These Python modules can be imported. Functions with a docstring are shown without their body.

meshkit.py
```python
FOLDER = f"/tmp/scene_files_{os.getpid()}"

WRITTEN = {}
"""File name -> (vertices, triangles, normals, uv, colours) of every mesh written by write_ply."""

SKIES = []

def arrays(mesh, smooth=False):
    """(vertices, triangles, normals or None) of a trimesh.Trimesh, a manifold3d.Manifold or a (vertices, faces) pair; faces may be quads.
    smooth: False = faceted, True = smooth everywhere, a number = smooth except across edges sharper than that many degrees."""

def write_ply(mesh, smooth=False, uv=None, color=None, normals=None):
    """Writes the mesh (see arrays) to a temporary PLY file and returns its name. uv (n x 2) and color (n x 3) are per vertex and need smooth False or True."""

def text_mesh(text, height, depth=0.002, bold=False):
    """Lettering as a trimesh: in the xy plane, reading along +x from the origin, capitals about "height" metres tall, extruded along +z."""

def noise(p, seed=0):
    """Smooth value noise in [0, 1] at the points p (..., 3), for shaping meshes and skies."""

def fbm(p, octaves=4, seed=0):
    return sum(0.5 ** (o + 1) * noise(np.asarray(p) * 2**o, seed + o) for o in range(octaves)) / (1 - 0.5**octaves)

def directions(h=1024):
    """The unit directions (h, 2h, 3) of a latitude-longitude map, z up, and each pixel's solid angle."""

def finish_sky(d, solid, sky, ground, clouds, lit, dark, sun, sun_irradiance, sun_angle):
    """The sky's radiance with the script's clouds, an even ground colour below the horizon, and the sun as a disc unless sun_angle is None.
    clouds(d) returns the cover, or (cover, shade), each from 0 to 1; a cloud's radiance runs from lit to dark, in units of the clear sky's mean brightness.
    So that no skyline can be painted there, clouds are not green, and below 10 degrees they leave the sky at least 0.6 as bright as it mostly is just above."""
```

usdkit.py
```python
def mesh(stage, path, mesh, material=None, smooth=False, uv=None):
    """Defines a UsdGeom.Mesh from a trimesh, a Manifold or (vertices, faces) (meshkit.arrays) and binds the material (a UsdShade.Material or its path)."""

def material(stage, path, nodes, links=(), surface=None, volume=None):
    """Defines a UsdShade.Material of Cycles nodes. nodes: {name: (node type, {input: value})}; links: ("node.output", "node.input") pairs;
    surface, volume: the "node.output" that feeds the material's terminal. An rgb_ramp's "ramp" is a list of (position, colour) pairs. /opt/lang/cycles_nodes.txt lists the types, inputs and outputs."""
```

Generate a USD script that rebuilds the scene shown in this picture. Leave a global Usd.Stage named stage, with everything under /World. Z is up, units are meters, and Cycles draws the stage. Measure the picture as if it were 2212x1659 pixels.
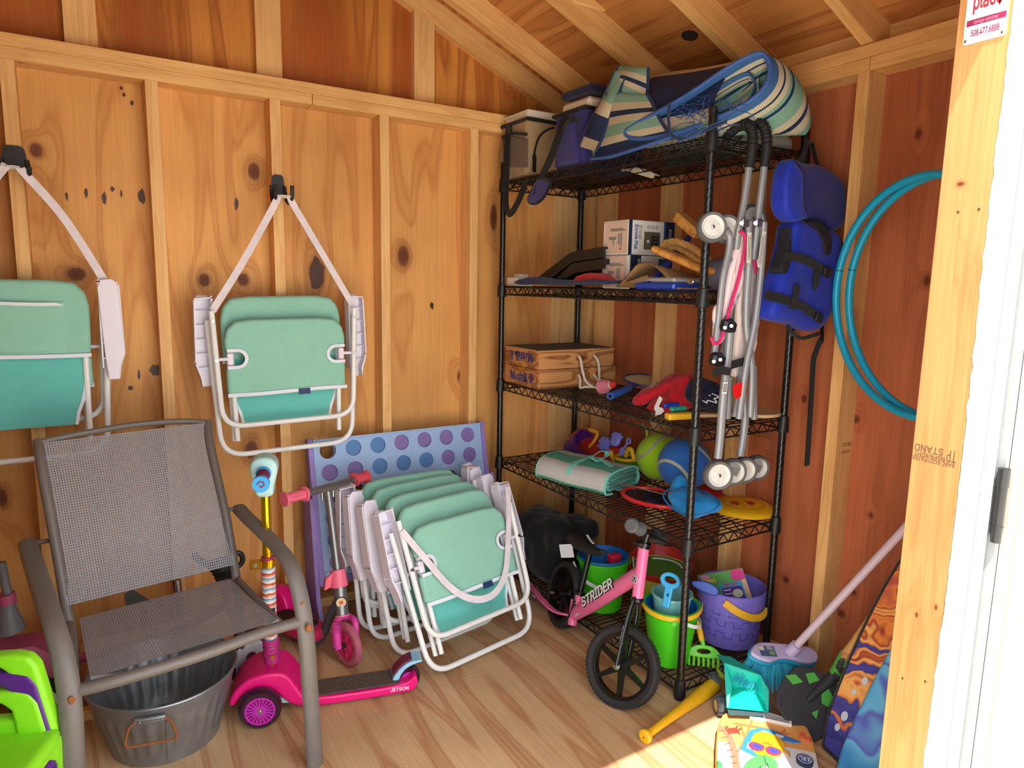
import math, random
import numpy as np, trimesh
from shapely.geometry import Polygon, Point, LineString, box as sbox
from shapely import affinity
from shapely.ops import unary_union
import usdkit, meshkit
from pxr import Usd, UsdGeom, UsdLux, UsdShade, Gf, Sdf, Vt

EXPOSURE, SKY, SUN, SKYCOL = 0.38, 1.0, 2.2, (0.90, 0.95, 1.0)
stage = Usd.Stage.CreateInMemory()
UsdGeom.SetStageUpAxis(stage, 'Z'); UsdGeom.SetStageMetersPerUnit(stage, 1.0)
UsdGeom.Xform.Define(stage, '/World'); UsdGeom.Scope.Define(stage, '/World/Looks')
random.seed(7); RNG = np.random.default_rng(7)

# ---------------------------------------------------------------- camera, sky, sun, exposure
IW, IH, FPX = 2212.0, 1659.0, 1478.15
YAW, PITCH, ROLL = 0.5549, 0.1478, 0.0179
CAM = np.array([-2.3775, -2.8834, 1.3418])
FW = np.array([math.sin(YAW)*math.cos(PITCH), math.cos(YAW)*math.cos(PITCH), -math.sin(PITCH)])
_r = np.array([math.cos(YAW), -math.sin(YAW), 0.0]); _u = np.cross(_r, FW)
RT = math.cos(ROLL)*_r + math.sin(ROLL)*_u; UP = -math.sin(ROLL)*_r + math.cos(ROLL)*_u
cam = UsdGeom.Camera.Define(stage, '/World/camera')
m = np.eye(4); m[0, :3] = RT; m[1, :3] = UP; m[2, :3] = -FW; m[3, :3] = CAM
cam.AddTransformOp().Set(Gf.Matrix4d(*m.ravel().tolist()))
cam.CreateHorizontalApertureAttr(36.0); cam.CreateVerticalApertureAttr(36.0*IH/IW)
cam.CreateFocalLengthAttr(36.0*FPX/IW); cam.CreateClippingRangeAttr(Gf.Vec2f(0.02, 200))
cam.CreateExposureAttr(EXPOSURE)
sky = UsdLux.DomeLight.Define(stage, '/World/sky_light'); sky.CreateIntensityAttr(SKY); sky.CreateColorAttr(Gf.Vec3f(*SKYCOL))
sun = UsdLux.DistantLight.Define(stage, '/World/sun_light'); sun.CreateIntensityAttr(SUN); sun.CreateAngleAttr(0.53); sun.CreateNormalizeAttr(True)
sun.CreateColorAttr(Gf.Vec3f(1.0, 0.93, 0.82))
_z = -np.array([0.62, 1.0, -2.58]); _z /= np.linalg.norm(_z)
_x = np.cross([0, 0, 1.0], _z); _x /= np.linalg.norm(_x); _y = np.cross(_z, _x)
m = np.eye(4); m[0, :3] = _x; m[1, :3] = _y; m[2, :3] = _z
sun.AddTransformOp().Set(Gf.Matrix4d(*m.ravel().tolist()))

# ---------------------------------------------------------------- small tools
V = lambda *a: np.array(a, float)
def unit(v): v = np.asarray(v, float); return v/np.linalg.norm(v)
def ray(x, y): return FW + RT*(x-IW/2)/FPX - UP*(y-IH/2)/FPX
def at(x, y, axis, val):
    "the point of the plane axis = val that the photograph shows at pixel x, y"
    k = 'xyz'.index(axis); d = ray(x, y); return CAM + d*(val-CAM[k])/d[k]
def atp(x, y, p, n):
    d = ray(x, y); return CAM + d*(np.dot(np.asarray(p)-CAM, n)/np.dot(d, n))
def atd(x, y, d): return CAM + ray(x, y)*d
def dep(p): return float(np.dot(np.asarray(p)-CAM, FW))
def lin(r, g, b): return tuple(((c/255)/12.92 if c/255 < .04045 else ((c/255+.055)/1.055)**2.4) for c in (r, g, b))

def cat(ms): return trimesh.util.concatenate([x for x in ms if x is not None])
def hull(pts): return trimesh.Trimesh(np.asarray(pts, float)).convex_hull if False else trimesh.convex.convex_hull(np.asarray(pts, float))
def box(lo, hi, ch=0.0):
    lo, hi = np.minimum(lo, hi).astype(float), np.maximum(lo, hi).astype(float)
    ch = min(ch, *((hi-lo)/2.01))
    if ch <= 0:
        b = trimesh.creation.box(hi-lo); b.apply_translation((lo+hi)/2); return b
    p = []
    for sx in (0, 1):
        for sy in (0, 1):
            for sz in (0, 1):
                c = np.where([sx, sy, sz], hi, lo); s = np.where([sx, sy, sz], -1, 1)*ch
                for k in range(3):
                    q = c + s; q[k] = c[k]; p.append(q)
    return hull(p)
def frame(o, x, y):
    x = unit(x); z = unit(np.cross(x, y)); y = np.cross(z, x)
    m = np.eye(4); m[:3, 0] = x; m[:3, 1] = y; m[:3, 2] = z; m[:3, 3] = o; return m
def tf(mesh, m): mesh = mesh.copy(); mesh.apply_transform(m); return mesh
def moved(mesh, v): mesh = mesh.copy(); mesh.apply_translation(v); return mesh
def rot(axis, deg, pt=(0, 0, 0)): return trimesh.transformations.rotation_matrix(math.radians(deg), axis, pt)
def trans(v): return trimesh.transformations.translation_matrix(v)
def obox(o, x, y, size, ch=0.0):
    "box of the given size centred on o with its own axes"
    s = np.asarray(size, float)/2; return tf(box(-s, s, ch), frame(o, x, y))
def bez(pts, n=8, closed=False):
    "Catmull-Rom curve through the points"
    P = [np.asarray(p, float) for p in pts]; N = len(P); out = []
    rng = range(N) if closed else range(N-1)
    for i in rng:
        if closed: a, b, c, d = P[i-1], P[i], P[(i+1) % N], P[(i+2) % N]
        else: a, b, c, d = P[max(i-1, 0)], P[i], P[i+1], P[min(i+2, N-1)]
        for k in range(n):
            t = k/n
            out.append(.5*((2*b)+(c-a)*t+(2*a-5*b+4*c-d)*t*t+(3*b-a-3*c+d)*t**3))
    if not closed: out.append(P[-1])
    return np.array(out)
def fillet(pts, r, n=5, closed=False):
    "polyline with rounded corners"
    P = [np.asarray(p, float) for p in pts]; N = len(P); out = []
    for i in range(N):
        if not closed and i in (0, N-1): out.append(P[i]); continue
        a, b, c = P[i-1], P[i], P[(i+1) % N]
        u, v = unit(a-b), unit(c-b)
        L = min(r, np.linalg.norm(a-b)*.48, np.linalg.norm(c-b)*.48)
        s, e = b+u*L, b+v*L
        for k in range(n+1):
            t = k/n; out.append((1-t)**2*s+2*t*(1-t)*b+t*t*e)
    return np.array(out)
def sweep(pts, sec, up=None, closed=False, scale=None, cap=True):
    "sweeps the 2-D section along the points; up fixes the section's second axis, otherwise parallel transport"
    P = np.asarray(pts, float); n = len(P); sec = np.asarray(sec, float); k = len(sec)
    T = np.roll(P, -1, 0)-np.roll(P, 1, 0)
    if not closed: T[0] = P[1]-P[0]; T[-1] = P[-1]-P[-2]
    T /= np.maximum(np.linalg.norm(T, axis=1, keepdims=True), 1e-12)
    rows = []
    if up is None:
        a = np.array([0, 0, 1.0]) if abs(T[0][2]) < .9 else np.array([1.0, 0, 0])
        y = unit(np.cross(T[0], np.cross(a, T[0])))
    for i in range(n):
        if up is not None:
            a = np.asarray(up[i] if np.ndim(up) == 2 else up, float); y = a-T[i]*np.dot(a, T[i]); y = unit(y)
        else:
            y = y-T[i]*np.dot(y, T[i]); y = unit(y)
        x = np.cross(y, T[i]); s = 1 if scale is None else scale[i]
        rows.append(P[i]+s*(sec[:, :1]*x+sec[:, 1:]*y))
    v = np.vstack(rows); f = []
    for i in range(n if closed else n-1):
        a, b = i*k, ((i+1) % n)*k
        for j in range(k):
            j2 = (j+1) % k
            f += [[a+j, a+j2, b+j2], [a+j, b+j2, b+j]]
    if not closed and cap:
        for i, fl in ((0, 1), (n-1, 0)):
            v = np.vstack([v, P[i] if np.allclose(sec.mean(0), 0, atol=1e-6) else v[i*k:(i+1)*k].mean(0)]); c = len(v)-1
            for j in range(k):
                t = [i*k+j, i*k+(j+1) % k, c]; f.append(t[::-1] if fl else t)
    m = trimesh.Trimesh(v, f, process=False)
    if m.volume < 0: m.invert()
    return m
def circ(r, n=10, ry=None): return [(r*math.cos(2*math.pi*i/n), (ry or r)*math.sin(2*math.pi*i/n)) for i in range(n)]
def tube(pts, r, n=10, closed=False, scale=None): return sweep(pts, circ(r, n), closed=closed, scale=scale)
def cyl(a, b, r, r2=None, n=20):
    return sweep([a, b], circ(1.0, n), scale=[r, r if r2 is None else r2])
def strap(pts, w, t, up, closed=False):
    return sweep(pts, [(-w/2, -t/2), (w/2, -t/2), (w/2, t/2), (-w/2, t/2)], up=up, closed=closed)
def lathe(prof, n=32, m=None, sx=1.0, sy=1.0):
    "revolves (r, z) points round z; ends at r = 0 close it; repeat the first point to close a ring"
    P = np.asarray(prof, float); k = len(P); a = np.arange(n)*2*math.pi/n
    v = np.array([[r*math.cos(t)*sx, r*math.sin(t)*sy, z] for t in a for r, z in P]); f = []
    for i in range(n):
        A, B = i*k, ((i+1) % n)*k
        for j in range(k-1):
            if P[j][0] > 1e-9: f.append([A+j, B+j, B+j+1])
            if P[j+1][0] > 1e-9: f.append([A+j, B+j+1, A+j+1])
    t = trimesh.Trimesh(v, f, process=False); t.merge_vertices()
    if t.volume < 0: t.invert()
    if m is not None: t.apply_transform(m)
    return t
def axis_frame(o, z):
    z = unit(z); a = np.array([0, 0, 1.0]) if abs(z[2]) < .9 else np.array([1.0, 0, 0]); x = unit(np.cross(a, z))
    return frame(o, x, np.cross(z, x))
def prism(poly, d, m=None, centre=False):
    "a shapely polygon (or list of points) extruded by d along +z of the frame m"
    if not hasattr(poly, 'geom_type'): poly = Polygon(poly)
    poly = poly.buffer(0)
    gs = [trimesh.creation.extrude_polygon(g, d, engine='earcut') for g in getattr(poly, 'geoms', [poly]) if g.area > 1e-12]
    t = cat(gs)
    if centre: t.apply_translation([0, 0, -d/2])
    if m is not None: t.apply_transform(m)
    return t
def puff(poly, t, r, m, n=4):
    "a plate of thickness t with rounded edges of radius r, centred on the plane of the frame m"
    if not hasattr(poly, 'geom_type'): poly = Polygon(poly)
    r = min(r, t/2)
    poly = poly.buffer(0)
    while r > 1e-4 and poly.buffer(-r*1.5).area < .25*poly.area: r *= .75
    soft = poly.buffer(-r*.8, join_style=1, quad_segs=4).buffer(r*1.6, join_style=1, quad_segs=4).buffer(-r*.8, join_style=1, quad_segs=4)
    if soft.is_empty: soft = poly
    out = []
    for g in getattr(soft, 'geoms', [soft]):
        rings = []
        for k, ring in enumerate([g.exterior]+list(g.interiors)):
            L = ring.length; N = int(min(max(16, L/max(r*.7, L/140)), 140))
            q = np.array([ring.interpolate(i/N, normalized=True).coords[0] for i in range(N)])
            ar = .5*np.sum(q[:, 0]*np.roll(q[:, 1], -1)-np.roll(q[:, 0], -1)*q[:, 1])
            if (ar < 0) == (k == 0): q = q[::-1]
            e = np.roll(q, -1, 0)-np.roll(q, 1, 0); e /= np.maximum(np.linalg.norm(e, axis=1, keepdims=True), 1e-12)
            rings.append((q, np.stack([-e[:, 1], e[:, 0]], 1)))
        vs, fs = [], []; o = 0; tops, bots = [], []
        lv = [(r*(1-math.sin(a)), t/2-r+r*math.cos(a)) for a in np.linspace(0, math.pi/2, n)]
        lv = lv+[(i, -z) for i, z in lv[::-1]]
        for q, nn in rings:
            N = len(q)
            for i, z in lv: vs.append(np.column_stack([q+nn*i, np.full(N, z)]))
            for l in range(len(lv)-1):
                for j in range(N):
                    a, b2 = o+l*N+j, o+l*N+(j+1) % N
                    fs += [[a, a+N, b2+N], [a, b2+N, b2]]
            tops.append(o+np.arange(N)); bots.append(o+(len(lv)-1)*N+np.arange(N)); o += N*len(lv)
        v = np.vstack(vs)
        for idx, up in ((tops, 1), (bots, -1)):
            pl = Polygon(v[idx[0], :2], [v[k, :2] for k in idx[1:]])
            tv, tfc = trimesh.creation.triangulate_polygon(pl, engine='earcut')
            allp = np.concatenate(idx); d = ((tv[:, None, :]-v[allp][None, :, :2])**2).sum(2).argmin(1); f = allp[d][tfc]
            nz = np.cross(v[f[:, 1]]-v[f[:, 0]], v[f[:, 2]]-v[f[:, 0]])[:, 2]
            f[nz*up < 0] = f[nz*up < 0][:, ::-1]; fs += f.tolist()
        out.append(trimesh.Trimesh(v, np.array(fs), process=False))
    k = cat(out); k.apply_transform(m); return k
def PY(pts, y): return [tuple(at(a, b, 'y', y)[[0, 2]]) for a, b in pts]
def FY(y): return frame(V(0, y, 0), (1, 0, 0), (0, 0, 1))
def PX(pts, x): return [(-q[1], q[2]) for q in (at(a, b, 'x', x) for a, b in pts)]
def FX(x): return frame(V(x, 0, 0), (0, -1, 0), (0, 0, 1))
def PZ(pts, z): return [tuple(at(a, b, 'z', z)[:2]) for a, b in pts]
def FZ(z): return trans((0, 0, z))
def smoothpoly(pts, n=4): return Polygon(bez([V(*q) for q in pts], n, closed=True)).buffer(0)
def rrect(w, h, r, cx=0, cy=0, q=4): return sbox(cx-w/2+r, cy-h/2+r, cx+w/2-r, cy+h/2-r).buffer(r, quad_segs=q)
def sheet(G, t=0.003, normal=None):
    "a grid of points (rows, cols, 3) made into a sheet of thickness t; returns (mesh, uv)"
    G = np.asarray(G, float); a, b = G.shape[:2]
    du = np.gradient(G, axis=0); dv = np.gradient(G, axis=1); N = np.cross(du, dv)
    N /= np.maximum(np.linalg.norm(N, axis=2, keepdims=True), 1e-9)
    v = np.vstack([(G+N*t/2).reshape(-1, 3), (G-N*t/2).reshape(-1, 3)]); f = []; o = a*b
    for i in range(a-1):
        for j in range(b-1):
            p, q, r, s = i*b+j, (i+1)*b+j, (i+1)*b+j+1, i*b+j+1
            f += [[p, q, r], [p, r, s], [o+p, o+r, o+q], [o+p, o+s, o+r]]
    edge = [i*b for i in range(a)]+[(a-1)*b+j for j in range(1, b)]+[i*b+b-1 for i in range(a-2, -1, -1)]+[j for j in range(b-2, 0, -1)]
    for p, q in zip(edge, edge[1:]+edge[:1]): f += [[p, o+p, o+q], [p, o+q, q]]
    uu, vv = np.meshgrid(np.linspace(0, 1, a), np.linspace(0, 1, b), indexing='ij')
    uv = np.stack([uu.ravel(), vv.ravel()], 1); uv = np.vstack([uv, uv])
    return trimesh.Trimesh(v, f, process=False), uv
def jitter(mesh, amp, freq, seed=0):
    "pushes vertices along their normals by smooth noise"
    mesh = mesh.copy(); n = mesh.vertex_normals
    k = meshkit.fbm(mesh.vertices*freq+seed*3.7, 3, seed)-.5
    mesh.vertices = mesh.vertices+n*(k*2*amp)[:, None]; return mesh
def text(s, h, m, depth=.0006, bold=False, width=None):
    t = meshkit.text_mesh(s, h, depth, bold)
    if width:
        b = t.bounds; t.apply_translation([-b[0][0], 0, 0]); t.apply_scale([width/(b[1][0]-b[0][0]), 1, 1])
    t.apply_transform(m); return t
def blob(o, r, x=(1, 0, 0), y=(0, 1, 0), sub=3, p=2.0, amp=0, freq=10, seed=0):
    "a superellipsoid cushion: r = three radii, p > 2 squarer"
    s = trimesh.creation.icosphere(sub); v = s.vertices
    k = (np.abs(v)**p).sum(1)**(-1/p); s.vertices = v*k[:, None]*np.asarray(r)
    s.apply_transform(frame(o, x, y))
    return jitter(s, amp, freq, seed) if amp else s

# ---------------------------------------------------------------- things and their parts
_taken = {}
def fresh(parent, name):
    k = (parent, name); n = _taken.get(k, 0); _taken[k] = n+1
    return f'{parent}/{name}' + (f'_{n:03d}' if n else '')
def say(prim, label=None, category=None, group=None, kind=None):
    for k, v in (('label', label), ('category', category), ('group', group), ('kind', kind)):
        if v: prim.SetCustomDataByKey(k, v)
class Thing:
    def __init__(s, name, label=None, category=None, o=(0, 0, 0), group=None, kind=None):
        s.o = np.asarray(o, float); s.name = name; s.category = category; s.group = group
        s.path = fresh('/World', name); x = UsdGeom.Xform.Define(stage, s.path); s.prim = x.GetPrim()
        s.op = x.AddTransformOp(); s.op.Set(Gf.Matrix4d(*trans(s.o).T.ravel().tolist()))
        say(s.prim, label, category, group, kind)
    def add(s, name, mesh, mat, parent=None, smooth=35, label=None, uv=None, kind=None):
        "a part whose mesh is given in world coordinates"
        path = fresh(parent or s.path, name)
        p = usdkit.mesh(stage, path, moved(mesh, -s.o), mat, smooth=smooth, uv=uv).GetPrim(); say(p, label, kind=kind); return path
    def dup(s, M, label, group=None):
        "a copy of the thing: M carries the original's world points to the copy's"
        path = fresh('/World', s.name); x = UsdGeom.Xform.Define(stage, path)
        x.AddTransformOp().Set(Gf.Matrix4d(*(np.asarray(M) @ trans(s.o)).T.ravel().tolist()))
        p = x.GetPrim(); p.GetReferences().AddInternalReference(s.path); p.SetInstanceable(True)
        # the reference brings the source's transform op: the copy's own value overrides it
        say(p, label, s.category, group or s.group); return p
def single(name, label, category, mesh, mat, group=None, kind=None, smooth=35, uv=None):
    path = fresh('/World', name); c = mesh.bounds.mean(0); c[2] = mesh.bounds[0][2]
    g = usdkit.mesh(stage, path, moved(mesh, -c), mat, smooth=smooth, uv=uv); UsdGeom.Xformable(g).AddTranslateOp().Set(Gf.Vec3d(*c.tolist()))
    say(g.GetPrim(), label, category, group, kind); return path

# ---------------------------------------------------------------- materials
_mats = {}
def matname(n): return '/World/Looks/'+n
def plain(name, rgb, rough=.5, metal=0.0, spec=.5, var=0.0, vscale=30, bump=0.0, bscale=300, coat=0.0, trans_w=0.0, sheen=0.0):
    "one colour (sRGB 0-255), optionally mottled by noise and with a fine relief"
    if name in _mats: return _mats[name]
    c = np.array(lin(*rgb))
    N = {'p': ('principled_bsdf', {'base_color': c, 'roughness': rough, 'metallic': metal, 'specular_ior_level': spec, 'coat_weight': coat, 'transmission_weight': trans_w, 'sheen_weight': sheen})}
    L = []
    if var or bump: N['g'] = ('texture_coordinate', {})
    if var:
        N['n'] = ('noise_texture', {'scale': vscale, 'detail': 5.0, 'roughness': .6})
        N['r'] = ('rgb_ramp', {'ramp': [(.25, c*(1-var)), (.75, np.minimum(c*(1+var), 1))]})
        L += [('g.object', 'n.vector'), ('n.fac', 'r.fac'), ('r.color', 'p.base_color')]
    if bump:
        N['bn'] = ('noise_texture', {'scale': bscale, 'detail': 3.0}); N['b'] = ('bump', {'strength': bump, 'distance': .002})
        L += [('g.object', 'bn.vector'), ('bn.fac', 'b.height'), ('b.normal', 'p.normal')]
    _mats[name] = usdkit.material(stage, matname(name), N, L, surface='p.BSDF'); return _mats[name]
def fabric(name, rgb, weave=900, rough=.85, var=.12, bump=.25, vscale=18):
    return plain(name, rgb, rough=rough, spec=.2, var=var, vscale=vscale, bump=bump, bscale=weave, sheen=.15)
def wood(name, light, dark, width_axis='x', grain_axis='z', freq=1.0, bands=9.0, knots=(), rough=.62, fine=.5, rnd=0.0, contrast=1.0, tilt=0.0, patch=None):
    """rotary-cut plywood or sawn lumber. knots: (u, v, ru, rv) along the width and grain axes in world metres.
    rnd shifts the pattern from piece to piece. patch: a second light colour that takes over in broad boards of colour."""
    if name in _mats: return _mats[name]
    ax = {'x': 0, 'y': 1, 'z': 2}; wi, gi = ax[width_axis], ax[grain_axis]
    ld, dk = np.array(lin(*light)), np.array(lin(*dark))
    sc = np.full(3, 3.6*freq); sc[gi] = .34*freq
    fs = np.full(3, 170.0); fs[gi] = 4.0
    N = {'g0': ('geometry', {}), 'g': ('vector_rotate', {'rotate_type': 'y_axis', 'angle': math.radians(tilt)}), 'm': ('mapping', {'scale': sc}), 'n': ('noise_texture', {'scale': 1.0, 'detail': 2.5, 'roughness': .45}),
         'mul': ('math', {'math_type': 'multiply', 'value2': bands*6.2832}), 'sin': ('math', {'math_type': 'sine'}),
         'fm': ('mapping', {'scale': fs}), 'fn': ('noise_texture', {'scale': 1.0, 'detail': 3.0}),
         'ra': ('rgb_ramp', {'ramp': [(0.0, (0, 0, 0)), (.55, (.12, .12, .12)), (.86, (1, 1, 1)), (1.0, (.55, .55, .55))]}),
         'half': ('math', {'math_type': 'multiply_add', 'value2': .5, 'value3': .5}),
         'mix1': ('mix_color', {'a': ld, 'b': ld*(1-contrast)+dk*contrast}),
         'fr': ('rgb_ramp', {'ramp': [(.3, np.full(3, 1-.35*fine)), (.7, np.full(3, 1.0+.1*fine))]}),
         'mix2': ('mix_color', {'blend_type': 'multiply', 'fac': 1.0, 'use_clamp': False}),
         'bl': ('noise_texture', {'scale': 1.7, 'detail': 3.0}), 'blr': ('rgb_ramp', {'ramp': [(.3, (.80, .74, .66)), (.7, (1.1, 1.1, 1.1))]}),
         'mix3': ('mix_color', {'blend_type': 'multiply', 'fac': 1.0}),
         'b': ('bump', {'strength': .12, 'distance': .001}), 'p': ('principled_bsdf', {'roughness': rough, 'specular_ior_level': .35})}
    L = [('g.position', 'm.vector'), ('g.position', 'fm.vector'), ('fm.vector', 'fn.vector'), ('m.vector', 'n.vector'),
         ('fn.fac', 'fr.fac'), ('mix1.result', 'mix2.a'), ('fr.color', 'mix2.b'), ('g.position', 'bl.vector'), ('bl.fac', 'blr.fac'),
         ('mix2.result', 'mix3.a'), ('blr.color', 'mix3.b'), ('fn.fac', 'b.height'), ('b.normal', 'p.normal')]
    if rnd:
        N['oi'] = ('object_info', {}); N['off'] = ('math', {'math_type': 'multiply', 'value2': 37.0}); N['cx'] = ('combine_xyz', {})
        N['ad'] = ('vector_math', {'math_type': 'add'})
        L = [l for l in L if l != ('m.vector', 'n.vector')] + [('oi.random', 'off.value1')] + [('off.value', 'cx.'+k) for k in 'xyz'] + [('m.vector', 'ad.vector1'), ('cx.vector', 'ad.vector2'), ('ad.vector', 'n.vector')]
    field = 'n.fac'; last = 'mix3.result'
    for i, (ku, kv, ru, rv) in enumerate(knots):
        loc, scl = np.zeros(3), np.zeros(3); scl[wi] = 1/ru; scl[gi] = 1/rv; loc[wi] = -ku/ru; loc[gi] = -kv/rv
        N[f'km{i}'] = ('mapping', {'scale': scl, 'location': loc}); N[f'kl{i}'] = ('vector_math', {'math_type': 'length'})
        N[f'ke{i}'] = ('math', {'math_type': 'multiply_add', 'value2': -.75, 'value3': 0.2}); N[f'kx{i}'] = ('math', {'math_type': 'exponent'})
        N[f'ks{i}'] = ('math', {'math_type': 'multiply_add', 'value2': .24})
        L += [('g.position', f'km{i}.vector'), (f'km{i}.vector', f'kl{i}.vector1'), (f'kl{i}.value', f'ke{i}.value1'), (f'ke{i}.value', f'kx{i}.value1'), (f'kx{i}.value', f'ks{i}.value1'), (field, f'ks{i}.value3')]
        field = f'ks{i}.value'
        N[f'kr{i}'] = ('rgb_ramp', {'ramp': [(0, (1, 1, 1)), (.30, (.9, .9, .9)), (.37, (.45, .45, .45)), (.55, (.12, .12, .12)), (1, (0, 0, 0))]})
        N[f'kd{i}'] = ('math', {'math_type': 'multiply', 'value2': .33}); N[f'kc{i}'] = ('mix_color', {'b': np.array(lin(96, 44, 20))})
        N[f'kw{i}'] = ('math', {'math_type': 'multiply_add', 'value2': .10}); 
        L += [('fn.fac', f'kw{i}.value1'), (f'kl{i}.value', f'kd{i}.value1'), (f'kd{i}.value', f'kw{i}.value3'), (f'kw{i}.value', f'kr{i}.fac'), (f'kr{i}.color', f'kc{i}.fac'), (last, f'kc{i}.a')]
        last = f'kc{i}.result'
    if patch:
        ps = np.full(3, 4.2); ps[gi] = .25
        N['pm'] = ('mapping', {'scale': ps, 'location': (3.1, 1.7, 2.2)}); N['pn'] = ('noise_texture', {'scale': 1.0, 'detail': 1.0}); N['pr'] = ('rgb_ramp', {'ramp': [(.47, (0, 0, 0)), (.53, (1, 1, 1))]})
        N['mix0'] = ('mix_color', {'a': ld, 'b': np.array(lin(*patch))})
        L += [('g.position', 'pm.vector'), ('pm.vector', 'pn.vector'), ('pn.fac', 'pr.fac'), ('pr.color', 'mix0.fac'), ('mix0.result', 'mix1.a')]
    L = [(a.replace('g.position', 'g.vector'), b) for a, b in L]+[('g0.position', 'g.vector')]
    L += [(field, 'mul.value1'), ('mul.value', 'sin.value1'), ('sin.value', 'half.value1'), ('half.value', 'ra.fac'), ('ra.color', 'mix1.fac'), (last, 'p.base_color')]
    _mats[name] = usdkit.material(stage, matname(name), N, L, surface='p.BSDF'); return _mats[name]

# ================================================================ the shed
BY, BYF = -0.131, -0.220          # back wall: sheathing face, stud face
RX, RXF = -0.276, -0.365          # right wall
FYI, FYO = -2.190, -2.279         # front wall studs: inside face, outside face
LX = -3.244; RIDGE = -1.76; PITCH_R = 0.43
ZP = 2.057                        # top of the double plate
lumber = wood('lumber_upright', (236, 190, 128), (214, 158, 94), 'x', 'z', freq=7, bands=3, rnd=1, fine=.35, contrast=.55)
lumber_x = wood('lumber_along_x', (236, 188, 124), (214, 158, 92), 'z', 'x', freq=7, bands=3, rnd=1, fine=.35, contrast=.55)
lumber_y = wood('lumber_along_y', (234, 186, 122), (212, 155, 90), 'z', 'y', freq=7, bands=3, rnd=1, fine=.35, contrast=.55)
def kn(x, y, w, h, plane='y', val=BY):
    p = at(x, y, plane, val); q = at(x+w, y, plane, val); r = at(x, y+h, plane, val); k = 0 if plane == 'y' else 1
    return (p[k], p[2], abs(q[k]-p[k]), abs(r[2]-p[2]))
ply_back = wood('plywood_back', (224, 165, 96), (196, 130, 66), 'x', 'z', freq=1.0, bands=9, fine=.3, contrast=.75,
    knots=[kn(78, 325, 15, 17), kn(549, 370, 14, 21), kn(871, 553, 14, 26), kn(441, 605, 14, 16), kn(525, 604, 13, 15), kn(165, 592, 22, 16), kn(62, 590, 10, 14), kn(543, 972, 16, 22), kn(996, 812, 8, 14), kn(5, 1075, 12, 22), kn(683, 590, 18, 34), kn(1066, 470, 8, 32)])
ply_gable = wood('plywood_gable', (214, 144, 66), (160, 84, 30), 'x', 'z', freq=1.1, bands=10, fine=.4, contrast=.8, patch=(172, 92, 36))
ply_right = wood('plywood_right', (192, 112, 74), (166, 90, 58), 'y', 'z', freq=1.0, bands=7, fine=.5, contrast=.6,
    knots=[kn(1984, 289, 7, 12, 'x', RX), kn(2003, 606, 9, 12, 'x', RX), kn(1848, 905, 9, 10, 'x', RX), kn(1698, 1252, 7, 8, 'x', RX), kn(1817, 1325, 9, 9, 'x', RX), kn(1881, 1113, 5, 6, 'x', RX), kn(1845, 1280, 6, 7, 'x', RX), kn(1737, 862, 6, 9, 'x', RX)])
ply_roof = wood('plywood_roof', (206, 140, 78), (160, 92, 48), 'x', 'y', freq=1.0, bands=10, fine=.5, contrast=.75)
lumber_r = wood('lumber_rafter', (236, 188, 124), (214, 158, 92), 'z', 'x', freq=7, bands=3, rnd=1, fine=.35, contrast=.55, tilt=-23.3)
lumber_l = wood('lumber_rafter_left', (236, 188, 124), (214, 158, 92), 'z', 'x', freq=7, bands=3, rnd=1, fine=.35, contrast=.55, tilt=23.3)
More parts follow.
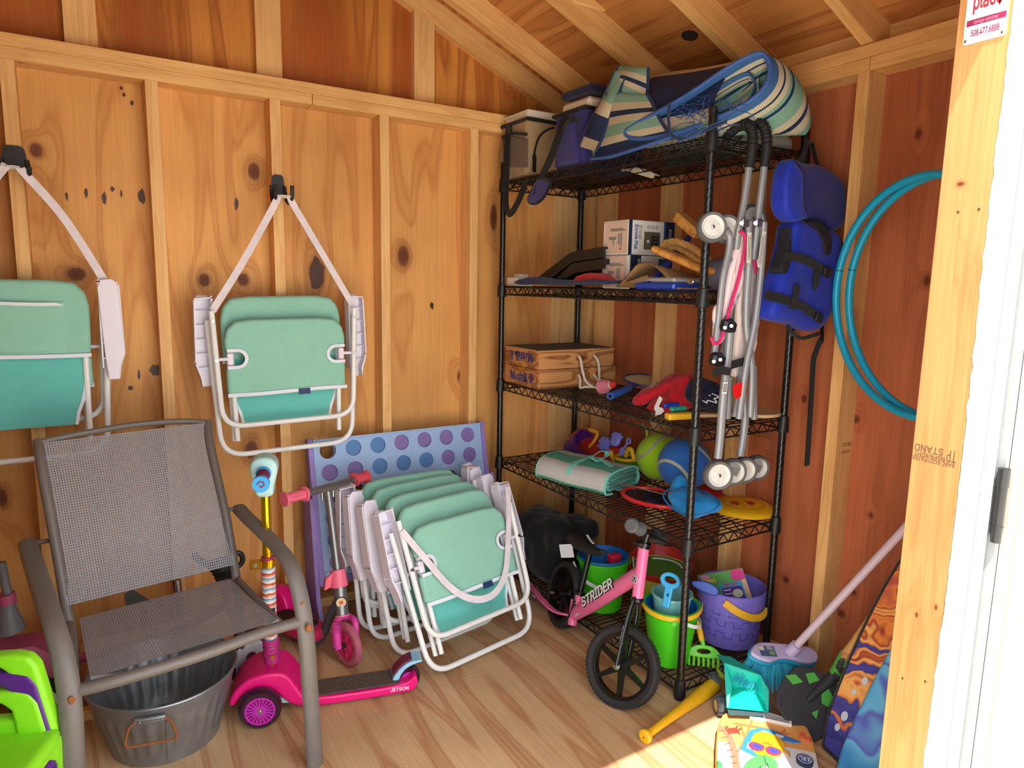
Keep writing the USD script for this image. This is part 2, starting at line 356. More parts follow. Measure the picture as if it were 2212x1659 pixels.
ply_floor = wood('plywood_floor', (214, 178, 136), (184, 128, 88), 'x', 'y', freq=1.1, bands=9, fine=.45, contrast=.85)
dark_spot = plain('pitch_stain', (74, 38, 18), .5)

# floor: three sheets with open joints
fl = Thing('floor', 'worn tan plywood shed floor of butted sheets', None, kind='structure')
jl = lambda x: -1.040+.145*(x+1.917)                                # the butt joint runs a little askew
for q in ([(-3.3, FYO), (-.2, FYO), (-.2, jl(-.2)-.0012), (-3.3, jl(-3.3)-.0012)], [(-3.3, jl(-3.3)+.0012), (-.2, jl(-.2)+.0012), (-.2, BY), (-3.3, BY)]):
    fl.add('plywood_panel', prism(q, .019, trans((0, 0, -.019))), ply_floor)
fl.add('joist_band', box((-3.33, FYO-.03, -.16), (-.2, BY+.02, -.021)), lumber_x)
ground = single('ground', 'unseen yard outside the shed door, made white to bounce light inside', None, box((-14, -16, -.36), (12, -2.3, -.16)), plain('bounce_white_ground', (232, 226, 212), .95, var=.08, vscale=40), kind='structure')  # unseen ground, added and whitened to bounce daylight up into the shed

# back wall
wb = Thing('wall_back', 'bare pine plywood wall with upright studs and doubled top plate', None, kind='structure')
for a, b in ((-3.3, -2.552), (-2.550, -1.339), (-1.337, -.26)):
    wb.add('plywood_panel', box((a, BY, 0), (b, BY+.013, ZP-.005)), ply_back)
STX = [-2.94, -2.559, -2.171, -1.774, -1.357, -.953]
for x in STX: wb.add('stud', box((x, BYF, .038), (x+.0385, BY, ZP-.0765), .0012), lumber)
for x0 in (-.515, -.462, -.418): wb.add('stud', box((x0, BYF+.001, .038), (x0+(.0505 if x0 < -.5 else .0425), BY, ZP-.0765), .001), lumber)
wb.add('sole_plate', box((-3.25, BYF, 0), (RXF, BY, .038), .001), lumber_x)
wb.add('top_plate', box((-3.25, BYF, ZP-.038), (RX, BY, ZP), .0015), lumber_x)
wb.add('top_plate', box((-3.25, BYF, ZP-.0765), (-1.62, BY, ZP-.0385), .0015), lumber_x)
wb.add('top_plate', box((-1.618, BYF, ZP-.0765), (RX, BY, ZP-.0385), .0015), lumber_x)
zr = lambda x: ZP+.006+PITCH_R*(RXF-x if x > RIDGE else x-(2*RIDGE-RXF))     # rafter underside
for i, (a, b) in enumerate(((-3.2, -2.56), (-2.558, -1.765), (-1.763, -1.165), (-1.163, -.28))):
    pts = [(a, ZP-.004)]+[(b, ZP-.004)]+[(x, zr(x)+.1) for x in np.linspace(b, a, 9)]
    wb.add('gable_panel', prism(pts, .012, frame(V(0, BY+.012, 0), (1, 0, 0), (0, 0, 1))), ply_gable)
for x in (-2.387, -1.804, -1.188, -2.95):
    wb.add('gable_stud', box((x, BY-.038, ZP), (x+.091, BY, zr(x+.045)+.05), .0012), lumber)
for px, py, w, h in ((144, 424, 4, 10), (186, 416, 5, 12), (225, 428, 6, 16), (243, 408, 5, 6), (262, 418, 3, 9), (306, 424, 9, 18), (511, 440, 6, 14), (335, 800, 12, 14), (282, 838, 6, 5), (933, 660, 4, 8), (262, 190, 4, 5), (285, 222, 4, 6), (268, 205, 4, 5), (300, 808, 4, 12), (684, 592, 17, 38)):
    p = at(px, py, 'y', BY); q = at(px+w, py+h, 'y', BY); a = abs(q[0]-p[0]); b = abs(q[2]-p[2]); r = random.Random(px)
    pts = [((.7+.5*r.random())*a*math.cos(t), (.7+.5*r.random())*b*math.sin(t)) for t in np.linspace(0, 2*math.pi, 15)[:-1]]
    wb.add('pitch_stain', prism(pts, .0012, frame(p-V(0, .0, 0), (1, 0, 0), (0, 0, 1))), dark_spot)

# right wall
wr = Thing('wall_right', 'reddish brown plywood wall with pale studs behind the shelf', None, kind='structure')
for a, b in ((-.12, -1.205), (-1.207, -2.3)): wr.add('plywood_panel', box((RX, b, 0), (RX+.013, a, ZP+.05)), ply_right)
for y in (-.392, -.797, -1.205, -1.613): wr.add('stud', box((RXF, y, .038), (RX, y+.0385, ZP-.0765), .0012), lumber)
wr.add('stud', box((RXF+.002, -.30, .038), (RX, -.222, ZP-.0765), .001), lumber)
wr.add('sole_plate', box((RXF, -2.19, 0), (RX, -.22, .038), .001), lumber_y)
wr.add('top_plate', box((RXF, -2.28, ZP-.038), (RX, BYF-.0005, ZP), .0015), lumber_y)
wr.add('top_plate', box((RXF, -2.28, ZP-.0765), (RX, -1.611, ZP-.0385), .0015), lumber_y)
wr.add('top_plate', box((RXF, -1.609, ZP-.0765), (RX, BYF-.0005, ZP-.0385), .0015), lumber_y)

# left wall (beside the frame) and the front wall with its door opening
wl = Thing('wall_left', 'plywood wall with studs left of the view', None, kind='structure')
wl.add('plywood_panel', box((LX-.013, -2.3, 0), (LX, -.12, ZP+.05)), wood('plywood_left', (205, 145, 82), (170, 110, 58), 'y', 'z', bands=8, fine=.3))
for y in (-.4, -.8, -1.2, -1.6, -2.0): wl.add('stud', box((LX, y, .0), (LX+.089, y+.038, ZP), .001), lumber)
JX, OX = -1.03, -2.50
wf = Thing('wall_front', 'front wall around the open double doorway with bare jamb stud', None, kind='structure')
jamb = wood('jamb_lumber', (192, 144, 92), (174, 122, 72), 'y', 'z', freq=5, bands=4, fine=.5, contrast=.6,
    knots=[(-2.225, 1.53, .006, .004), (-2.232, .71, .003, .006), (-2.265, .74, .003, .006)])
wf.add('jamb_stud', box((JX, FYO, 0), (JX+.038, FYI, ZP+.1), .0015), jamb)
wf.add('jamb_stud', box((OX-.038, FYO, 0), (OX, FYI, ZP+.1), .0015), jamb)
wf.add('header', box((OX-.04, FYO, 1.872), (JX+.04, FYI, ZP+.1), .0015), lumber_x)
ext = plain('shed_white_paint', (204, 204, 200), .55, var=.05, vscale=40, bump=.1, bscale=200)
for a, b, z0 in ((JX+.0, -.26, -.1), (-3.26, OX, -.1), (OX, JX, 1.93)):
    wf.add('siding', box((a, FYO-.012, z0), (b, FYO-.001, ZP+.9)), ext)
for x in (-.7, -.33, -2.86): wf.add('stud', box((x, FYO, 0), (x+.038, FYI, ZP), .0015), lumber)

# roof
rf = Thing('ceiling', 'open plywood roof with sloping rafters', None, kind='structure')
sl = unit(V(-1, 0, PITCH_R)); nr = unit(V(PITCH_R, 0, 1))
for sgn in (1, -1):
    e0 = V(RXF if sgn > 0 else 2*RIDGE-RXF, 0, ZP+.006); d = V(-sgn, 0, PITCH_R); L = (RXF-RIDGE)
    for y in (-.170, -.392, -.797, -1.205, -1.613, -2.02):
        a = e0-d*.16+V(0, y, 0); b = e0+d*L+V(0, y, 0); n = V(sgn*PITCH_R, 0, 1)/math.hypot(1, PITCH_R)*.089
        rf.add('rafter', hull([a, b, a+n, b+n, a+V(0, .0385, 0), b+V(0, .0385, 0), a+n+V(0, .0385, 0), b+n+V(0, .0385, 0)]), lumber_r if sgn > 0 else lumber_l)
    for y0, y1 in ((-.13, -1.22), (-1.223, -2.45)):
        n0 = V(sgn*PITCH_R, 0, 1)/math.hypot(1, PITCH_R)
        a = e0-d*.3+n0*.0893; b = e0+d*(L+.04)+n0*.0893
        rf.add('roof_panel', hull([p+V(0, y, 0)+n0*t for p in (a, b) for y in (y0, y1) for t in (0, .014)]), ply_roof)
for y0, y1 in ((-.135, -.39), (-.352, -.795), (-.757, -1.203), (-1.165, -1.611), (-1.573, -2.018), (-1.98, -2.3)):
    rf.add('eave_block', box((RX-.004, y1, ZP), (RX+.034, y0, ZP+.075)), lumber_y); rf.add('eave_block', box((LX-.03, y1, ZP), (LX+.008, y0, ZP+.075)), lumber_y)
rf.add('ridge_board', box((RIDGE-.019, -2.3, zr(RIDGE)-.02), (RIDGE+.019, -.13, zr(RIDGE)+.1)), lumber_y)
p = at(1490, 77, 'z', 2.27)

# ================================================================ wire shelf
SB, SF, SN, SL = -0.380, -0.8054, -1.4230, -0.2473          # back x, front x, near y, far y
TIERS = [1.7736, 1.323, .8982, .540, .0592]
blk = plain('black_wire', (20, 20, 21), .38, spec=.5); blk_post = plain('black_post', (22, 22, 23), .28, spec=.6); blk_pl = plain('black_plastic', (26, 26, 27), .45)
shelf = Thing('wire_shelf', 'black wire shelving unit with five tiers standing in the corner', 'shelf', (SB, SL, 0))
for sx in (SF, SB):
    for sy in (SN, SL):
        prof = [(0, .022), (.0125, .022)]
        z = .022
        while z < 1.82:
            z += .0254; prof += [(.0125, z-.0012), (.0112, z-.0006), (.0125, z)]
        prof += [(.0125, 1.838), (0, 1.838)]
        post = shelf.add('post', lathe(prof, 16, trans((sx, sy, 0))), blk_post)
        shelf.add('foot', lathe([(0, 0), (.016, 0), (.016, .006), (.009, .010), (.009, .024), (0, .024)], 16, trans((sx, sy, 0))), blk_pl, post)
        shelf.add('post_cap', lathe([(0, 1.838), (.0135, 1.836), (.0135, 1.848), (.011, 1.852), (0, 1.853)], 16, trans((sx, sy, 0))), blk_pl, post)
        for t in TIERS:
            shelf.add('clip', lathe([(.0126, t-.048), (.0200, t-.046), (.0185, t-.006), (.0165, t+.010), (.0126, t+.012), (.0126, t-.048)], 16, trans((sx, sy, 0))), blk_pl, post)
def bars(segs, r, n=5): return cat([cyl(a, b, r, n=n) for a, b in segs])
for t in TIERS:
    zt, zb = t, t-.036; e = .012
    x0, x1, y0, y1 = SF, SB, SN, SL
    segs = []
    for z in (zt-.004, zb):
        segs += [((x0, y0+e, z), (x0, y1-e, z)), ((x1, y0+e, z), (x1, y1-e, z)), ((x0+e, y0, z), (x1-e, y0, z)), ((x0+e, y1, z), (x1-e, y1, z))]
    rim = shelf.add('shelf', bars([(V(*a), V(*b)) for a, b in segs], .0032, 8), blk)
    zig = []
    def zigzag(a, b, n):
        P = [V(*a)+(V(*b)-V(*a))*k/n for k in range(n+1)]
        for k in range(n):
            p, q = P[k].copy(), P[k+1].copy(); p[2] = zt-.005 if k % 2 else zb; q[2] = zb if k % 2 else zt-.005
            zig.append((p, q))
    for x in (x0, x1): zigzag((x, y0+.03, 0), (x, y1-.03, 0), 44)
    for y in (y0, y1): zigzag((x0+.03, y, 0), (x1-.03, y, 0), 14)
    for x in (x0+.142, x0+.284): zigzag((x, y0+.02, 0), (x, y1-.02, 0), 22)
    shelf.add('truss_wires', bars(zig, .0022), blk, rim, kind='stuff')
    g = []
    for k in range(48):
        y = y0+.018+(y1-y0-.036)*k/47; g.append((V(x0-.001, y, zt), V(x1+.001, y, zt)))
    for x in (x0+.142, x0+.284): g += [(V(x, y0, zt-.005), V(x, y1, zt-.005)), (V(x, y0, zb), V(x, y1, zb))]
    shelf.add('grid_wires', bars(g, .0021), blk, rim, kind='stuff')

# ================================================================ folded beach chairs
mint = fabric('mint_canvas', (142, 196, 176), 1200, var=.05, bump=.12)
mint_d = fabric('mint_canvas_inner', (104, 190, 180), 1200, var=.05, bump=.12)
wtube = plain('white_enamel', (232, 232, 230), .35, var=.03); wtrim = plain('white_binding', (222, 226, 236), .8)
wplast = plain('white_plastic', (226, 220, 232), .5); web = fabric('white_webbing', (224, 214, 220), 1500)
navy_tag = plain('navy_tag', (28, 48, 96), .6); steel = plain('bright_steel', (190, 190, 190), .3, metal=1.0)
def beach_chair(name, label, M, strap_pts=None, pocket=False, group='folded mint beach chairs'):
    "M: chair frame (x across, y to the back, z up; the lower leg bar at z = 0) to world"
    P = lambda *a: (M @ np.array([*a, 1.0]))[:3]
    fr = lambda y: M @ frame(V(0, y, 0), (1, 0, 0), (0, 0, 1))      # local polygon plane: x, z ; extrudes to -y
    T = Thing(name, label, 'beach chair', P(0, 0, 0), group)
    tp = lambda pts, r=.0095: tube(np.array([P(*q) for q in pts]), r, 10)
    T.add('front_frame', tp(fillet([(-.252, -.078, .535), (-.236, -.080, .125), (.236, -.080, .125), (.252, -.078, .535)], .075, 7)), wtube)
    T.add('leg_frame', tp(fillet([(-.262, -.03, .50), (-.240, -.045, .012), (.240, -.045, .012), (.262, -.03, .50)], .085, 7)), wtube)
    T.add('back_frame', tp(fillet([(-.192, -.022, .06), (-.198, -.012, .56), (.198, -.012, .56), (.192, -.022, .06)], .05, 5), .009), wtube)
    for s in (-1, 1): T.add('seat_tube', tp([(s*.186, -.052, .065), (s*.196, -.052, .46)], .0088), wtube)
    hole = unary_union([Point(s*.175, .365).buffer(.030) for s in (-1, 1)]+[sbox(.175, .335, .25, .395), sbox(-.25, .335, -.175, .395)])
    seat = Polygon([(-.212, .235), (.212, .235), (.214, .43), (.205, .468), (.178, .495), (.12, .502), (-.12, .502), (-.178, .495), (-.205, .468), (-.214, .43)]).difference(hole)
    st = T.add('seat_pad', jitter(puff(seat, .030, .013, fr(-.062)), .0015, 14, 2), mint, smooth=50)
    def arcline(s): return [(s*.210, .395), (s*.175, .395)]+[(s*(.175-.030*math.sin(a)), .365+.030*math.cos(a)) for a in np.linspace(0, math.pi, 9)]+[(s*.175, .335), (s*.210, .335)]
    for s in (-1, 1):
        T.add('cutout_binding', strap(np.array([P(x, -.0785, z) for x, z in arcline(s)]), .012, .003, M[:3, :3] @ V(0, -1, 0)), wtrim, st)
        T.add('hinge', cat([tf(box((s*.198-.011, -.075, .342), (s*.198+.011, -.050, .386), .004), M), cyl(P(s*.205, -.068, .365), P(s*.245, -.072, .365), .006)]), wplast)
        T.add('rivet', cyl(P(s*.247, -.093, .365), P(s*.247, -.085, .365), .006, n=10), steel); T.add('rivet', cyl(P(s*.25, -.09, .50), P(s*.25, -.082, .50), .005, n=10), steel)
    T.add('seat_binding', strap(np.array([P(x, -.079-.001*math.sin(9*x), .237+.002*math.sin(14*x)) for x in np.linspace(-.214, .214, 9)]), .013, .004, M[:3, :3] @ V(0, -1, 0)), wtrim, st)
    T.add('tag', tf(box((.03, -.086, .222), (.072, -.081, .243)), M), navy_tag, st)
    low = Polygon([(-.2, .36), (.2, .36), (.186, .22), (.178, .19), (.165, .16), (.158, .118), (-.158, .118), (-.165, .16), (-.178, .19), (-.186, .22)])
    lo = T.add('back_sling', prism(low, .004, fr(-.018)), mint_d)
    for s in (-1, 1): T.add('sling_binding', strap(np.array([P(s*x, -.0235, z) for x, z in ((.2, .33), (.188, .23), (.178, .19), (.166, .16), (.158, .118))]), .010, .004, M[:3, :3] @ V(0, -1, 0)), wtrim, lo)
    for s in (-1, 1): T.add('sling_binding', strap(np.array([P(s*x, -.0165, z) for x, z in ((.2, .33), (.188, .23), (.178, .19), (.166, .16), (.158, .118))]), .010, .004, M[:3, :3] @ V(0, 1, 0)), wtrim, lo)
    back = Polygon([(-.212, .345), (.212, .345), (.216, .50), (.206, .545), (.18, .574), (.12, .582), (-.12, .582), (-.18, .574), (-.206, .545), (-.216, .50)])
    bk = T.add('back_pad', jitter(puff(back, .034, .015, fr(-.006)), .0015, 13, 5), mint, smooth=50)
    T.add('back_binding', strap(np.array([P(x, .0125, .347+.002*math.sin(11*x)) for x in np.linspace(-.212, .212, 9)]), .012, .004, M[:3, :3] @ V(0, 1, 0)), wtrim, bk)
    if pocket:
        G = np.array([[P(x, .0135+.014*math.sin(math.pi*min(max((x+.15)/.3, 0), 1))*(.5+.5*(z-.36)/.15)+.005*math.sin(23*x+2)*math.sin(20*z), z) for z in np.linspace(.362, .512, 12)] for x in np.linspace(-.15, .15, 20)])
        pk = T.add('pocket', sheet(G, .003)[0], mint, bk)
        T.add('pocket_binding', strap(np.array([P(x, .0165+.014*math.sin(math.pi*(x+.15)/.3), .51+.003*math.sin(17*x)) for x in np.linspace(-.15, .15, 13)]), .010, .003, M[:3, :3] @ V(0, 1, 0)), wtrim, bk)
    for s in (-1, 1):
        arm = Polygon([(.240, .560), (.250, .585), (.285, .588), (.298, .570), (.306, .40), (.308, .345), (.290, .300), (.288, .262), (.256, .262), (.250, .33)])
        arm = affinity.scale(arm, s, 1, origin=(0, 0))
        a = T.add('armrest', puff(arm, .010, .004, fr(.004), 3), wplast)
        ribs = [prism(affinity.scale(Polygon(q), s, 1, origin=(0, 0)), .046, fr(.002)) for q in ([(.241, .30), (.245, .30), (.247, .585), (.241, .585)], [(.297, .57), (.302, .57), (.308, .36), (.304, .355)], [(.241, .581), (.300, .577), (.300, .573), (.241, .577)], [(.289, .265), (.293, .30), (.308, .35), (.304, .352), (.286, .30)])]
        ribs += [prism(affinity.scale(sbox(.243, z, .304, z+.004), s, 1, origin=(0, 0)), .018, fr(.0)) for z in (.33, .38, .43, .48, .53)]
        T.add('bracket', cat(ribs), wplast, a)
    if strap_pts is not None:
        pts, ups = strap_pts; T.add('strap', strap(pts, .024, .0022, ups), web)
    return T
def pose(x, y, z, yaw=0, lean=0, flip=False, roll=0):
    M = trans((x, y, z)) @ rot((0, 0, 1), yaw) @ rot((1, 0, 0), -lean) @ rot((0, 1, 0), roll)
    return M @ rot((0, 0, 1), 180) if flip else M
# the two on the wall, each from its hook
def strap_curve(ctrl, n=8): return bez([V(*c) for c in ctrl], n)
hx, hz = -1.755, 1.635
pts = strap_curve([(-2.012, -.325, 1.225), (-1.90, -.31, 1.40), (-1.785, -.305, 1.605), (-1.777, -.303, 1.628), (-1.733, -.303, 1.628), (-1.722, -.305, 1.605), (-1.62, -.31, 1.43), (-1.515, -.325, 1.245)])
up = np.array([(0, -1, .1) if k < 20 or k > 35 else (.0, -.3, -1) for k in range(len(pts))], float)
beach_chair('beach_chair', 'folded mint beach chair hanging by its strap from a wall hook, seat outwards', pose(-1.758, -.262, .695, 0, 0, roll=-.8), (pts, up))
pts = strap_curve([(-2.845, -.30, 1.28), (-2.70, -.305, 1.45), (-2.57, -.305, 1.64), (-2.556, -.303, 1.652), (-2.524, -.303, 1.652), (-2.512, -.305, 1.638), (-2.42, -.305, 1.51), (-2.322, -.30, 1.315)])
beach_chair('beach_chair', 'folded mint beach chair hanging from the leftmost hook, its fabric pocket facing out', pose(-2.588, -.310, .742, 0, 0, True), (pts, up), pocket=True)
# four leaning in a row on the floor
DM = pose(-1.245, -.862, .004, 11, 23)
dP = lambda *a: (DM @ np.array([*a, 1.0]))[:3]
pts = strap_curve([dP(-.255, -.09, .50), dP(-.20, -.097, .40), dP(-.12, -.097, .27), dP(-.04, -.10, .205), dP(.05, -.10, .195), dP(.13, -.097, .25), dP(.19, -.096, .38), dP(.225, -.096, .48), dP(.25, -.09, .555)])
beach_chair('beach_chair', 'folded mint beach chair frontmost of the leaning row, white strap drooping across its seat', DM, (pts, DM[:3, :3] @ V(0, -1, .0)))
beach_chair('beach_chair', 'folded mint beach chair second from the front in the leaning row', pose(-1.275, -.745, .004, 10, 16.5, True))
beach_chair('beach_chair', 'folded mint beach chair third from the front in the leaning row', pose(-1.31, -.615, .004, 8, 10.5, True))
beach_chair('beach_chair', 'folded mint beach chair rearmost of the leaning row, against the lavender game board', pose(-1.335, -.475, .004, 3, 3))

# wall hooks
def hook(label, x, zt, w, prong):
    T = Thing('wall_hook', label, 'hook', (x, BYF, zt-.06))
    T.add('back_plate', cat([prism(Polygon([(-w*.5, 0), (w*.5, 0), (w*.36, .062), (w*.22, .070), (-w*.22, .070), (-w*.36, .062)]), .006, frame(V(x, BYF-.0, zt-.07), (1, 0, 0), (0, 0, 1))), cyl((x, BYF-.009, zt-.02), (x, BYF-.004, zt-.02), .005, n=10)]), blk_pl)
    for s in (-1, 1):
        T.add('prong', tube(bez([(x+s*w*.42, BYF-.008, zt-.04), (x+s*(w*.45), BYF-.010, zt-.07), (x+s*w*.47, BYF-.03, zt-.098), (x+s*w*.5, BYF-.062, zt-.103), (x+s*w*.52, BYF-.088, zt-.085), (x+s*w*.53, BYF-.092, zt-prong)], 6), .0068, 9), blk_pl)
hook('black rubber-coated double hook on the stud above the seat-side-out chair', -1.755, 1.715, .055, .045)
hook('black rubber-coated double hook on the leftmost stud', -2.540, 1.728, .075, .07)

# ================================================================ giant four-in-a-row game
lav = plain('lavender_paint', (150, 124, 196), .5, var=.05); pale = plain('pale_blue_paint', (158, 186, 226), .5, var=.03)
dl = plain('lilac_disc', (134, 110, 172), .5, var=.06); db = plain('steel_blue_disc', (84, 132, 184), .5, var=.06)
GA = math.radians(13); g0 = V(-1.287, -.245, .75); gu = V(0, math.sin(GA), math.cos(GA)); GF = frame(g0, (1, 0, 0), gu)   # z of GF faces the room
game = Thing('four_in_a_row_game', 'giant lavender and pale blue disc-dropping game board leaning on the back wall', 'game board', (-1.287, -.38, 0))
holes = [(-.317+.104*c, -.082-.0872*r) for r in range(6) for c in range(7)]
face = sbox(-.373, -.572, .373, -.036).difference(unary_union([Point(*h).buffer(.0325, quad_segs=10) for h in holes]))
f1 = game.add('front_panel', prism(face, .009, GF @ trans((0, 0, -.009))), pale); game.add('back_panel', prism(face, .009, GF @ trans((0, 0, -.036))), pale)
game.add('top_ledge', tf(box((-.373, -.042, -.045), (.373, -.034, .006), .001), GF), pale); game.add('bottom_ledge', tf(box((-.371, -.570, .0), (.371, -.550, .006), .001), GF), pale)
for s in (-1, 1): game.add('side_rail', tf(box((s*.374, -.60, -.042), (s*.394, -.030, .004), .0015), GF), lav)
game.add('bottom_rail', tf(box((-.374, -.602, -.040), (.374, -.573, .002), .0015), GF), lav)
for s in (-1, 1):
    pts = [(-.225, .50), (-.318, .50), (-.330, .47), (-.368, .22), (-.385, .12), (-.418, .05), (-.428, 0), (-.395, 0), (-.36, .03), (-.30, .035), (-.27, 0), (-.24, 0)]
    x = -1.287+s*.402; game.add('leg', prism(pts, .016, frame(V(x-.008, 0, 0), (0, 1, 0), (0, 0, 1))), lav)
rows = [' bbllll', 'llbbbll', 'b     b', 'b      ', 'b      ', 'l      ']
ORD = ['top', 'second', 'third', 'fourth', 'fifth', 'bottom']; NTH = ['first', 'second', 'third', 'fourth', 'fifth', 'sixth', 'last']
for r, row in enumerate(rows):
    for c, k in enumerate(row):
        if k != ' ':
            h = holes[r*7+c]; col = 'lilac' if k == 'l' else 'steel blue'
            single('game_disc', f'{col} disc in the {ORD[r]} row of the game board, {NTH[c]} hole from the left', 'disc',
                   lathe([(0, -.026), (.040, -.026), (.0415, -.0245), (.0415, -.0115), (.040, -.010), (.034, -.010), (.033, -.0112), (0, -.0112)], 32, GF @ trans((h[0], h[1], 0))), dl if k == 'l' else db, 'discs in the game board')

# ================================================================ grey patio chair
taupe = plain('taupe_powder_coat', (106, 99, 94), .45, var=.06, vscale=14, bump=.06); sling = plain('grey_sling_yarn', (140, 141, 146), .75, var=.08, vscale=60)
rust = plain('rust', (142, 84, 44), .9, var=.3, vscale=80)
pc = Thing('patio_chair', 'grey metal patio armchair with woven mesh seat and back in the left foreground', 'chair', (-2.22, -.9, 0))
oval = [(.0165*math.cos(a), .0105*math.sin(a)) for a in np.arange(12)*math.pi/6]
for s, pts in (('l', [(-2.560, -.630, .600), (-2.548, -.72, .592), (-2.520, -.90, .575), (-2.492, -1.06, .545), (-2.474, -1.13, .48), (-2.466, -1.165, .38), (-2.470, -1.185, .2), (-2.476, -1.195, 0)]),
               ('r', [(-2.000, -.600, .600), (-1.990, -.70, .594), (-1.962, -.86, .578), (-1.938, -1.00, .548), (-1.928, -1.065, .48), (-1.922, -1.095, .38), (-1.920, -1.118, .2), (-1.918, -1.138, 0)])):
    P = bez([V(*q) for q in pts], 7)
    up = np.array([unit(V(1, .12, 0)) for _ in P])
    pc.add('arm_and_leg', sweep(P, [(.0235*math.cos(a), .0125*math.sin(a)) for a in np.arange(14)*math.pi/7], up=np.array([np.cross(unit(V(1, .12, 0)), unit(np.gradient(P, axis=0)[i])) for i in range(len(P))])), taupe)
for k in (0, 1): pc.add('back_post', tube(bez([V(*q) for q in ([(-2.523, -.535, .865), (-2.515, -.60, .80), (-2.492, -.70, .60), (-2.478, -.755, .45), (-2.470, -.76, .36), (-2.475, -.70, .2), (-2.48, -.62, 0)], [(-2.062, -.472, .868), (-2.066, -.53, .80), (-2.046, -.635, .60), (-2.036, -.695, .45), (-2.030, -.70, .36), (-2.016, -.64, .2), (-2.010, -.58, 0)])[k]], 7), .0135, 12), taupe)
pc.add('front_rail', tube(bez([V(-2.462, -1.150, .405), V(-2.36, -1.160, .412), V(-2.19, -1.145, .415), V(-2.03, -1.105, .414), V(-1.926, -1.085, .408)], 6), .0150, 12), taupe)
for a, b in (((-2.459, -1.145, .41), (-2.474, -.755, .40)), ((-1.985, -1.098, .415), (-2.034, -.690, .405))): pc.add('seat_rail', tube(np.array([a, b]), .0105, 10), taupe)
pc.add('top_rail', tube(bez([V(-2.52, -.54, .862), V(-2.42, -.515, .872), V(-2.28, -.485, .880), V(-2.15, -.468, .876), V(-2.066, -.475, .866)], 5), .0095, 10), taupe)
for a, b in (((-2.558, -.64, .598), (-2.500, -.655, .605)), ((-1.998, -.61, .598), (-2.05, -.615, .608))): pc.add('arm_bracket', cyl(V(*a), V(*b), .0065, n=10), taupe)
def weave(c00, c10, c01, c11, nu, nv, bulge, wu, wv, n):
    "woven sling between four corners: strands across (u) and along (v)"
    c00, c10, c01, c11 = map(np.asarray, (c00, c10, c01, c11)); n = unit(n)
    pt = lambda u, v: (1-u)*(1-v)*c00+u*(1-v)*c10+(1-u)*v*c01+u*v*c11+n*bulge*(4*u*(1-u)*.6+.4)*math.sin(math.pi*min(max(v, 0), 1))
    V_, F_ = [], []
    def ribbon(pts, side, w, lift):
        o = len(V_)
        for k, q in enumerate(pts):
            l = n*lift*(1 if k % 2 else -1); V_.append(q-side*w/2+l); V_.append(q+side*w/2+l)
        for k in range(len(pts)-1): a = o+2*k; F_.extend([[a, a+1, a+3], [a, a+3, a+2]])
    su, sv = unit(c10-c00), unit(c01-c00)
    for i in range(nu): ribbon([pt((i+.5)/nu, v) for v in np.linspace(0, 1, 17)], su, wu, .0003)
    for j in range(nv): ribbon([pt(u, (j+.5)/nv) for u in np.linspace(0, 1, 17)], sv, wv, -.0003)
    return trimesh.Trimesh(np.array(V_), np.array(F_), process=False)
bn = np.cross(V(.46, .06, 0), V(0, .24, .41)); bn = -bn if bn[1] > 0 else bn
pc.add('back_sling', weave((-2.475, -.772, .452), (-2.036, -.712, .455), (-2.522, -.548, .862), (-2.066, -.484, .868), 70, 62, .012, .0038, .0038, bn), sling, smooth=False, kind='stuff')
pc.add('seat_sling', weave((-2.425, -1.145, .424), (-1.990, -1.085, .427), (-2.450, -.775, .412), (-2.055, -.715, .415), 66, 58, -.012, .0040, .0040, (0, 0, 1)), sling, smooth=False, kind='stuff')
pc.add('seat_edge', strap(bez([V(-2.425, -1.147, .424), V(-2.30, -1.15, .414), V(-2.1, -1.115, .414), V(-1.99, -1.087, .427)], 6), .012, .003, V(0, -1, .3)), taupe)
for q, r in (((-1.919, -1.106, .40), .009), ((-2.463, -1.168, .40), .007), ((-1.927, -1.08, .46), .005)): pc.add('rust_spot', blob(V(*q)+V(0, -.008, 0), (r, r*.6, r*1.3), sub=2, amp=.003, freq=60), rust)

# ================================================================ galvanized tub
galv = plain('galvanized_steel', (150, 154, 158), .42, metal=.75, var=.14, vscale=26, bump=.04, bscale=60)
tub = Thing('galvanized_tub', 'ribbed galvanized steel wash tub under the patio chair', 'tub', (-2.255, -.78, 0))
n = 180; prof = [(0, .006), (.138, .006), (.1445, .0), (.146, .008), (.150, .03), (.186, .160), (.1875, .165), (.190, .175), (.2000, .206)]
inner = [(.2000, .206), (.196, .206), (.186, .175), (.183, .160), (.147, .03), (.14, .012), (0, .012)]
body = lathe(prof+inner[1:], n, trans((0, 0, 0)))
vv = body.vertices; rr = np.hypot(vv[:, 0], vv[:, 1]); ang = np.arctan2(vv[:, 1], vv[:, 0])
sel = (vv[:, 2] > .02) & (vv[:, 2] < .165) & (rr > .1); vv[sel, :2] *= (1+.012*(np.cos(ang[sel]*36) > .35))[:, None]; body.vertices = vv; body.apply_translation((-2.255, -.78, 0))
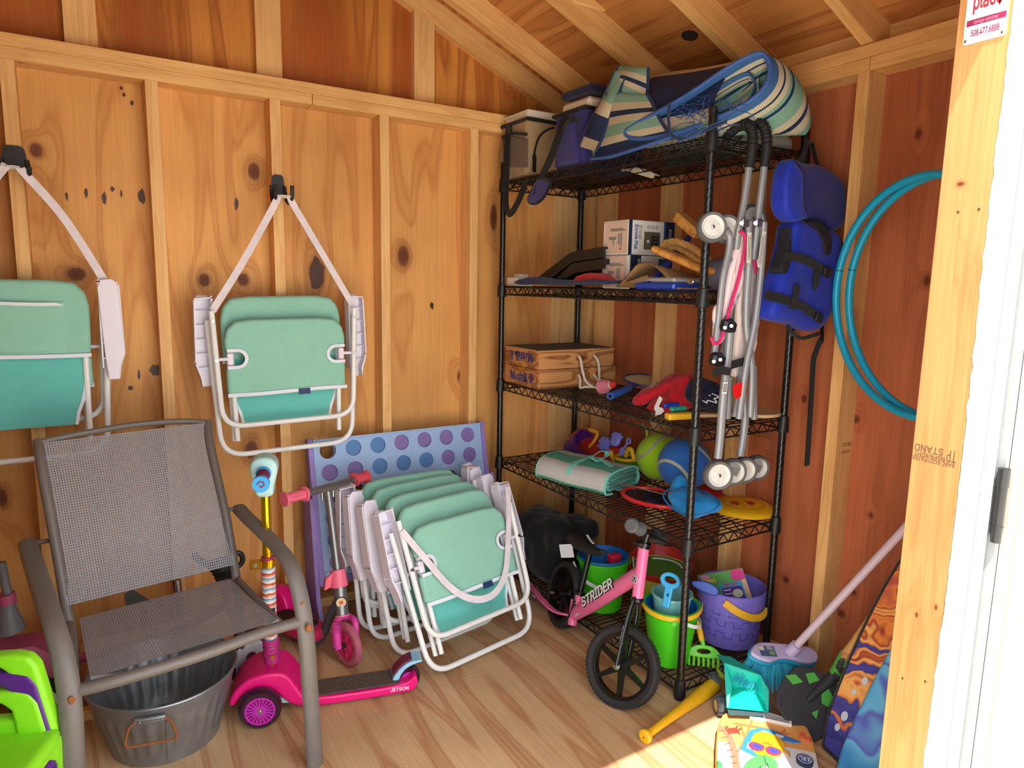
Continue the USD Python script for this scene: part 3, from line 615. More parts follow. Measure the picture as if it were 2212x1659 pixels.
# denser walls so that the ribs show
body = None
prof2 = [(0, .006), (.138, .006), (.1445, 0), (.147, .010)]+[(.150+.036*k/8, .03+.13*k/8) for k in range(9)]+[(.1872, .164), (.190, .172), (.1995, .204)]+[(.196, .204), (.187, .172)]+[(.1835-.036*k/8, .158-.128*k/8) for k in range(9)]+[(.14, .013), (0, .013)]
body = lathe(prof2, n); vv = body.vertices.copy(); rr = np.hypot(vv[:, 0], vv[:, 1]); ang = np.arctan2(vv[:, 1], vv[:, 0])
sel = (vv[:, 2] > .035) & (vv[:, 2] < .155) & (rr > .1); vv[sel, :2] *= (1+.016*np.clip(np.cos(ang[sel]*30)*2, -.2, 1))[:, None]; body.vertices = vv; body.apply_translation((-2.255, -.78, 0))
tb = tub.add('body', body, galv)
tub.add('rolled_rim', tube(np.array([(-2.255+.199*math.cos(a), -.78+.199*math.sin(a), .205) for a in np.linspace(0, 2*math.pi, 65)[:-1]]), .0042, 8, closed=True), galv, tb)
for s, a0 in ((1, math.radians(-104)), (-1, math.radians(76))):
    d = V(math.cos(a0), math.sin(a0), 0); t = V(-d[1], d[0], 0); c = V(-2.255, -.78, 0)
    q = lambda u, r, z: c+t*u+d*r+V(0, 0, z)
    hd = tub.add('handle', tube(fillet([q(-.028, .200, .181), q(-.050, .206, .170), q(-.066, .206, .112), q(.066, .206, .112), q(.050, .206, .170), q(.028, .200, .181)], .02, 5), .0036, 8), rust)
    tub.add('handle_clip', cat([strap(np.array([q(u, math.sqrt(.195**2-u*u)+.004, .176) for u in np.linspace(-.034, .034, 7)]), .016, .004, d), tube(np.array([q(u, .2035-u*u*2.2, .182) for u in np.linspace(-.036, .036, 7)]), .006, 8)]), galv, hd)
    for u in (-.027, .027): tub.add('rivet', blob(q(u, .197, .172), (.004, .004, .004), sub=2), steel, hd)
tub.add('seam', strap(np.array([V(-2.255, -.78, 0)+V(math.cos(-1.62), math.sin(-1.62), 0)*r+V(0, 0, z) for r, z in ((.151, .02), (.1655, .07), (.1805, .12), (.19, .155))]), .008, .003, V(0, -1, 0)), galv, tb)

# ================================================================ stacked toddler chairs, lime and purple
lime = plain('lime_plastic', (140, 224, 36), .42, spec=.45); purple = plain('purple_plastic', (86, 30, 132), .42)
GX = unit(V(.92, -.38, 0)); GY = V(.38, .92, 0)/np.linalg.norm(V(.38, .92, 0)); GO = V(-2.688, -1.240, 0)
def toddler_chair(label, zs, mat, sh):
    T = Thing('toddler_chair', label, 'child chair', GO+V(0, 0, zs-.30)); k = sh
    w = lambda x, y, z: GO+GX*x+GY*y+V(0, 0, z)
    m = frame(GO+V(0, 0, zs-.02), GX, GY)
    T.add('seat', puff(rrect(.33*k, .33*k, .05), .040, .016, m @ trans((0, 0, 0))), mat)
    for s in (-1, 1):
        pol = Polygon([(-.155, -.02), (.158, -.02), (.150, .03), (.128, .15), (.112, .172), (.085, .180), (-.15, .180), (-.17, .12)]).difference(Polygon([(-.11, .035), (.075, .035), (.066, .13), (.05, .146), (-.10, .146)]).buffer(.006))
        T.add('armrest', puff(pol, .036, .014, frame(w(0, s*.145*k, zs), GX, (0, 0, 1))), mat)
    T.add('backrest', puff(Polygon([(-.13, 0), (.13, 0), (.12, .25), (.08, .28), (-.08, .28), (-.12, .25)]).difference(rrect(.12, .10, .03, 0, .16)), .024, .01, frame(w(-.165*k, 0, zs), GY, (-GX[0]*.12, -GX[1]*.12, 1))), mat)
    for sx in (-1, 1):
        for sy in (-1, 1):
            T.add('leg', hull([w(sx*a*k+dx, sy*b*k+dy, z) for a, b, z, h in ((.135, .135, zs-.03, .030), (.150, .150, 0 if zs > .32 else 0, .018)) for dx in (-h, h) for dy in (-h, h)]), mat)
    T.add('apron', puff(Polygon([(-.14, 0), (.14, 0), (.15, -.05), (.11, -.045), (.08, -.02), (-.08, -.02), (-.11, -.045), (-.15, -.05)]), .012, .004, frame(w(.158*k, 0, zs-.02), GY, (0, 0, 1))), mat)
toddler_chair('lime green plastic toddler armchair on top of the stack at the left edge', .345, lime, 1.0)
toddler_chair('purple plastic toddler armchair nested between two lime ones at the left edge', .305, purple, .975)
toddler_chair('lime green plastic toddler armchair at the bottom of the stack, under the purple one', .265, lime, .95)

# loose batten on the floor
single('wood_batten', 'pale wooden batten lying on the floor behind the wash tub', 'wood', obox((-2.50, -.575, .0165), (1, -.16, 0), (0, 0, 1), (.42, .033, .030), .002), lumber_x)

# ================================================================ pink tricycle by the back wall
tpk = plain('faded_pink_plastic', (176, 78, 118), .5, var=.05); tyre = plain('black_tyre', (26, 26, 28), .75, var=.1); hubw = plain('white_wheel_plastic', (206, 204, 208), .5); gr = plain('grey_plastic', (112, 116, 124), .5); chrome = plain('chrome_tube', (200, 202, 206), .2, metal=1.0)
mag = plain('dark_magenta_cap', (120, 34, 74), .45); lpk = plain('light_pink_plastic', (214, 128, 150), .45)
tr = Thing('tricycle', 'faded pink push-along tricycle with white hub wheels behind the patio chair', 'tricycle', (-2.3, -.45, 0))
def wheel(T, c, ax, r, w, tyre_m, hub_m, cap_m, hubr=.66, parent=None, cap=.018):
    m = axis_frame(c, ax); k = w/2
    tw = T.add('wheel', lathe([(r*hubr*.98, -k*.9), (r*.90, -k), (r*.97, -k*.7), (r, -k*.25), (r, k*.25), (r*.97, k*.7), (r*.90, k), (r*hubr*.98, k*.9), (r*hubr*.98, -k*.9)], 40, m), tyre_m, parent)
    T.add('hub', lathe([(0, -k*.8), (r*hubr*.9, -k*.95), (r*hubr, -k*.8), (r*hubr, k*.8), (r*hubr*.9, k*.95), (r*hubr*.5, k*1.15), (0, k*1.25)], 32, m), hub_m, tw if parent is None else None)
    T.add('hub_cap', lathe([(0, k*1.2), (cap, k*1.2), (cap*.9, k*1.2+.006), (0, k*1.2+.008)], 20, m), cap_m, tw if parent is None else None)
    return tw
wheel(tr, V(-2.575, -.545, .072), V(.10, -1, 0), .072, .035, tyre, hubw, mag)
wheel(tr, V(-2.545, -.285, .072), V(-.10, 1, 0), .072, .035, tyre, hubw, mag)
wheel(tr, V(-1.99, -.605, .088), V(.25, -1, 0), .088, .038, tyre, hubw, mag)
tr.add('rear_body', jitter(hull([V(-2.74, -.52, .10), V(-2.74, -.32, .10), V(-2.50, -.53, .09), V(-2.50, -.31, .09), V(-2.49, -.50, .145), V(-2.49, -.33, .145), V(-2.58, -.47, .215), V(-2.58, -.37, .215), V(-2.72, -.47, .23), V(-2.72, -.37, .23)]).subdivide().subdivide(), .006, 9, 3), tpk)
tr.add('axle', cyl((-2.575, -.54, .072), (-2.545, -.29, .072), .008), gr)
tr.add('frame_tube', tube(bez([V(-2.55, -.41, .12), V(-2.40, -.44, .13), V(-2.2, -.49, .17), V(-2.05, -.54, .25)], 6), .016), tpk)
tr.add('push_pole', cyl(at(2, 1215, 'y', -.42), at(20, 1300, 'y', -.42), .0125), gr)
tr.add('pole_collar', cyl(at(12, 1283, 'y', -.42), at(17, 1303, 'y', -.42), .024, n=20), tpk)
tr.add('pole_socket', cyl(at(14, 1303, 'y', -.42), at(24, 1362, 'y', -.42), .020, .040), gr)
tr.add('seat', hull([at(x, y, 'y', yy) for x, y in ((268, 1283), (272, 1308), (330, 1300), (285, 1272), (306, 1290)) for yy in (-.40, -.52)]), blk_pl)
tr.add('seat_post', cyl(at(381, 1252, 'y', -.50), at(392, 1330, 'y', -.50), .013), chrome)
tr.add('fork', cat([tube(np.array([V(-2.0, -.57+s*.03, .09), V(-2.02, -.55+s*.025, .2), at(484, 1265, 'y', -.53)]), .014) for s in (-1, 1)]), tpk)
tr.add('head_tube', cyl(at(484, 1258, 'y', -.53), at(486, 1240, 'y', -.53), .028), lpk)
c0, c1 = at(486, 1248, 'y', -.53), at(480, 1222, 'y', -.53); dd = c1-c0
tr.add('bellows', lathe([(0, 0), (.030, 0), (.033, .01), (.028, .016), (.036, .024), (.030, .031), (.041, .04), (.036, .05), (.05, .058), (0, .07)], 24, axis_frame(c0, dd)), blk_pl)
tr.add('handlebar', tube(bez([at(470, 1222, 'y', -.50), at(440, 1216, 'y', -.56), at(420, 1200, 'y', -.60)], 6), .012), blk_pl)
tr.add('grip', tube(np.array([at(512, 1209, 'y', -.53)+V(.018*math.cos(a), 0, .024*math.sin(a)) for a in np.linspace(0, 2*math.pi, 21)[:-1]]), .009, 8, closed=True), blk_pl)

# ================================================================ pink three-wheel scooter
hot = plain('hot_pink_plastic', (238, 16, 122), .35, spec=.5); magt = plain('magenta_wheel', (196, 40, 176), .4); smoke = plain('smoky_tyre', (58, 24, 44), .3, var=.15, vscale=60, spec=.5)
gold = plain('gold_tube', (226, 172, 20), .18, metal=.9); plum = plain('plum_sleeve', (176, 44, 122), .45); sky_b = plain('sky_blue_plastic', (150, 200, 228), .45); bright_b = plain('bright_blue_plastic', (40, 150, 214), .45)
aq = plain('pale_aqua_plastic', (170, 208, 206), .5); maroon = plain('maroon_plastic', (110, 26, 54), .5); wht = plain('white_print', (240, 240, 240), .6); blkp = plain('black_print', (18, 18, 18), .6); redp = plain('red_print', (206, 40, 44), .6)
SX = unit(V(-.960, .280, 0)); SY = unit(np.cross((0, 0, 1), SX)); SO = V(-1.955, -.800, 0)       # forward, left; origin under the steering stem
sw = lambda x, y, z: SO+SX*x+SY*y+V(0, 0, z)
js = Thing('scooter', 'hot pink three-wheel scooter with gold stem beside the patio chair leg', 'scooter', SO)
MS = frame(SO, SX, (0, 0, 1))                                    # x forward, y up, z = to the right of travel (-SY)
side = lambda pts, w, z=0: prism(pts, w, MS @ trans((0, 0, z-w/2)))
fair = [(-.10, .055), (-.075, .10), (-.05, .138), (-.02, .152), (.03, .152), (.07, .138), (.105, .105), (.120, .070), (.105, .062), (.085, .088), (.05, .105), (.0, .100), (-.04, .06), (-.06, .042), (-.10, .035)]
bb = bez([V(x, y) for x, y in fair], 4, closed=True)
js.add('fairing', puff(Polygon(bb), .150, .03, MS), hot)
js.add('fairing_liner', puff(Polygon([(-.075, .036), (-.03, .062), (.02, .092), (.055, .096), (.06, .085), (.02, .07), (-.03, .042)]), .120, .01, MS), aq)
js.add('wheel_arch', puff(Polygon([(.03, .085), (.07, .095), (.09, .075), (.05, .07)]), .135, .01, MS), plain('teal_insert', (40, 150, 160), .5))
js.add('badge', tf(puff(Polygon([(.090, .088), (.118, .084), (.112, .102), (.098, .108)]), .004, .002, trans((0, 0, .076))), MS), bright_b)
deck = bez([V(-.085, .040), V(-.20, .038), V(-.34, .040), V(-.415, .050), V(-.440, .068), V(-.452, .052), V(-.447, .030), V(-.425, .016), V(-.33, .012), V(-.2, .010), V(-.10, .014), V(-.06, .03)], 4, closed=True)
dk = js.add('deck', puff(Polygon(deck), .105, .012, MS), hot)
grip = plain('deck_grip', (88, 74, 66), .9, var=.35, vscale=60, bump=.3, bscale=500)
js.add('deck_mat', hull([sw(x, y, z) for x, z in ((-.09, .043), (-.09, .038), (-.395, .0475), (-.395, .043)) for y in (-.043, .043)]), grip, dk)
js.add('lettering', text('JETSON', .011, MS @ trans((-.422, .027, .0526)) @ np.diag([-1, 1, -1, 1.0]) @ rot((0, 1, 0), 180) @ np.eye(4) if False else frame(sw(-.362, .0533, .026), -SX, (0, 0, 1)) , .0006, True), wht, dk)
fe = [(-.372, .050), (-.385, .072), (-.405, .092), (-.430, .105), (-.462, .108), (-.470, .102), (-.44, .095), (-.415, .082), (-.40, .064), (-.392, .048)]
fd = js.add('rear_fender', puff(Polygon(bez([V(*q) for q in fe], 3, closed=True)), .060, .008, MS), sky_b)
js.add('brake_pad', strap(np.array([sw(x, 0, z) for x, z in ((-.376, .062), (-.389, .082), (-.409, .1005), (-.436, .1118))]), .044, .006, np.array([V(*(SX*a))+V(0, 0, 1) for a in (1.5, 1.1, .7, .3)])), maroon, fd)
wheel(js, sw(-.425, 0, .040), -SY, .040, .036, smoke, magt, steel, .6)
for s in (-1, 1):
    c = sw(.028, s*.098, .062); m = axis_frame(c, SY*s); k = .019
    w_ = js.add('front_wheel', lathe([(.043, -k), (.054, -k), (.060, -k*.6), (.062, 0), (.060, k*.6), (.054, k), (.043, k), (.043, -k)], 48, m), smoke)
    spokes = unary_union([affinity.rotate(sbox(.010, -.0022, .044, .0022), a*360/20, origin=(0, 0)) for a in range(20)]+[Point(0, 0).buffer(.012), Point(0, 0).buffer(.0435).difference(Point(0, 0).buffer(.0385))])
    js.add('spoked_hub', prism(spokes, .006, m @ trans((0, 0, k-.005))), magt, w_); js.add('hub_plate', lathe([(0, .008), (.043, .008), (.043, .012), (0, .012)], 32, m), plum, w_)
    js.add('bolt', lathe([(0, k), (.009, k), (.008, k+.003), (.004, k+.003), (.004, k+.006), (0, k+.007)], 16, m), steel, w_)
js.add('front_axle', cyl(sw(.028, -.09, .062), sw(.028, .09, .062), .007), gr)
stm = lambda z: sw(-.001*z, 0, z)
js.add('stem_socket', lathe([(0, .13), (.023, .13), (.0225, .175), (.026, .176), (.027, .184), (.0235, .186), (.0235, .20), (.0255, .204), (.0235, .208), (.0255, .214), (.0235, .218), (.0255, .224), (.0245, .232), (0, .232)], 28, trans(SO)), plum)
for z in (.150, .180): js.add('bolt', cyl(sw(-.005, .0215, z)+V(0, 0, 0), sw(-.005, .030, z), .006, n=12), gold)
# wrapped graphic of rings: white, red-orange and blue bands
def band_mat(name, stops, axis='z', period=.03, interpolate=False, rough=.5):
    if name in _mats: return _mats[name]
    return _mats.setdefault(name, usdkit.material(stage, matname(name), {'g': ('geometry', {}), 's': ('separate_xyz', {}), 'n': ('noise_texture', {'scale': 55.0, 'detail': 1.0}), 'na': ('math', {'math_type': 'multiply_add', 'value2': .35, 'value3': 0}), 'm': ('math', {'math_type': 'multiply', 'value2': 1/period}), 'f': ('math', {'math_type': 'fraction'}),
        'r': ('rgb_ramp', {'ramp': [(p, np.array(lin(*c))) for p, c in stops], 'interpolate': interpolate}), 'p': ('principled_bsdf', {'roughness': rough})},
        [('g.position', 's.vector'), ('g.position', 'n.vector'), (f's.{axis}', 'm.value1'), ('n.fac', 'na.value1'), ('m.value', 'na.value3'), ('na.value', 'f.value1'), ('f.value', 'r.fac'), ('r.color', 'p.base_color')], surface='p.BSDF'))
wrap = band_mat('stem_wrap', [(0, (235, 232, 226)), (.30, (40, 140, 190)), (.40, (235, 232, 226)), (.62, (226, 120, 80)), (.78, (190, 46, 40)), (.9, (235, 232, 226))], 'z', .033, True)
st = js.add('stem_sleeve', cyl(sw(0, 0, .23), sw(0, 0, .470), .0205, n=24), wrap)
js.add('warning_label', prism(sbox(-.011, 0, .011, .075), .002, frame(sw(-.006, .0195, .262), -SX, (0, 0, 1))), blkp, st)
for k in range(9): js.add('label_print', prism(sbox(-.008, .006+.0075*k, .008-.002*(k % 3), .009+.0075*k), .0006, frame(sw(-.006, .0216, .262), -SX, (0, 0, 1))), plain('label_cream', (214, 206, 180), .6), st, kind=None)
js.add('stem_tube', cyl(sw(0, 0, .47), sw(0, 0, .715), .0145, n=24), gold)
js.add('clamp', cat([cyl(sw(0, 0, .468), sw(0, 0, .492), .0235, n=24), tf(box((-.011, -.012, -.009), (.022, .012, .015), .002), frame(sw(.030, .004, .474), SX, SY))]), gold)
js.add('clamp_bolt', cyl(sw(.035, .0175, .478), sw(.035, .013, .478), .006, n=12), steel); js.add('clamp_ring', cyl(sw(0, 0, .492), sw(0, 0, .498), .019, n=24), plum)
js.add('handlebar_hub', jitter(puff(Polygon(bez([V(-.022, -.05), V(.022, -.05), V(.028, -.02), V(.040, .03), (.034, .055), V(.015, .068), V(-.015, .068), V(-.034, .055), V(-.040, .03), V(-.028, -.02)], 3, closed=True)), .075, .028, frame(sw(0, 0, .748), SX, (0, 0, 1))), .0005, 20), aq)
for s in (-1, 1):
    gp = js.add('grip', cat([cyl(sw(0, s*.035, .770), sw(0, s*.125, .766), .0165, n=20)]+[lathe([(.0165, -.002), (.0185, 0), (.0165, .002), (.0165, -.002)], 20, axis_frame(sw(0, s*(.05+.012*k), .7695), SY*s)) for k in range(6)]), maroon)
    js.add('grip_end', cyl(sw(0, s*.122, .766), sw(0, s*.138, .766), .0235, n=24), bright_b, gp); js.add('grip_collar', cyl(sw(0, s*.036, .770), sw(0, s*.048, .770), .022, n=24), bright_b, gp)
e = frame(sw(0, .1384, .766), -SX, (0, 0, 1)); js.add('emblem', prism(LineString([(-.009, .002), (-.004, .009), (.007, .007), (.009, -.002), (.002, -.008), (-.004, -.004)]).buffer(.0019), .0008, e), maroon)

# ================================================================ grey and pink two-wheel scooter
gm = plain('scooter_grey_metal', (134, 132, 130), .35, metal=.7); dgm = plain('dark_grey_frame', (78, 78, 82), .5); salmon = plain('salmon_pink_plastic', (234, 108, 134), .45); coral = plain('coral_grip', (228, 84, 96), .5); pinkf = plain('fork_pink', (222, 70, 160), .45); clr = plain('clear_pink_tyre', (176, 92, 110), .25, var=.12, vscale=40, spec=.6); deckr = plain('raspberry_deck', (206, 40, 92), .5)
s2 = Thing('scooter', 'grey two-wheel scooter with coral handgrips standing before the game board', 'scooter', (-1.70, -.5, 0))
wc = V(-1.678, -.690, .078); hd = unit(V(.30, -.95, 0)); wa = unit(np.cross(hd, (0, 0, 1)))
if wa[0] > 0: wa = -wa
m = axis_frame(wc, wa)
w2 = s2.add('wheel', lathe([(.055, -.012), (.070, -.013), (.077, -.008), (.079, 0), (.077, .008), (.070, .013), (.055, .012), (.055, -.012)], 48, m), clr)
sp = Point(0, 0).buffer(.056, quad_segs=12).difference(unary_union([affinity.rotate(affinity.translate(affinity.scale(Point(0, 0).buffer(1), .012, .015), .034, 0), a*60, origin=(0, 0)) for a in range(6)]))
s2.add('spoked_hub', prism(sp, .016, m @ trans((0, 0, -.008))), deckr, w2); s2.add('hub_axle', cyl(wc-wa*.035, wc+wa*.035, .008, n=14), blk_pl, w2)
hb = at(727, 1345, 'y', -.63); ht0 = at(739, 1331, 'y', -.625); ht1 = at(733, 1262, 'y', -.590); htop = at(708, 1062, 'y', -.490)
s2.add('fork', cat([tube(bez([ht0, ht0+wa*s*.030+V(0, -.008, -.012), wc+wa*s*.040+V(0, .01, .06), wc+wa*s*.036], 6), .0125, 12) for s in (-1, 1)]), pinkf)
s2.add('fork_ribs', cat([tube(np.array([wc+wa*.040+V(0, .006, .012+.008*k)+V(.0150*math.cos(a), .0150*math.sin(a), 0) for a in np.linspace(0, 2*math.pi, 13)[:-1]]), .0018, 5, closed=True) for k in range(10)]), pinkf, kind='stuff')
hdt = s2.add('head_tube', cyl(ht0, ht1, .0235, n=24), gm)
e = axis_frame((ht0+ht1)/2+unit(V(-.25, -1, .1))*.0238, unit(V(-.28, -1, .12)))
s2.add('badge', prism(Point(0, 0).buffer(.020), .0012, e), blkp, hdt); s2.add('badge_print', prism(affinity.scale(Point(0, 0).buffer(.017), 1, 1), .0018, e), plain('badge_tan', (224, 190, 150), .5), hdt); s2.add('badge_flower', prism(unary_union([affinity.rotate(affinity.translate(Point(0, 0).buffer(.0022), .006, 0), a*45, origin=(0, 0)) for a in range(8)]+[Point(0, 0).buffer(.004)]), .0024, e), plain('badge_orange', (206, 96, 30), .5), hdt)
s2.add('head_ring', cyl(ht0, ht0+unit(ht1-ht0)*.006, .0255, n=24), salmon, hdt)
s2.add('stem_clamp', cat([cyl(ht1-unit(ht1-ht0)*.008, ht1+unit(htop-ht1)*.052, .031, .026, n=24), hull([ht1+V(-.02, 0, .0), ht1+V(-.055, -.006, -.01), ht1+V(-.05, -.006, .03), ht1+V(-.02, 0, .05), ht1+V(-.055, .012, -.01), ht1+V(-.05, .012, .03)])]), salmon)
s2.add('stem_tube', cyl(ht1, htop, .0140, n=20), gm)
bl, br_ = at(600, 1080, 'z', htop[2]+.008), at(786, 1029, 'z', htop[2]+.006)
bd = unit(br_-bl); mid = (bl+br_)/2
bl, br_ = htop+V(0, 0, .016)-bd*.185, htop+V(0, 0, .016)+bd*.185
s2.add('handlebar', cyl(bl, br_, .0135, n=18), gm)
s2.add('handlebar_bracket', cat([obox(htop+V(0, 0, .012), bd, (0, 0, 1), (.062, .020, .026), .004)]), gm)
for s in (-1, 1): s2.add('bracket_bolt', cyl(htop+bd*s*.025+V(0, 0, .008), htop+bd*s*.025+V(0, 0, -.024), .005, n=10), steel)
for s, a, b in ((-1, bl, bl+bd*.085), (1, br_, br_-bd*.062)):
    d = unit(b-a)
    s2.add('grip', cat([cyl(a, b, .018, n=20), cyl(b-d*.006, b+d*.003, .0275, n=22), cyl(a-d*.002, a+d*.006, .0255, n=22)]+[cyl(a+d*.01+np.cross(d, (math.cos(q), .2, math.sin(q)))*.0175, b-d*.01+np.cross(d, (math.cos(q), .2, math.sin(q)))*.0175, .003, n=6) for q in np.linspace(0, 6.28, 9)[:-1]]), salmon if s < 0 else coral)
rw = at(612, 1306, 'y', -.215); rw[2] = .075
s2.add('frame_tube', tube(bez([(ht0*.4+ht1*.6), at(712, 1335, 'y', -.565), at(694, 1376, 'y', -.53), at(672, 1384, 'y', -.50), at(640, 1376, 'y', -.44)], 7), .0165, 12), dgm)
da, db_ = at(694, 1366, 'z', .075), at(585, 1316, 'z', .085); dm = unit(V(*(da-db_)[:2], 0)); dn = V(-dm[1], dm[0], 0)
d2 = s2.add('deck', puff(rrect(np.linalg.norm(da-db_), .105, .03), .042, .012, frame((da+db_)/2-V(0, 0, .016), dm, dn)), deckr)
s2.add('deck_mat', prism(rrect(.19, .075, .02), .003, frame((da+db_)/2+V(0, 0, .0045), dm, dn)), blkp, d2)
s2.add('deck_lettering', text('OR', .034, frame((da+db_)/2+V(0, 0, .0076)-dm*.015-dn*.02, dm, dn), .001, True), coral, d2)
s2.add('rear_fender', jitter(puff(Polygon(bez([V(-.07, -.03), V(-.055, .045), V(0, .078), V(.06, .06), V(.085, .0), V(.05, -.02), V(.0, .02), V(-.03, -.02)], 4, closed=True)), .055, .01, frame(at(600, 1305, 'y', -.26), dm, (0, 0, 1))), .001, 10), hot)
wheel(s2, at(633, 1300, 'y', -.27), dn, .072, .028, clr, deckr, blk_pl, .7)

# ================================================================ on the top shelf
T1, T2, T3, T4, T5 = [t+.0022 for t in TIERS]
tan = fabric('tan_nylon', (168, 142, 106), 700); dgrey = fabric('grey_mesh_pocket', (104, 92, 80), 900); bweb = fabric('black_webbing', (24, 24, 25), 1500, var=.05)
vio = fabric('violet_blue_nylon', (58, 56, 122), 700); navyf = fabric('navy_nylon', (36, 38, 72), 700); liner = plain('white_liner', (232, 226, 214), .45)
ct = Thing('cooler_bag', 'tan cooler bag with white liner at the left end of the top shelf', 'cooler bag', (-.71, -.32, T1))
bl_ = lambda lo, hi, r, sub=2: jitter(box(lo, hi, r).subdivide().subdivide().subdivide(), .003, 12, 4)
ct.add('body', bl_((-.802, -.424, T1), (-.622, -.212, T1+.232), .014), tan)
ct.add('liner', box((-.790, -.412, T1+.15), (-.634, -.224, T1+.268), .012), liner); ct.add('liner_rim', box((-.797, -.418, T1+.258), (-.628, -.218, T1+.268), .004), liner)
ring = fillet([(-.803, -.425, T1+.228), (-.621, -.425, T1+.228), (-.621, -.211, T1+.228), (-.803, -.211, T1+.228)], .02, 5)
ct.add('top_binding', tube(np.array(ring), .0075, 8, closed=True), bweb)
ct.add('mesh_pocket', puff(Polygon(PX([(1086, 290), (1139, 300), (1139, 362), (1090, 362)], -.806)), .012, .005, FX(-.806)), dgrey)
ct.add('pocket_binding', strap(np.array([at(1084, 297, 'x', -.815), at(1110, 288, 'x', -.817), at(1139, 290, 'x', -.815)]), .012, .003, (-1, 0, 0)), bweb)
ct.add('end_pocket', puff(smoothpoly([(.02, .03), (.19, .03), (.20, .10), (.17, .175), (.03, .175), (.0, .10)]), .03, .014, frame(V(-.80, -.207, T1), (1, 0, 0), (0, 0, 1))), tan)
sp_ = ct.add('strap', strap(bez([at(1098, 275, 'x', -.823), at(1095, 330, 'x', -.826), at(1094, 395, 'x', -.830), at(1093, 440, 'x', -.832), at(1101, 462, 'x', -.84), at(1116, 442, 'x', -.836), at(1130, 410, 'x', -.83), at(1136, 388, 'x', -.81)], 6), .028, .0025, np.array([unit(V(-1, -.35, .0))]*43)), bweb)
ct.add('buckle', obox(at(1100, 280, 'x', -.825), (0, 1, 0), (0, 0, 1), (.036, .045, .012), .004), blk_pl, sp_)
ct.add('zip_cord', tube(bez([at(1152, 370, 'y', -.430), at(1154, 335, 'y', -.435), at(1163, 300, 'y', -.437), at(1180, 282, 'y', -.437), at(1197, 276, 'y', -.433)], 6), .0042, 8), bweb)
ct.add('zip_pull', hull([at(x, y, 'y', yy) for x, y in ((1150, 336), (1159, 336), (1158, 372), (1152, 372)) for yy in (-.431, -.438)]), blk_pl)
cb = Thing('cooler_bag', 'violet-blue cooler bag with navy lid beside the tan one on the top shelf', 'cooler bag', (-.64, -.71, T1))
cb.add('body', bl_((-.795, -.80, T1), (-.50, -.605, T1+.205), .014), vio)
cb.add('liner', box((-.770, -.79, T1+.15), (-.52, -.615, T1+.248), .012), liner)
cb.add('lid', jitter(tf(box((-.15, -.10, 0), (.15, .10, .028), .01).subdivide().subdivide(), frame(V(-.62, -.70, T1+.262), unit(V(1, 0, -.02)), (0, 1, 0))), .004, 10), navyf)
cb.add('top_binding', tube(np.array(fillet([(-.797, -.803, T1+.20), (-.50, -.803, T1+.20), (-.50, -.603, T1+.20), (-.797, -.603, T1+.20)], .02, 5)), .0075, 8, closed=True), bweb)
cb.add('front_pocket', puff(Polygon(PX([(1205, 265), (1240, 262), (1250, 350), (1207, 358)], -.805)), .022, .01, FX(-.805)), vio)
cb.add('handle', strap(bez([at(1212, 290, 'x', -.82), at(1222, 268, 'x', -.85), at(1238, 256, 'x', -.85), at(1247, 262, 'x', -.82)], 6), .022, .004, (-1, 0, .4)), bweb)
s_ = cb.add('strap', strap(bez([at(1224, 248, 'x', -.825), at(1208, 290, 'x', -.835), at(1190, 340, 'x', -.835), at(1176, 370, 'x', -.832), at(1168, 392, 'x', -.835), at(1158, 422, 'x', -.838)], 6), .032, .0025, (-1, -.3, 0)), bweb)
pad = smoothpoly(PX([(1140, 430), (1150, 408), (1163, 384), (1186, 386), (1190, 398), (1178, 425), (1162, 441), (1146, 442)], -.832), 4)
pd_ = cb.add('shoulder_pad_edge', puff(pad, .012, .005, FX(-.832)), bweb, s_); cb.add('shoulder_pad', puff(pad.buffer(-.008), .018, .006, FX(-.832)), vio, s_)

def stripes(name, bands, coord='u', weave=170.0, rough=.7, bump=.5):
    "woven mat: colour bands along one of the sheet's own coordinates, with a basket-weave relief"
    st, x = [], 0
    tot = sum(w for w, _ in bands)
    for w, c in bands: st.append((x/tot, np.array(lin(*c)))); x += w
    N = {'u': ('uvmap', {'attribute': 'st'}), 's': ('separate_xyz', {}), 'r': ('rgb_ramp', {'ramp': st, 'interpolate': False}),
         'g': ('texture_coordinate', {}), 'm': ('mapping', {'scale': (1, 1, 1)}), 'w': ('wave_texture', {'scale': weave, 'distortion': 0, 'bands_direction': 'diagonal'}), 'w2': ('wave_texture', {'scale': weave*1.1, 'distortion': 0, 'bands_direction': 'z'}), 'mm': ('math', {'math_type': 'multiply'}),
         'mx': ('mix_color', {'blend_type': 'multiply', 'fac': .45}), 'b': ('bump', {'strength': bump, 'distance': .0015}), 'p': ('principled_bsdf', {'roughness': rough, 'specular_ior_level': .35})}
    return usdkit.material(stage, matname(name), N, [('u.UV', 's.vector'), (('s.x' if coord == 'u' else 's.y'), 'r.fac'), ('g.object', 'w.vector'), ('g.object', 'w2.vector'), ('w.fac', 'mm.value1'), ('w2.fac', 'mm.value2'), ('r.color', 'mx.a'), ('w.color', 'mx.b'), ('mm.value', 'b.height'), ('b.normal', 'p.normal'), ('mx.result', 'p.base_color')], surface='p.BSDF')
NV, CR, MN, BLU = (30, 52, 96), (214, 204, 176), (136, 184, 166), (62, 110, 168)
mat_a = stripes('mat_stripes_roll', [(3, MN), (2, CR), (7, NV), (2.6, CR), (4, MN), (2.5, CR), (4, NV), (3, MN)])
mat_b = stripes('mat_stripes_flap', [(2.2, MN), (1.9, CR), (1.3, NV), (1.8, CR), (2.6, MN), (1.7, CR), (2.4, NV)])
mat_c = stripes('mat_stripes_strip', [(2, MN), (2.2, MN), (2, CR), (3.6, NV), (1.6, CR)])
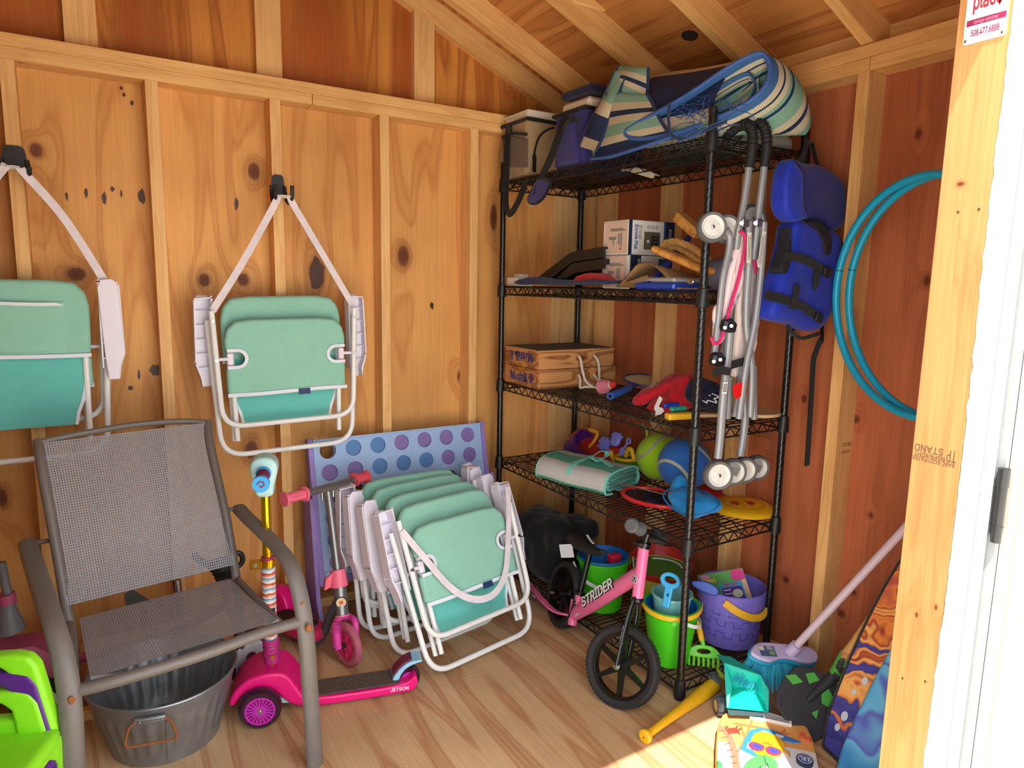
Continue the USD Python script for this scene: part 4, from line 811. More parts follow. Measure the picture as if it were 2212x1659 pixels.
mat_d = stripes('mat_stripes_open', [(2.2, BLU), (1.6, CR), (.5, NV), (1.4, CR), (1.0, MN), (.8, NV), (4, MN), (2, CR), (1.2, NV), (2.5, CR), (2, MN)], 'v')
bind = fabric('navy_binding', (34, 50, 84), 1200, var=.05); bluey = plain('blue_yarn', (52, 92, 160), .6, var=.15)
ma = Thing('beach_mat', 'striped beach mat lying folded, navy-edged flaps up, in the middle of the top shelf', 'beach mat', (-.6, -1.1, T1))
prof = bez([V(-.795, T1+.012), V(-.800, T1+.05), V(-.765, T1+.125), V(-.68, T1+.185), V(-.58, T1+.205), V(-.47, T1+.16), V(-.43, T1+.06), V(-.45, T1+.008)], 6)
G = np.array([[(x+.006*math.sin(9*y+x*14), y, T1+(z-T1)*(1.42+.55*min(0, y+1.05))+.010*math.sin(7*y+1)*min(1, (z-T1)/.1)) for y in np.linspace(-.86, -1.40, 28)] for x, z in prof])
g_, uv = sheet(G, .007); ma.add('folded_body', g_, mat_a, smooth=True, uv=uv)
def quad(c, n=14, m=10, bow=0, wob=.004, seed=1):
    "a bowed quadrilateral cloth from four corners: top left, top right, bottom left, bottom right"
    a, b, d, e = [np.asarray(q, float) for q in c]; N = unit(np.cross(b-a, d-a)); N = N if np.dot(N, FW) < 0 else -N
    return np.array([[(1-u)*((1-v)*a+v*b)+u*((1-v)*d+v*e)+N*(bow*math.sin(math.pi*u)*math.sin(math.pi*v)+wob*math.sin(7*u+3*v+seed)) for v in np.linspace(0, 1, m)] for u in np.linspace(0, 1, n)])
A_ = lambda x, y, d: at(x, y, 'x', d)
def flap(T, name, corners, mat, edges=True, bow=.012, seed=1, n=16):
    G = quad(corners, n, 10, bow, .003, seed); g, uv = sheet(G, .006); p = T.add(name, g, mat, smooth=True, uv=uv)
    if edges:
        for c in (0, -1): T.add('binding', tube(G[:, c], .0055, 8), bind, p)
    return p
flap(ma, 'end_flap', (A_(1314, 200, -.812), A_(1398, 206, -.80), A_(1286, 345, -.815), A_(1450, 300, -.822)), mat_b, True, .018)
flap(ma, 'end_strip', (A_(1330, 152, -.80), A_(1352, 168, -.80), A_(1252, 316, -.828), A_(1288, 328, -.835)), mat_c, True, .010, 3)
flap(ma, 'top_flap', (A_(1336, 142, -.78), A_(1402, 148, -.76), A_(1318, 205, -.80), A_(1390, 262, -.79)), mat_b, True, .022, 5)
ma.add('loose_edge', tube(bez([A_(1276, 343, -.83), A_(1320, 338, -.84), A_(1385, 318, -.84), A_(1450, 296, -.83)], 6), .006, 8), bluey)
mo = Thing('beach_mat', 'rolled striped beach mat with a frayed blue open end, on the top shelf', 'beach mat', (-.7, -1.35, T1))
rim_px = [(1352, 284, -.83), (1385, 262, -.825), (1440, 232, -.81), (1500, 196, -.79), (1560, 155, -.76), (1610, 126, -.73), (1645, 116, -.70), (1662, 138, -.69), (1660, 172, -.70), (1636, 206, -.72), (1590, 236, -.75), (1540, 258, -.78), (1480, 282, -.81), (1410, 298, -.825), (1365, 298, -.83)]
R0 = bez([at(x, y, 'x', d) for x, y, d in rim_px], 5, closed=True); cen = R0.mean(0)
rings = []
for k, t in enumerate(np.linspace(0, 1, 16)):
    sh = V(.22*t, -.035*t, -.055*t-.04*t*t); sc = 1+.05*math.sin(math.pi*t)-.22*t*t
    Rk = cen+(R0-cen)*sc+sh; Rk[:, 2] = np.maximum(Rk[:, 2], T1+.012+.01*t); rings.append(Rk)
G = np.array(rings).transpose(1, 0, 2); G = np.vstack([G, G[:1]])
g_, uv = sheet(G, .006); mo.add('roll', g_, mat_d, smooth=True, uv=uv)
mo.add('frayed_edge', tube(R0, .0075, 8, closed=True), bluey)
inner_ = [cen+(R0-cen)*(.72-.25*t)+V(.02+.12*t, 0, -.01-.02*t) for t in np.linspace(0, 1, 8)]
G = np.array(inner_).transpose(1, 0, 2); G = np.vstack([G, G[:1]]); g_, uv = sheet(G, .005); mo.add('inner_turn', g_, mat_d, smooth=True, uv=uv)
G = quad([at(1372, 290, 'x', -.80), at(1640, 140, 'x', -.66), at(1400, 296, 'x', -.80), at(1640, 215, 'x', -.68)], 8, 12, -.05); g_, uv = sheet(G, .004); mo.add('back_layer', g_, mat_b, smooth=True, uv=uv)
rr_ = random.Random(5); ys = []
for k in range(46):
    x0, y0 = 1500+rr_.gauss(0, 34), 0; y0 = 245-(x0-1500)*.42+rr_.gauss(0, 16); pts = [at(x0, y0, 'x', -.79)]
    a = rr_.random()*6.28
    for j in range(5): a += rr_.gauss(0, .9); x0 += 16*math.cos(a)+4; y0 += 10*math.sin(a)+2; pts.append(at(x0, y0, 'x', -.80+rr_.gauss(0, .012)))
    ys.append(tube(bez(pts, 4), .0011, 4))
mo.add('loose_yarn', cat(ys), bluey, kind='stuff')
mo.add('drawcord', tube(bez([at(1446, 222, 'x', -.845), at(1444, 260, 'x', -.85), at(1452, 292, 'x', -.85), at(1480, 300, 'x', -.84), at(1530, 280, 'x', -.84), at(1570, 262, 'x', -.82)], 6), .0045, 8), bind)
mo.add('hanging_yarn', cat([tube(bez([at(1470+k*6, 290-k*2, 'x', -.83), at(1465+k*7, 306-k*2, 'x', -.845), at(1478+k*10, 300-k*5, 'x', -.84), at(1500+k*12, 286-k*5, 'x', -.82)], 4), .002, 5) for k in range(6)]), bluey, kind='stuff')
single('grey_towel', 'grey fleece blanket folded under the mats at the right end of the top shelf', 'blanket', jitter(cat([blob(V(-.47, -1.31, T1+.024), (.085, .10, .026), sub=4, p=3.2, amp=.006, freq=18), blob(V(-.46, -1.30, T1+.062), (.075, .09, .020), sub=4, p=3.0, amp=.006, freq=16, seed=3)]), .003, 30), fabric('grey_fleece', (150, 150, 140), 300))
single('mesh_remnant', 'cream net corner poking down through the top shelf wires', 'cloth', sheet(quad([at(1330, 362, 'x', -.60), at(1425, 376, 'x', -.60), at(1352, 372, 'x', -.62), at(1410, 382, 'x', -.62)], 8, 12, .02, .006), .002)[0], fabric('cream_net', (200, 192, 168), 500))

# ================================================================ second tier
single('white_charger_box', 'small white plastic box at the left end of the second tier', 'box', cat([box((-.79, -.345, T2), (-.70, -.262, T2+.038), .004), box((-.77, -.335, T2+.037), (-.72, -.29, T2+.052), .003)]), liner)
bt = fabric('navy_cloth', (38, 48, 92), 700)
def drape(poly_px, x, d, amp, name, label, cat_, mat, seed=0, z0=None):
    g = puff(smoothpoly(PX(poly_px, x)), d, d*.35, FX(x+d/2)); g = jitter(trimesh.Trimesh(*trimesh.remesh.subdivide_to_size(g.vertices, g.faces, .03), process=False), amp, 20, seed)
    if z0 is not None: g.vertices[:, 2] = np.maximum(g.vertices[:, 2], z0)
    return single(name, label, cat_, g, mat)
drape([(1118, 606), (1145, 598), (1180, 602), (1240, 606), (1302, 604), (1304, 613), (1120, 613)], -.80, .22, .006, 'folded_cloth', 'flat navy cloth with a tan corner under the black trays on the second tier', 'cloth', bt, 2, T2)
trayb = plain('black_stained_wood', (28, 25, 24), .6, var=.1); 
ty = Thing('black_tray', 'black wooden tray leaning open end down behind the lock boxes', 'tray', (-.6, -.65, T2))
for k, q in enumerate(([(1163, 603), (1238, 546), (1308, 533), (1308, 557), (1240, 567), (1196, 602)],)):
    ty.add('tray_side', prism(Polygon(PX(q, -.735)), .014, FX(-.735)), trayb); ty.add('tray_side', prism(Polygon(PX(q, -.50)), .014, FX(-.50)), trayb)
a, b, c = [at(*q, 'x', -.735) for q in ((1163, 603), (1238, 546), (1308, 533))]
ty.add('tray_floor', hull([p+V(dx, 0, dz) for p in (a, b) for dx in (0, .22) for dz in (0, -.008)]), trayb); ty.add('tray_end', hull([p+V(dx, 0, dz) for p in (b, c) for dx in (0, .22) for dz in (0, -.008)]), trayb)
t2 = Thing('black_tray', 'lower black wooden tray tucked under the other one on the second tier', 'tray', (-.6, -.72, T2))
q = [(1206, 602), (1241, 569), (1309, 559), (1309, 580), (1246, 590), (1228, 601)]
t2.add('tray_side', prism(Polygon(PX(q, -.745)), .012, FX(-.745)), trayb); a, b, c = [at(*w, 'x', -.745) for w in q[:3]]
t2.add('tray_floor', hull([p+V(dx, 0, dz) for p in (a, b) for dx in (0, .2) for dz in (0, -.007)]), trayb); t2.add('tray_end', hull([p+V(dx, 0, dz) for p in (b, c) for dx in (0, .2) for dz in (0, -.02)]), trayb)
drape([(1240, 608), (1244, 596), (1262, 590), (1285, 590), (1302, 598), (1303, 609)], -.775, .07, .006, 'red_pouch', 'crumpled red and navy cloth pouch on the second tier beside the lock boxes', 'pouch', fabric('red_nylon', (196, 50, 50), 600), 6, T2+.004)
card = plain('white_cardboard', (228, 222, 214), .6, var=.03); card_p = plain('pinkish_cardboard', (214, 188, 170), .65, var=.03); nvp = plain('navy_print', (26, 36, 66), .55); bluep = plain('blue_print', (36, 84, 160), .55); greyp = plain('grey_print', (130, 126, 122), .6); bronze = plain('bronze_print', (98, 92, 76), .5); tealp = plain('slate_blue_print', (54, 88, 112), .55)
def lockbox(label, y0, y1, x0, x1, z0, z1, bulge, front):
    B = Thing('lock_box', label, 'box', ((x0+x1)/2, (y0+y1)/2, z0))
    b = box((x0, y0, z0), (x1, y1, z1), .002)
    v = b.subdivide().subdivide().subdivide().subdivide(); q = v.vertices; s = np.sin(np.pi*np.clip((q[:, 2]-z0)/(z1-z0), 0, 1)); s2 = np.sin(np.pi*np.clip((q[:, 1]-y0)/(y1-y0), 0, 1))
    q[:, 1] += np.where(np.abs(q[:, 1]-y0) < .003, -bulge*s, np.where(np.abs(q[:, 1]-y1) < .003, bulge*s, 0)); q[:, 0] += np.where(np.abs(q[:, 0]-x0) < .003, -bulge*.6*s*s2, 0); v.vertices = q
    bd = B.add('carton', v, card)
    e = FX(x0-.001-bulge*.62); W = y1-y0; H = z1-z0; P = lambda u, w: (-y1+u*W, z0+w*H)    # end flap towards the door
    B.add('end_flap', prism(sbox(*P(.10, .04), *P(.97, .96)), .001, FX(x0-.0004-bulge*.62)), card_p, bd)
    for u, w0, w1, t in ((.30, .72, .76, .5), (.34, .68, .71, .6), (.25, .48, .52, .3), (.28, .44, .47, .25), (.62, .30, .60, .03), (.68, .28, .62, .03), (.74, .22, .62, .03), (.45, .26, .45, .02), (.40, .30, .45, .02)):
        B.add('small_print', prism(sbox(*P(u, w0), *P(min(u+t, .9), w1)), .0016, e), greyp, bd)
    B.add('print_symbol', prism(sbox(*P(.70, .14), *P(.75, .20)), .0016, e), redp, bd)
    f = frame(V(x0, y0-.0006-(bulge if not front else 0), z0), (1, 0, 0), (0, 0, 1)); D = x1-x0
    pr = lambda u0, w0, u1, w1, m, nm='printed_band', z=.0006: B.add(nm, prism(sbox(u0*D, w0*H, u1*D, w1*H), z, f), m, bd)
    if front:
        pr(.0, .0, .07, 1, nvp); pr(.76, .0, 1, 1, nvp); pr(.76, .0, .80, 1, bluep, z=.0009)
        pr(.33, .16, .68, .68, bronze, 'lock_picture', .0009); pr(.49, .20, .65, .56, blkp, 'keypad_picture', .0012)
        for i in range(3):
            for j in range(3): pr(.52+.045*i, .25+.11*j, .535+.045*i, .31+.11*j, greyp, 'keypad_digit', .0015)
        B.add('knob_picture', prism(Point(.415*D, .40*H).buffer(.006), .0014, f), card, bd)
        for i in range(3): B.add('icon', prism(Point((.42+.09*i)*D, .82*H).buffer(.006).difference(Point((.42+.09*i)*D, .82*H).buffer(.004)), .0008, f), greyp, bd)
        tm = lambda u, w: f @ trans((u*D, w*H, 0)) @ rot((0, 0, 1), -90)
        B.add('lettering', text('Schlage', .014, tm(.22, .86), .0012, width=.050), greyp, bd); B.add('lettering', text('Encode Plus', .015, tm(.13, .86), .0012, True, width=.085), bluep, bd); B.add('lettering', text('SCHLAGE', .011, tm(.88, .80), .0012, True, width=.055), card, bd)
    else:
        pr(.03, .0, .26, 1, nvp); pr(.66, .05, .98, .92, tealp)
        B.add('lettering', text('Schlage Encode Plus', .011, f @ trans((.19*D, .90*H, 0)) @ rot((0, 0, 1), -90), .0012, True, width=.10), card, bd)
        for i in range(5): pr(.33+.06*i, .15, .335+.06*i, .85-.05*(i % 2), greyp, 'small_print', .0008)
lockbox('white smart-lock carton on top of the other one on the second tier', -.982, -.842, -.722, -.50, T2+.122, T2+.245, .001, True)
lockbox('white smart-lock carton with bulging navy-banded sides, under the other one', -.980, -.845, -.720, -.505, T2, T2+.120, .008, False)
pine = wood('varnished_pine', (222, 164, 88), (190, 122, 56), 'z', 'x', freq=6, bands=3, rough=.3, rnd=1, fine=.2); ropem = fabric('sisal_rope', (196, 150, 84), 900, var=.25)
sgt = Thing('rope_swing', 'varnished wooden rungs with a thick sisal rope heaped on the second tier', 'rope ladder', (-.62, -1.18, T2))
def rung(a, b, w, t, up): d = b-a; return tf(box((-np.linalg.norm(d)/2, -w/2, -t/2), (np.linalg.norm(d)/2, w/2, t/2), .006), frame((a+b)/2, unit(d), up))
sgt.add('rung', rung(at(1416, 537, 'x', -.74), at(1535, 588, 'x', -.74), .022, .05, (0, .3, 1)), pine)
sgt.add('rung', rung(at(1466, 468, 'x', -.60), at(1512, 508, 'x', -.60), .036, .05, (0, .3, 1)), pine)
def laid_rope(pts, r, m, T, name):
    P = bez(pts, 10); ms = []
    L = np.concatenate([[0], np.cumsum(np.linalg.norm(np.diff(P, axis=0), axis=1))])
    for k in range(3):
        T_ = np.gradient(P, axis=0); T_ /= np.linalg.norm(T_, axis=1, keepdims=True); a = unit(np.cross(T_[0], (0, 0, 1)))
        Q = []
        for i in range(len(P)):
            a = unit(a-T_[i]*np.dot(a, T_[i])); b = np.cross(T_[i], a); ph = L[i]/(r*5.5)*2*math.pi+k*2.094; Q.append(P[i]+(a*math.cos(ph)+b*math.sin(ph))*r*.5)
        ms.append(tube(np.array(Q), r*.58, 7))
    return T.add(name, cat(ms), m)
laid_rope([at(1430, 534, 'x', -.72), at(1440, 524, 'x', -.70), at(1462, 522, 'x', -.68), at(1490, 532, 'x', -.67), at(1515, 548, 'x', -.67), at(1532, 562, 'x', -.66)], .011, ropem, sgt, 'rope')
laid_rope([at(1440, 536, 'x', -.69), at(1462, 534, 'x', -.66), at(1490, 548, 'x', -.65), at(1512, 562, 'x', -.65), at(1545, 572, 'x', -.63), at(1556, 590, 'x', -.62)], .011, ropem, sgt, 'rope')
single('blue_rod', 'dark blue wooden rod sloping behind the rope and rungs on the second tier', 'rod', cyl(at(1404, 614, 'x', -.775), at(1502, 496, 'x', -.56), .011, n=18), plain('blue_varnish', (36, 56, 128), .35))
burl = stripes('woven_straw', [(1, (178, 140, 96)), (1, (186, 148, 102))], 'u', 120.0, .8, .8)
hb_ = Thing('woven_bag', 'floppy woven straw bag under the rope on the second tier', 'bag', (-.7, -1.1, T2))
G = np.array([[V(-.775+.26*v, 0, 0)+V(0, -.99-.30*u, T2+.003+max(.004, .085*math.sin(math.pi*min(1, u*1.05+.02))**.8*(1-.5*v)*(.35+.65*min(1, u*3)))) for v in np.linspace(0, 1, 12)] for u in np.linspace(0, 1, 20)])
g_, uv = sheet(G, .006); hb_.add('body', g_, burl, smooth=True, uv=uv)
hb_.add('flap', jitter(hull([at(x, y, 'x', d) for x, y in ((1352, 610), (1376, 606), (1398, 594), (1402, 602), (1380, 613)) for d in (-.785, -.70)]).subdivide().subdivide(), .004, 30), burl)
bc = Thing('tool_case', 'blue and grey plastic case with a metal clasp lying on the second tier', 'case', (-.66, -1.22, T2))
bc.add('base', box((-.79, -1.285, T2), (-.56, -1.10, T2+.024), .006), plain('cobalt_plastic', (30, 66, 176), .35)); bc.add('lid', box((-.78, -1.275, T2+.0242), (-.57, -1.115, T2+.040), .006), plain('grey_case', (168, 166, 164), .45))
bc.add('clasp', blob(at(1492, 608, 'x', -.795), (.008, .016, .010), sub=2), chrome)
single('plastic_toy', 'rounded grey and dark blue plastic toy behind the right front post on the second tier', 'toy', jitter(blob(V(-.60, -1.34, T2+.055), (.09, .065, .055), sub=4, p=2.3), .002, 20), plain('helmet_blue_grey', (110, 116, 140), .4, var=.3, vscale=9))

# ================================================================ third tier
mbw = wood('printed_woodgrain', (206, 150, 98), (132, 78, 40), 'z', 'y', freq=2.2, bands=11, rough=.45, fine=.2, contrast=.95, knots=[(T3+.045, -.50, .012, .020), (T3+.125, -.50, .012, .020)])
mbw2 = wood('printed_woodgrain_end', (206, 150, 98), (132, 78, 40), 'z', 'x', freq=2.2, bands=11, rough=.45, fine=.2, contrast=.95, knots=[(T3+.045, -.58, .010, .022), (T3+.125, -.58, .010, .022)])
inkb = plain('indigo_ink', (58, 54, 118), .6); slate = plain('grey_felt', (86, 90, 88), .9, var=.1); rope_w = fabric('white_rope', (226, 220, 206), 900)
brass = plain('brass', (206, 164, 60), .3, metal=.9)
MB_X0, MB_X1, MB_Y0, MB_Y1 = -.805, -.395, -.553, -.285
for k in range(2):
    z0 = T3+.0015+k*.0815; z1 = z0+.080; dy = -.004*(1-k)
    M_ = Thing('game_box', ('wood-print game case lying on top of its twin, its lettering upside down' if k else 'wood-print game case at the bottom of the pair, its lettering upright'), 'game box', (-.64, -.42, z0))
    bd = M_.add('case', box((MB_X0, MB_Y0+dy, z0), (MB_X1-.01*k, MB_Y1, z1), .002), mbw)
    M_.add('end_print', box((MB_X0+.001, MB_Y0+dy-.0012, z0+.001), (MB_X1-.01*k-.001, MB_Y0+dy+.004, z1-.001)), mbw2, bd)
    f = frame(V(MB_X0-.0004, 0, z0), (0, -1, 0), (0, 0, 1)) if k == 0 else frame(V(MB_X0-.0004, 0, z1), (0, 1, 0), (0, 0, -1))
    o = f @ trans((.335, .020, 0)) if k == 0 else f @ trans((-.505, .018, 0))
    M_.add('lettering', text('M\u25B2shB\u25B2ll'.replace('\u25B2', 'A') if False else 'M  shB  ll', .038, o, .0012, True, width=.175), inkb, bd)
    for u in (.045, .127):
        M_.add('lettering_triangle', prism(unary_union([Polygon([(u-.013, 0), (u+.013, 0), (u, .028)]).intersection(sbox(u-.02, a, u+.02, a+.0045)) for a in (0, .0065, .013, .0195)]), .0012, o), inkb, bd)
    if k: M_.add('felt_top', box((MB_X0+.003, MB_Y0+.003, z1-.0005), (MB_X1-.014, MB_Y1-.003, z1+.0012)), slate, bd)
    M_.add('rope_handle', tube(bez([(-.60, MB_Y0-.002+dy, z0+.05), (-.603, MB_Y0-.02, z0+.035), (-.612, MB_Y0-.035-.012*k, z0-.01*k), (-.60, MB_Y0-.052-.01*k, max(T3+.007, z0-.05*k-.005)), (-.56, MB_Y0-.075-.01*k, T3+.007), (-.525, MB_Y0-.052, max(T3+.01, z0-.03*k)), (-.515, MB_Y0-.028, z0+.025), (-.518, MB_Y0-.002+dy, z0+.05)], 7), .0055, 8), rope_w)
    M_.add('catch', box((MB_X0-.005, -.432, (z1-.014 if k == 0 else z0+.001)), (MB_X0, -.398, (z1 if k == 0 else z0+.014)), .0015), brass, bd)
def shuttle(o, d, label, name='shuttlecock'):
    m = axis_frame(o, d); S = Thing(name, label, 'shuttlecock', o)
    S.add('cork', lathe([(0, .030), (.010, .028), (.0145, .018), (.0145, -.002), (0, -.002)], 20, m), plain('red_foam', (220, 60, 70), .6)); S.add('band', lathe([(.0148, .002), (.0152, .003), (.0152, .012), (.0148, .013), (.0148, .002)], 20, m), liner)
    S.add('skirt', lathe([(.014, 0), (.020, -.018), (.031, -.052), (.032, -.052), (.021, -.018), (.015, 0), (.014, 0)], 24, m), plain('pink_clear_plastic', (226, 138, 160), .35))
    S.add('ribs', cat([cyl((m @ V(.0155*math.cos(a), .0155*math.sin(a), -.002, 1))[:3], (m @ V(.0325*math.cos(a), .0325*math.sin(a), -.05, 1))[:3], .0012, n=5) for a in np.linspace(0, 2*math.pi, 17)[:-1]]), plain('pink_clear_plastic', (226, 138, 160), .35), kind='stuff')
c = at(1318, 834, 'x', -.62); shuttle(at(1318, 832, 'x', -.61), at(1345, 828, 'x', -.62)-at(1290, 842, 'x', -.62), 'pink shuttlecock with a red tip in front of the game cases on the third tier')
def racket(name, label, cen_, ax, bx, a, b, fr, framem, stringm, hl, hm, tube_r=.0055):
    ax, bx = unit(ax), unit(bx); R = Thing(name, label, 'racket', cen_)
    E = [cen_+ax*a*math.cos(t)+bx*b*math.sin(t) for t in np.linspace(0, 2*math.pi, 49)[:-1]]
    R.add('frame', tube(np.array(E), tube_r, 8, closed=True), framem); st = []
    for k in range(-8, 9):
        u = k/9
        st += [(cen_+ax*a*u-bx*b*math.sqrt(1-u*u), cen_+ax*a*u+bx*b*math.sqrt(1-u*u)), (cen_+bx*b*u-ax*a*math.sqrt(1-u*u), cen_+bx*b*u+ax*a*math.sqrt(1-u*u))]
    R.add('strings', bars(st, .0012, 4), stringm, kind='stuff')
    if hl:
        h0 = cen_-ax*a; R.add('shaft', cyl(h0, h0-ax*hl*.35, .006, n=12), framem); R.add('handle', cyl(h0-ax*hl*.32, h0-ax*hl, .0145, n=8), hm); R.add('handle_hole', cyl(h0-ax*(hl-.002), h0-ax*(hl+.001), .008, n=12), blk_pl)
    return R
bluer = plain('royal_blue_plastic', (40, 70, 190), .35); cobalt2 = plain('racket_grip_blue', (34, 104, 200), .45); strw = plain('racket_string', (196, 176, 130), .6)
rc = at(1398, 822, 'z', T3+.035); rh = at(1318, 856, 'z', T3+.022)
ra = unit(rc-rh); racket('badminton_racket', 'blue badminton racket with a fat blue grip under the red bean bags', rc, ra, unit(np.cross((0, 0, 1), ra)+V(0, 0, .12)), .12, .098, 0, plain('dark_blue_frame', (44, 56, 140), .35), strw, np.linalg.norm(rc-rh)-.12, cobalt2)
redb = fabric('red_duck_cloth', (192, 28, 44), 700, var=.12); navb = fabric('navy_duck_cloth', (26, 32, 58), 700, var=.12); red_tri = plain('print_white', (228, 228, 232), .7); 
def bean(name, label, o, r, x, y, mat, seed, logo):
    B = Thing(name, label, 'bean bag', o); s = blob(o, r, x, y, 4, 3.4, .010, 16, seed); s.vertices[:, 2] = np.maximum(s.vertices[:, 2], T3+.001); bd = B.add('bag', s, mat)
    x, y = unit(x), unit(y); n = unit(np.cross(x, y))
    if logo:
        m = frame(o+n*r[2]*logo[3]+x*logo[0]*r[0]+y*logo[1]*r[1], x, y) @ rot((0, 0, 1), logo[2])
        w1 = Polygon([(-.050, -.020), (-.005, .018), (.045, .022), (.032, .010), (.05, .004), (.012, -.004), (.02, -.012), (-.01, -.010)])
        for q, mt, nm, z in ((w1.buffer(.004), red_tri, 'emblem_outline', .0015), (w1, navb if mat is redb else navb, 'emblem', .0025), (Polygon([(-.02, -.006), (.01, -.002), (.0, .004)]), red_tri, 'emblem_mark', .0035), (Polygon([(.012, .01), (.022, .012), (.016, .017)]), red_tri, 'emblem_star', .0035)):
            B.add(nm, prism(q, z, m @ trans((0, 0, -.004))), mt, bd)
    return B
def span(pts): return [at(a, b, 'x', d) for a, b, d in pts]
l, r_ = at(1368, 862, 'x', -.66), at(1452, 818, 'x', -.60)
bean('bean_bag', 'red bean bag with a winged emblem, topmost of the bean bag heap', (l+r_)/2+V(.02, 0, -.004), (.095, .072, .024), r_-l, V(1, .3, .35), redb, 2, (.1, -.1, 0, 1.0))
bean('bean_bag', 'red bean bag crossed by a white strip, beside the yellow paddle handle', at(1428, 876, 'x', -.66)+V(.01, 0, 0), (.062, .05, .026), at(1460, 862, 'x', -.64)-at(1400, 880, 'x', -.66), V(.9, .2, .6), redb, 5, None)
bean('bean_bag', 'crumpled red bean bag propped up behind the right front post on the third tier', at(1480, 850, 'x', -.60), (.05, .06, .042), V(.2, -1, .3), V(.5, .1, .9), redb, 8, None)
bean('bean_bag', 'navy bean bag with a white-outlined emblem beside the front right post', at(1522, 852, 'x', -.60), (.062, .05, .045), V(.15, -1, -.1), V(.45, .1, .9), navb, 11, (.4, -.35, -12, .92))
bean('bean_bag', 'dark navy bean bag mostly hidden under the red ones on the third tier', at(1385, 878, 'x', -.64), (.05, .05, .018), V(0, -1, 0), V(1, 0, 0), navb, 14, None)
p = at(1418, 872, 'x', -.735); f = frame(p, unit(at(1426, 858, 'x', -.735)-at(1415, 890, 'x', -.735)), V(0, -1, 0))
single('white_ribbon', 'white number-like printed strip lying over the red bean bag', 'print', strap(bez([at(1428, 858, 'x', -.74), at(1422, 870, 'x', -.745), at(1418, 882, 'x', -.748), at(1430, 888, 'x', -.75), at(1416, 893, 'x', -.752)], 5), .018, .002, (-1, 0, .5)), red_tri)
ypl = plain('yellow_paint', (238, 190, 40), .4, var=.04); bir = plain('birch_ply', (206, 172, 124), .55, var=.06)
pd = Thing('beach_paddle', 'yellow-handled wooden beach paddle lying along the front of the third tier', 'paddle', (-.5, -1.25, T3))
a, b = at(1440, 895, 'z', T3+.02), at(1640, 884, 'z', T3+.02); ax_ = unit(V(*(b-a)[:2], 0)); by_ = V(-ax_[1], ax_[0], 0); L_ = np.linalg.norm(b-a)
fz = frame(V(a[0], a[1], T3+.012), ax_, by_)
pd.add('handle', puff(Polygon([(0, -.016), (.11, -.018), (.12, -.014), (.12, .014), (.11, .018), (0, .016)]), .022, .008, fz), ypl)
pd.add('face', puff(unary_union([Polygon([(.10, -.016), (L_-.07, -.05), (L_-.07, .05), (.10, .016)]), Point(L_-.02, 0).buffer(.088)]), .012, .003, fz), bir)
pd.add('mark', prism(rrect(.03, .014, .004, L_-.03, .02), .0008, fz @ trans((0, 0, .006))), nvp)
for q, m_, lb in (((1437, 876), bluer, 'small blue peg lying on the beach paddle handle'), ((1452, 884), plain('jade_plastic', (30, 150, 126), .4), 'small green peg lying on the beach paddle handle')):
    o = at(*q, 'z', T3+.034); single('toy_peg', lb, 'peg', cat([cyl(o, o+V(.05, -.01, .002), .0085, n=14), blob(o, (.0095, .0095, .0095), sub=2)]), m_)

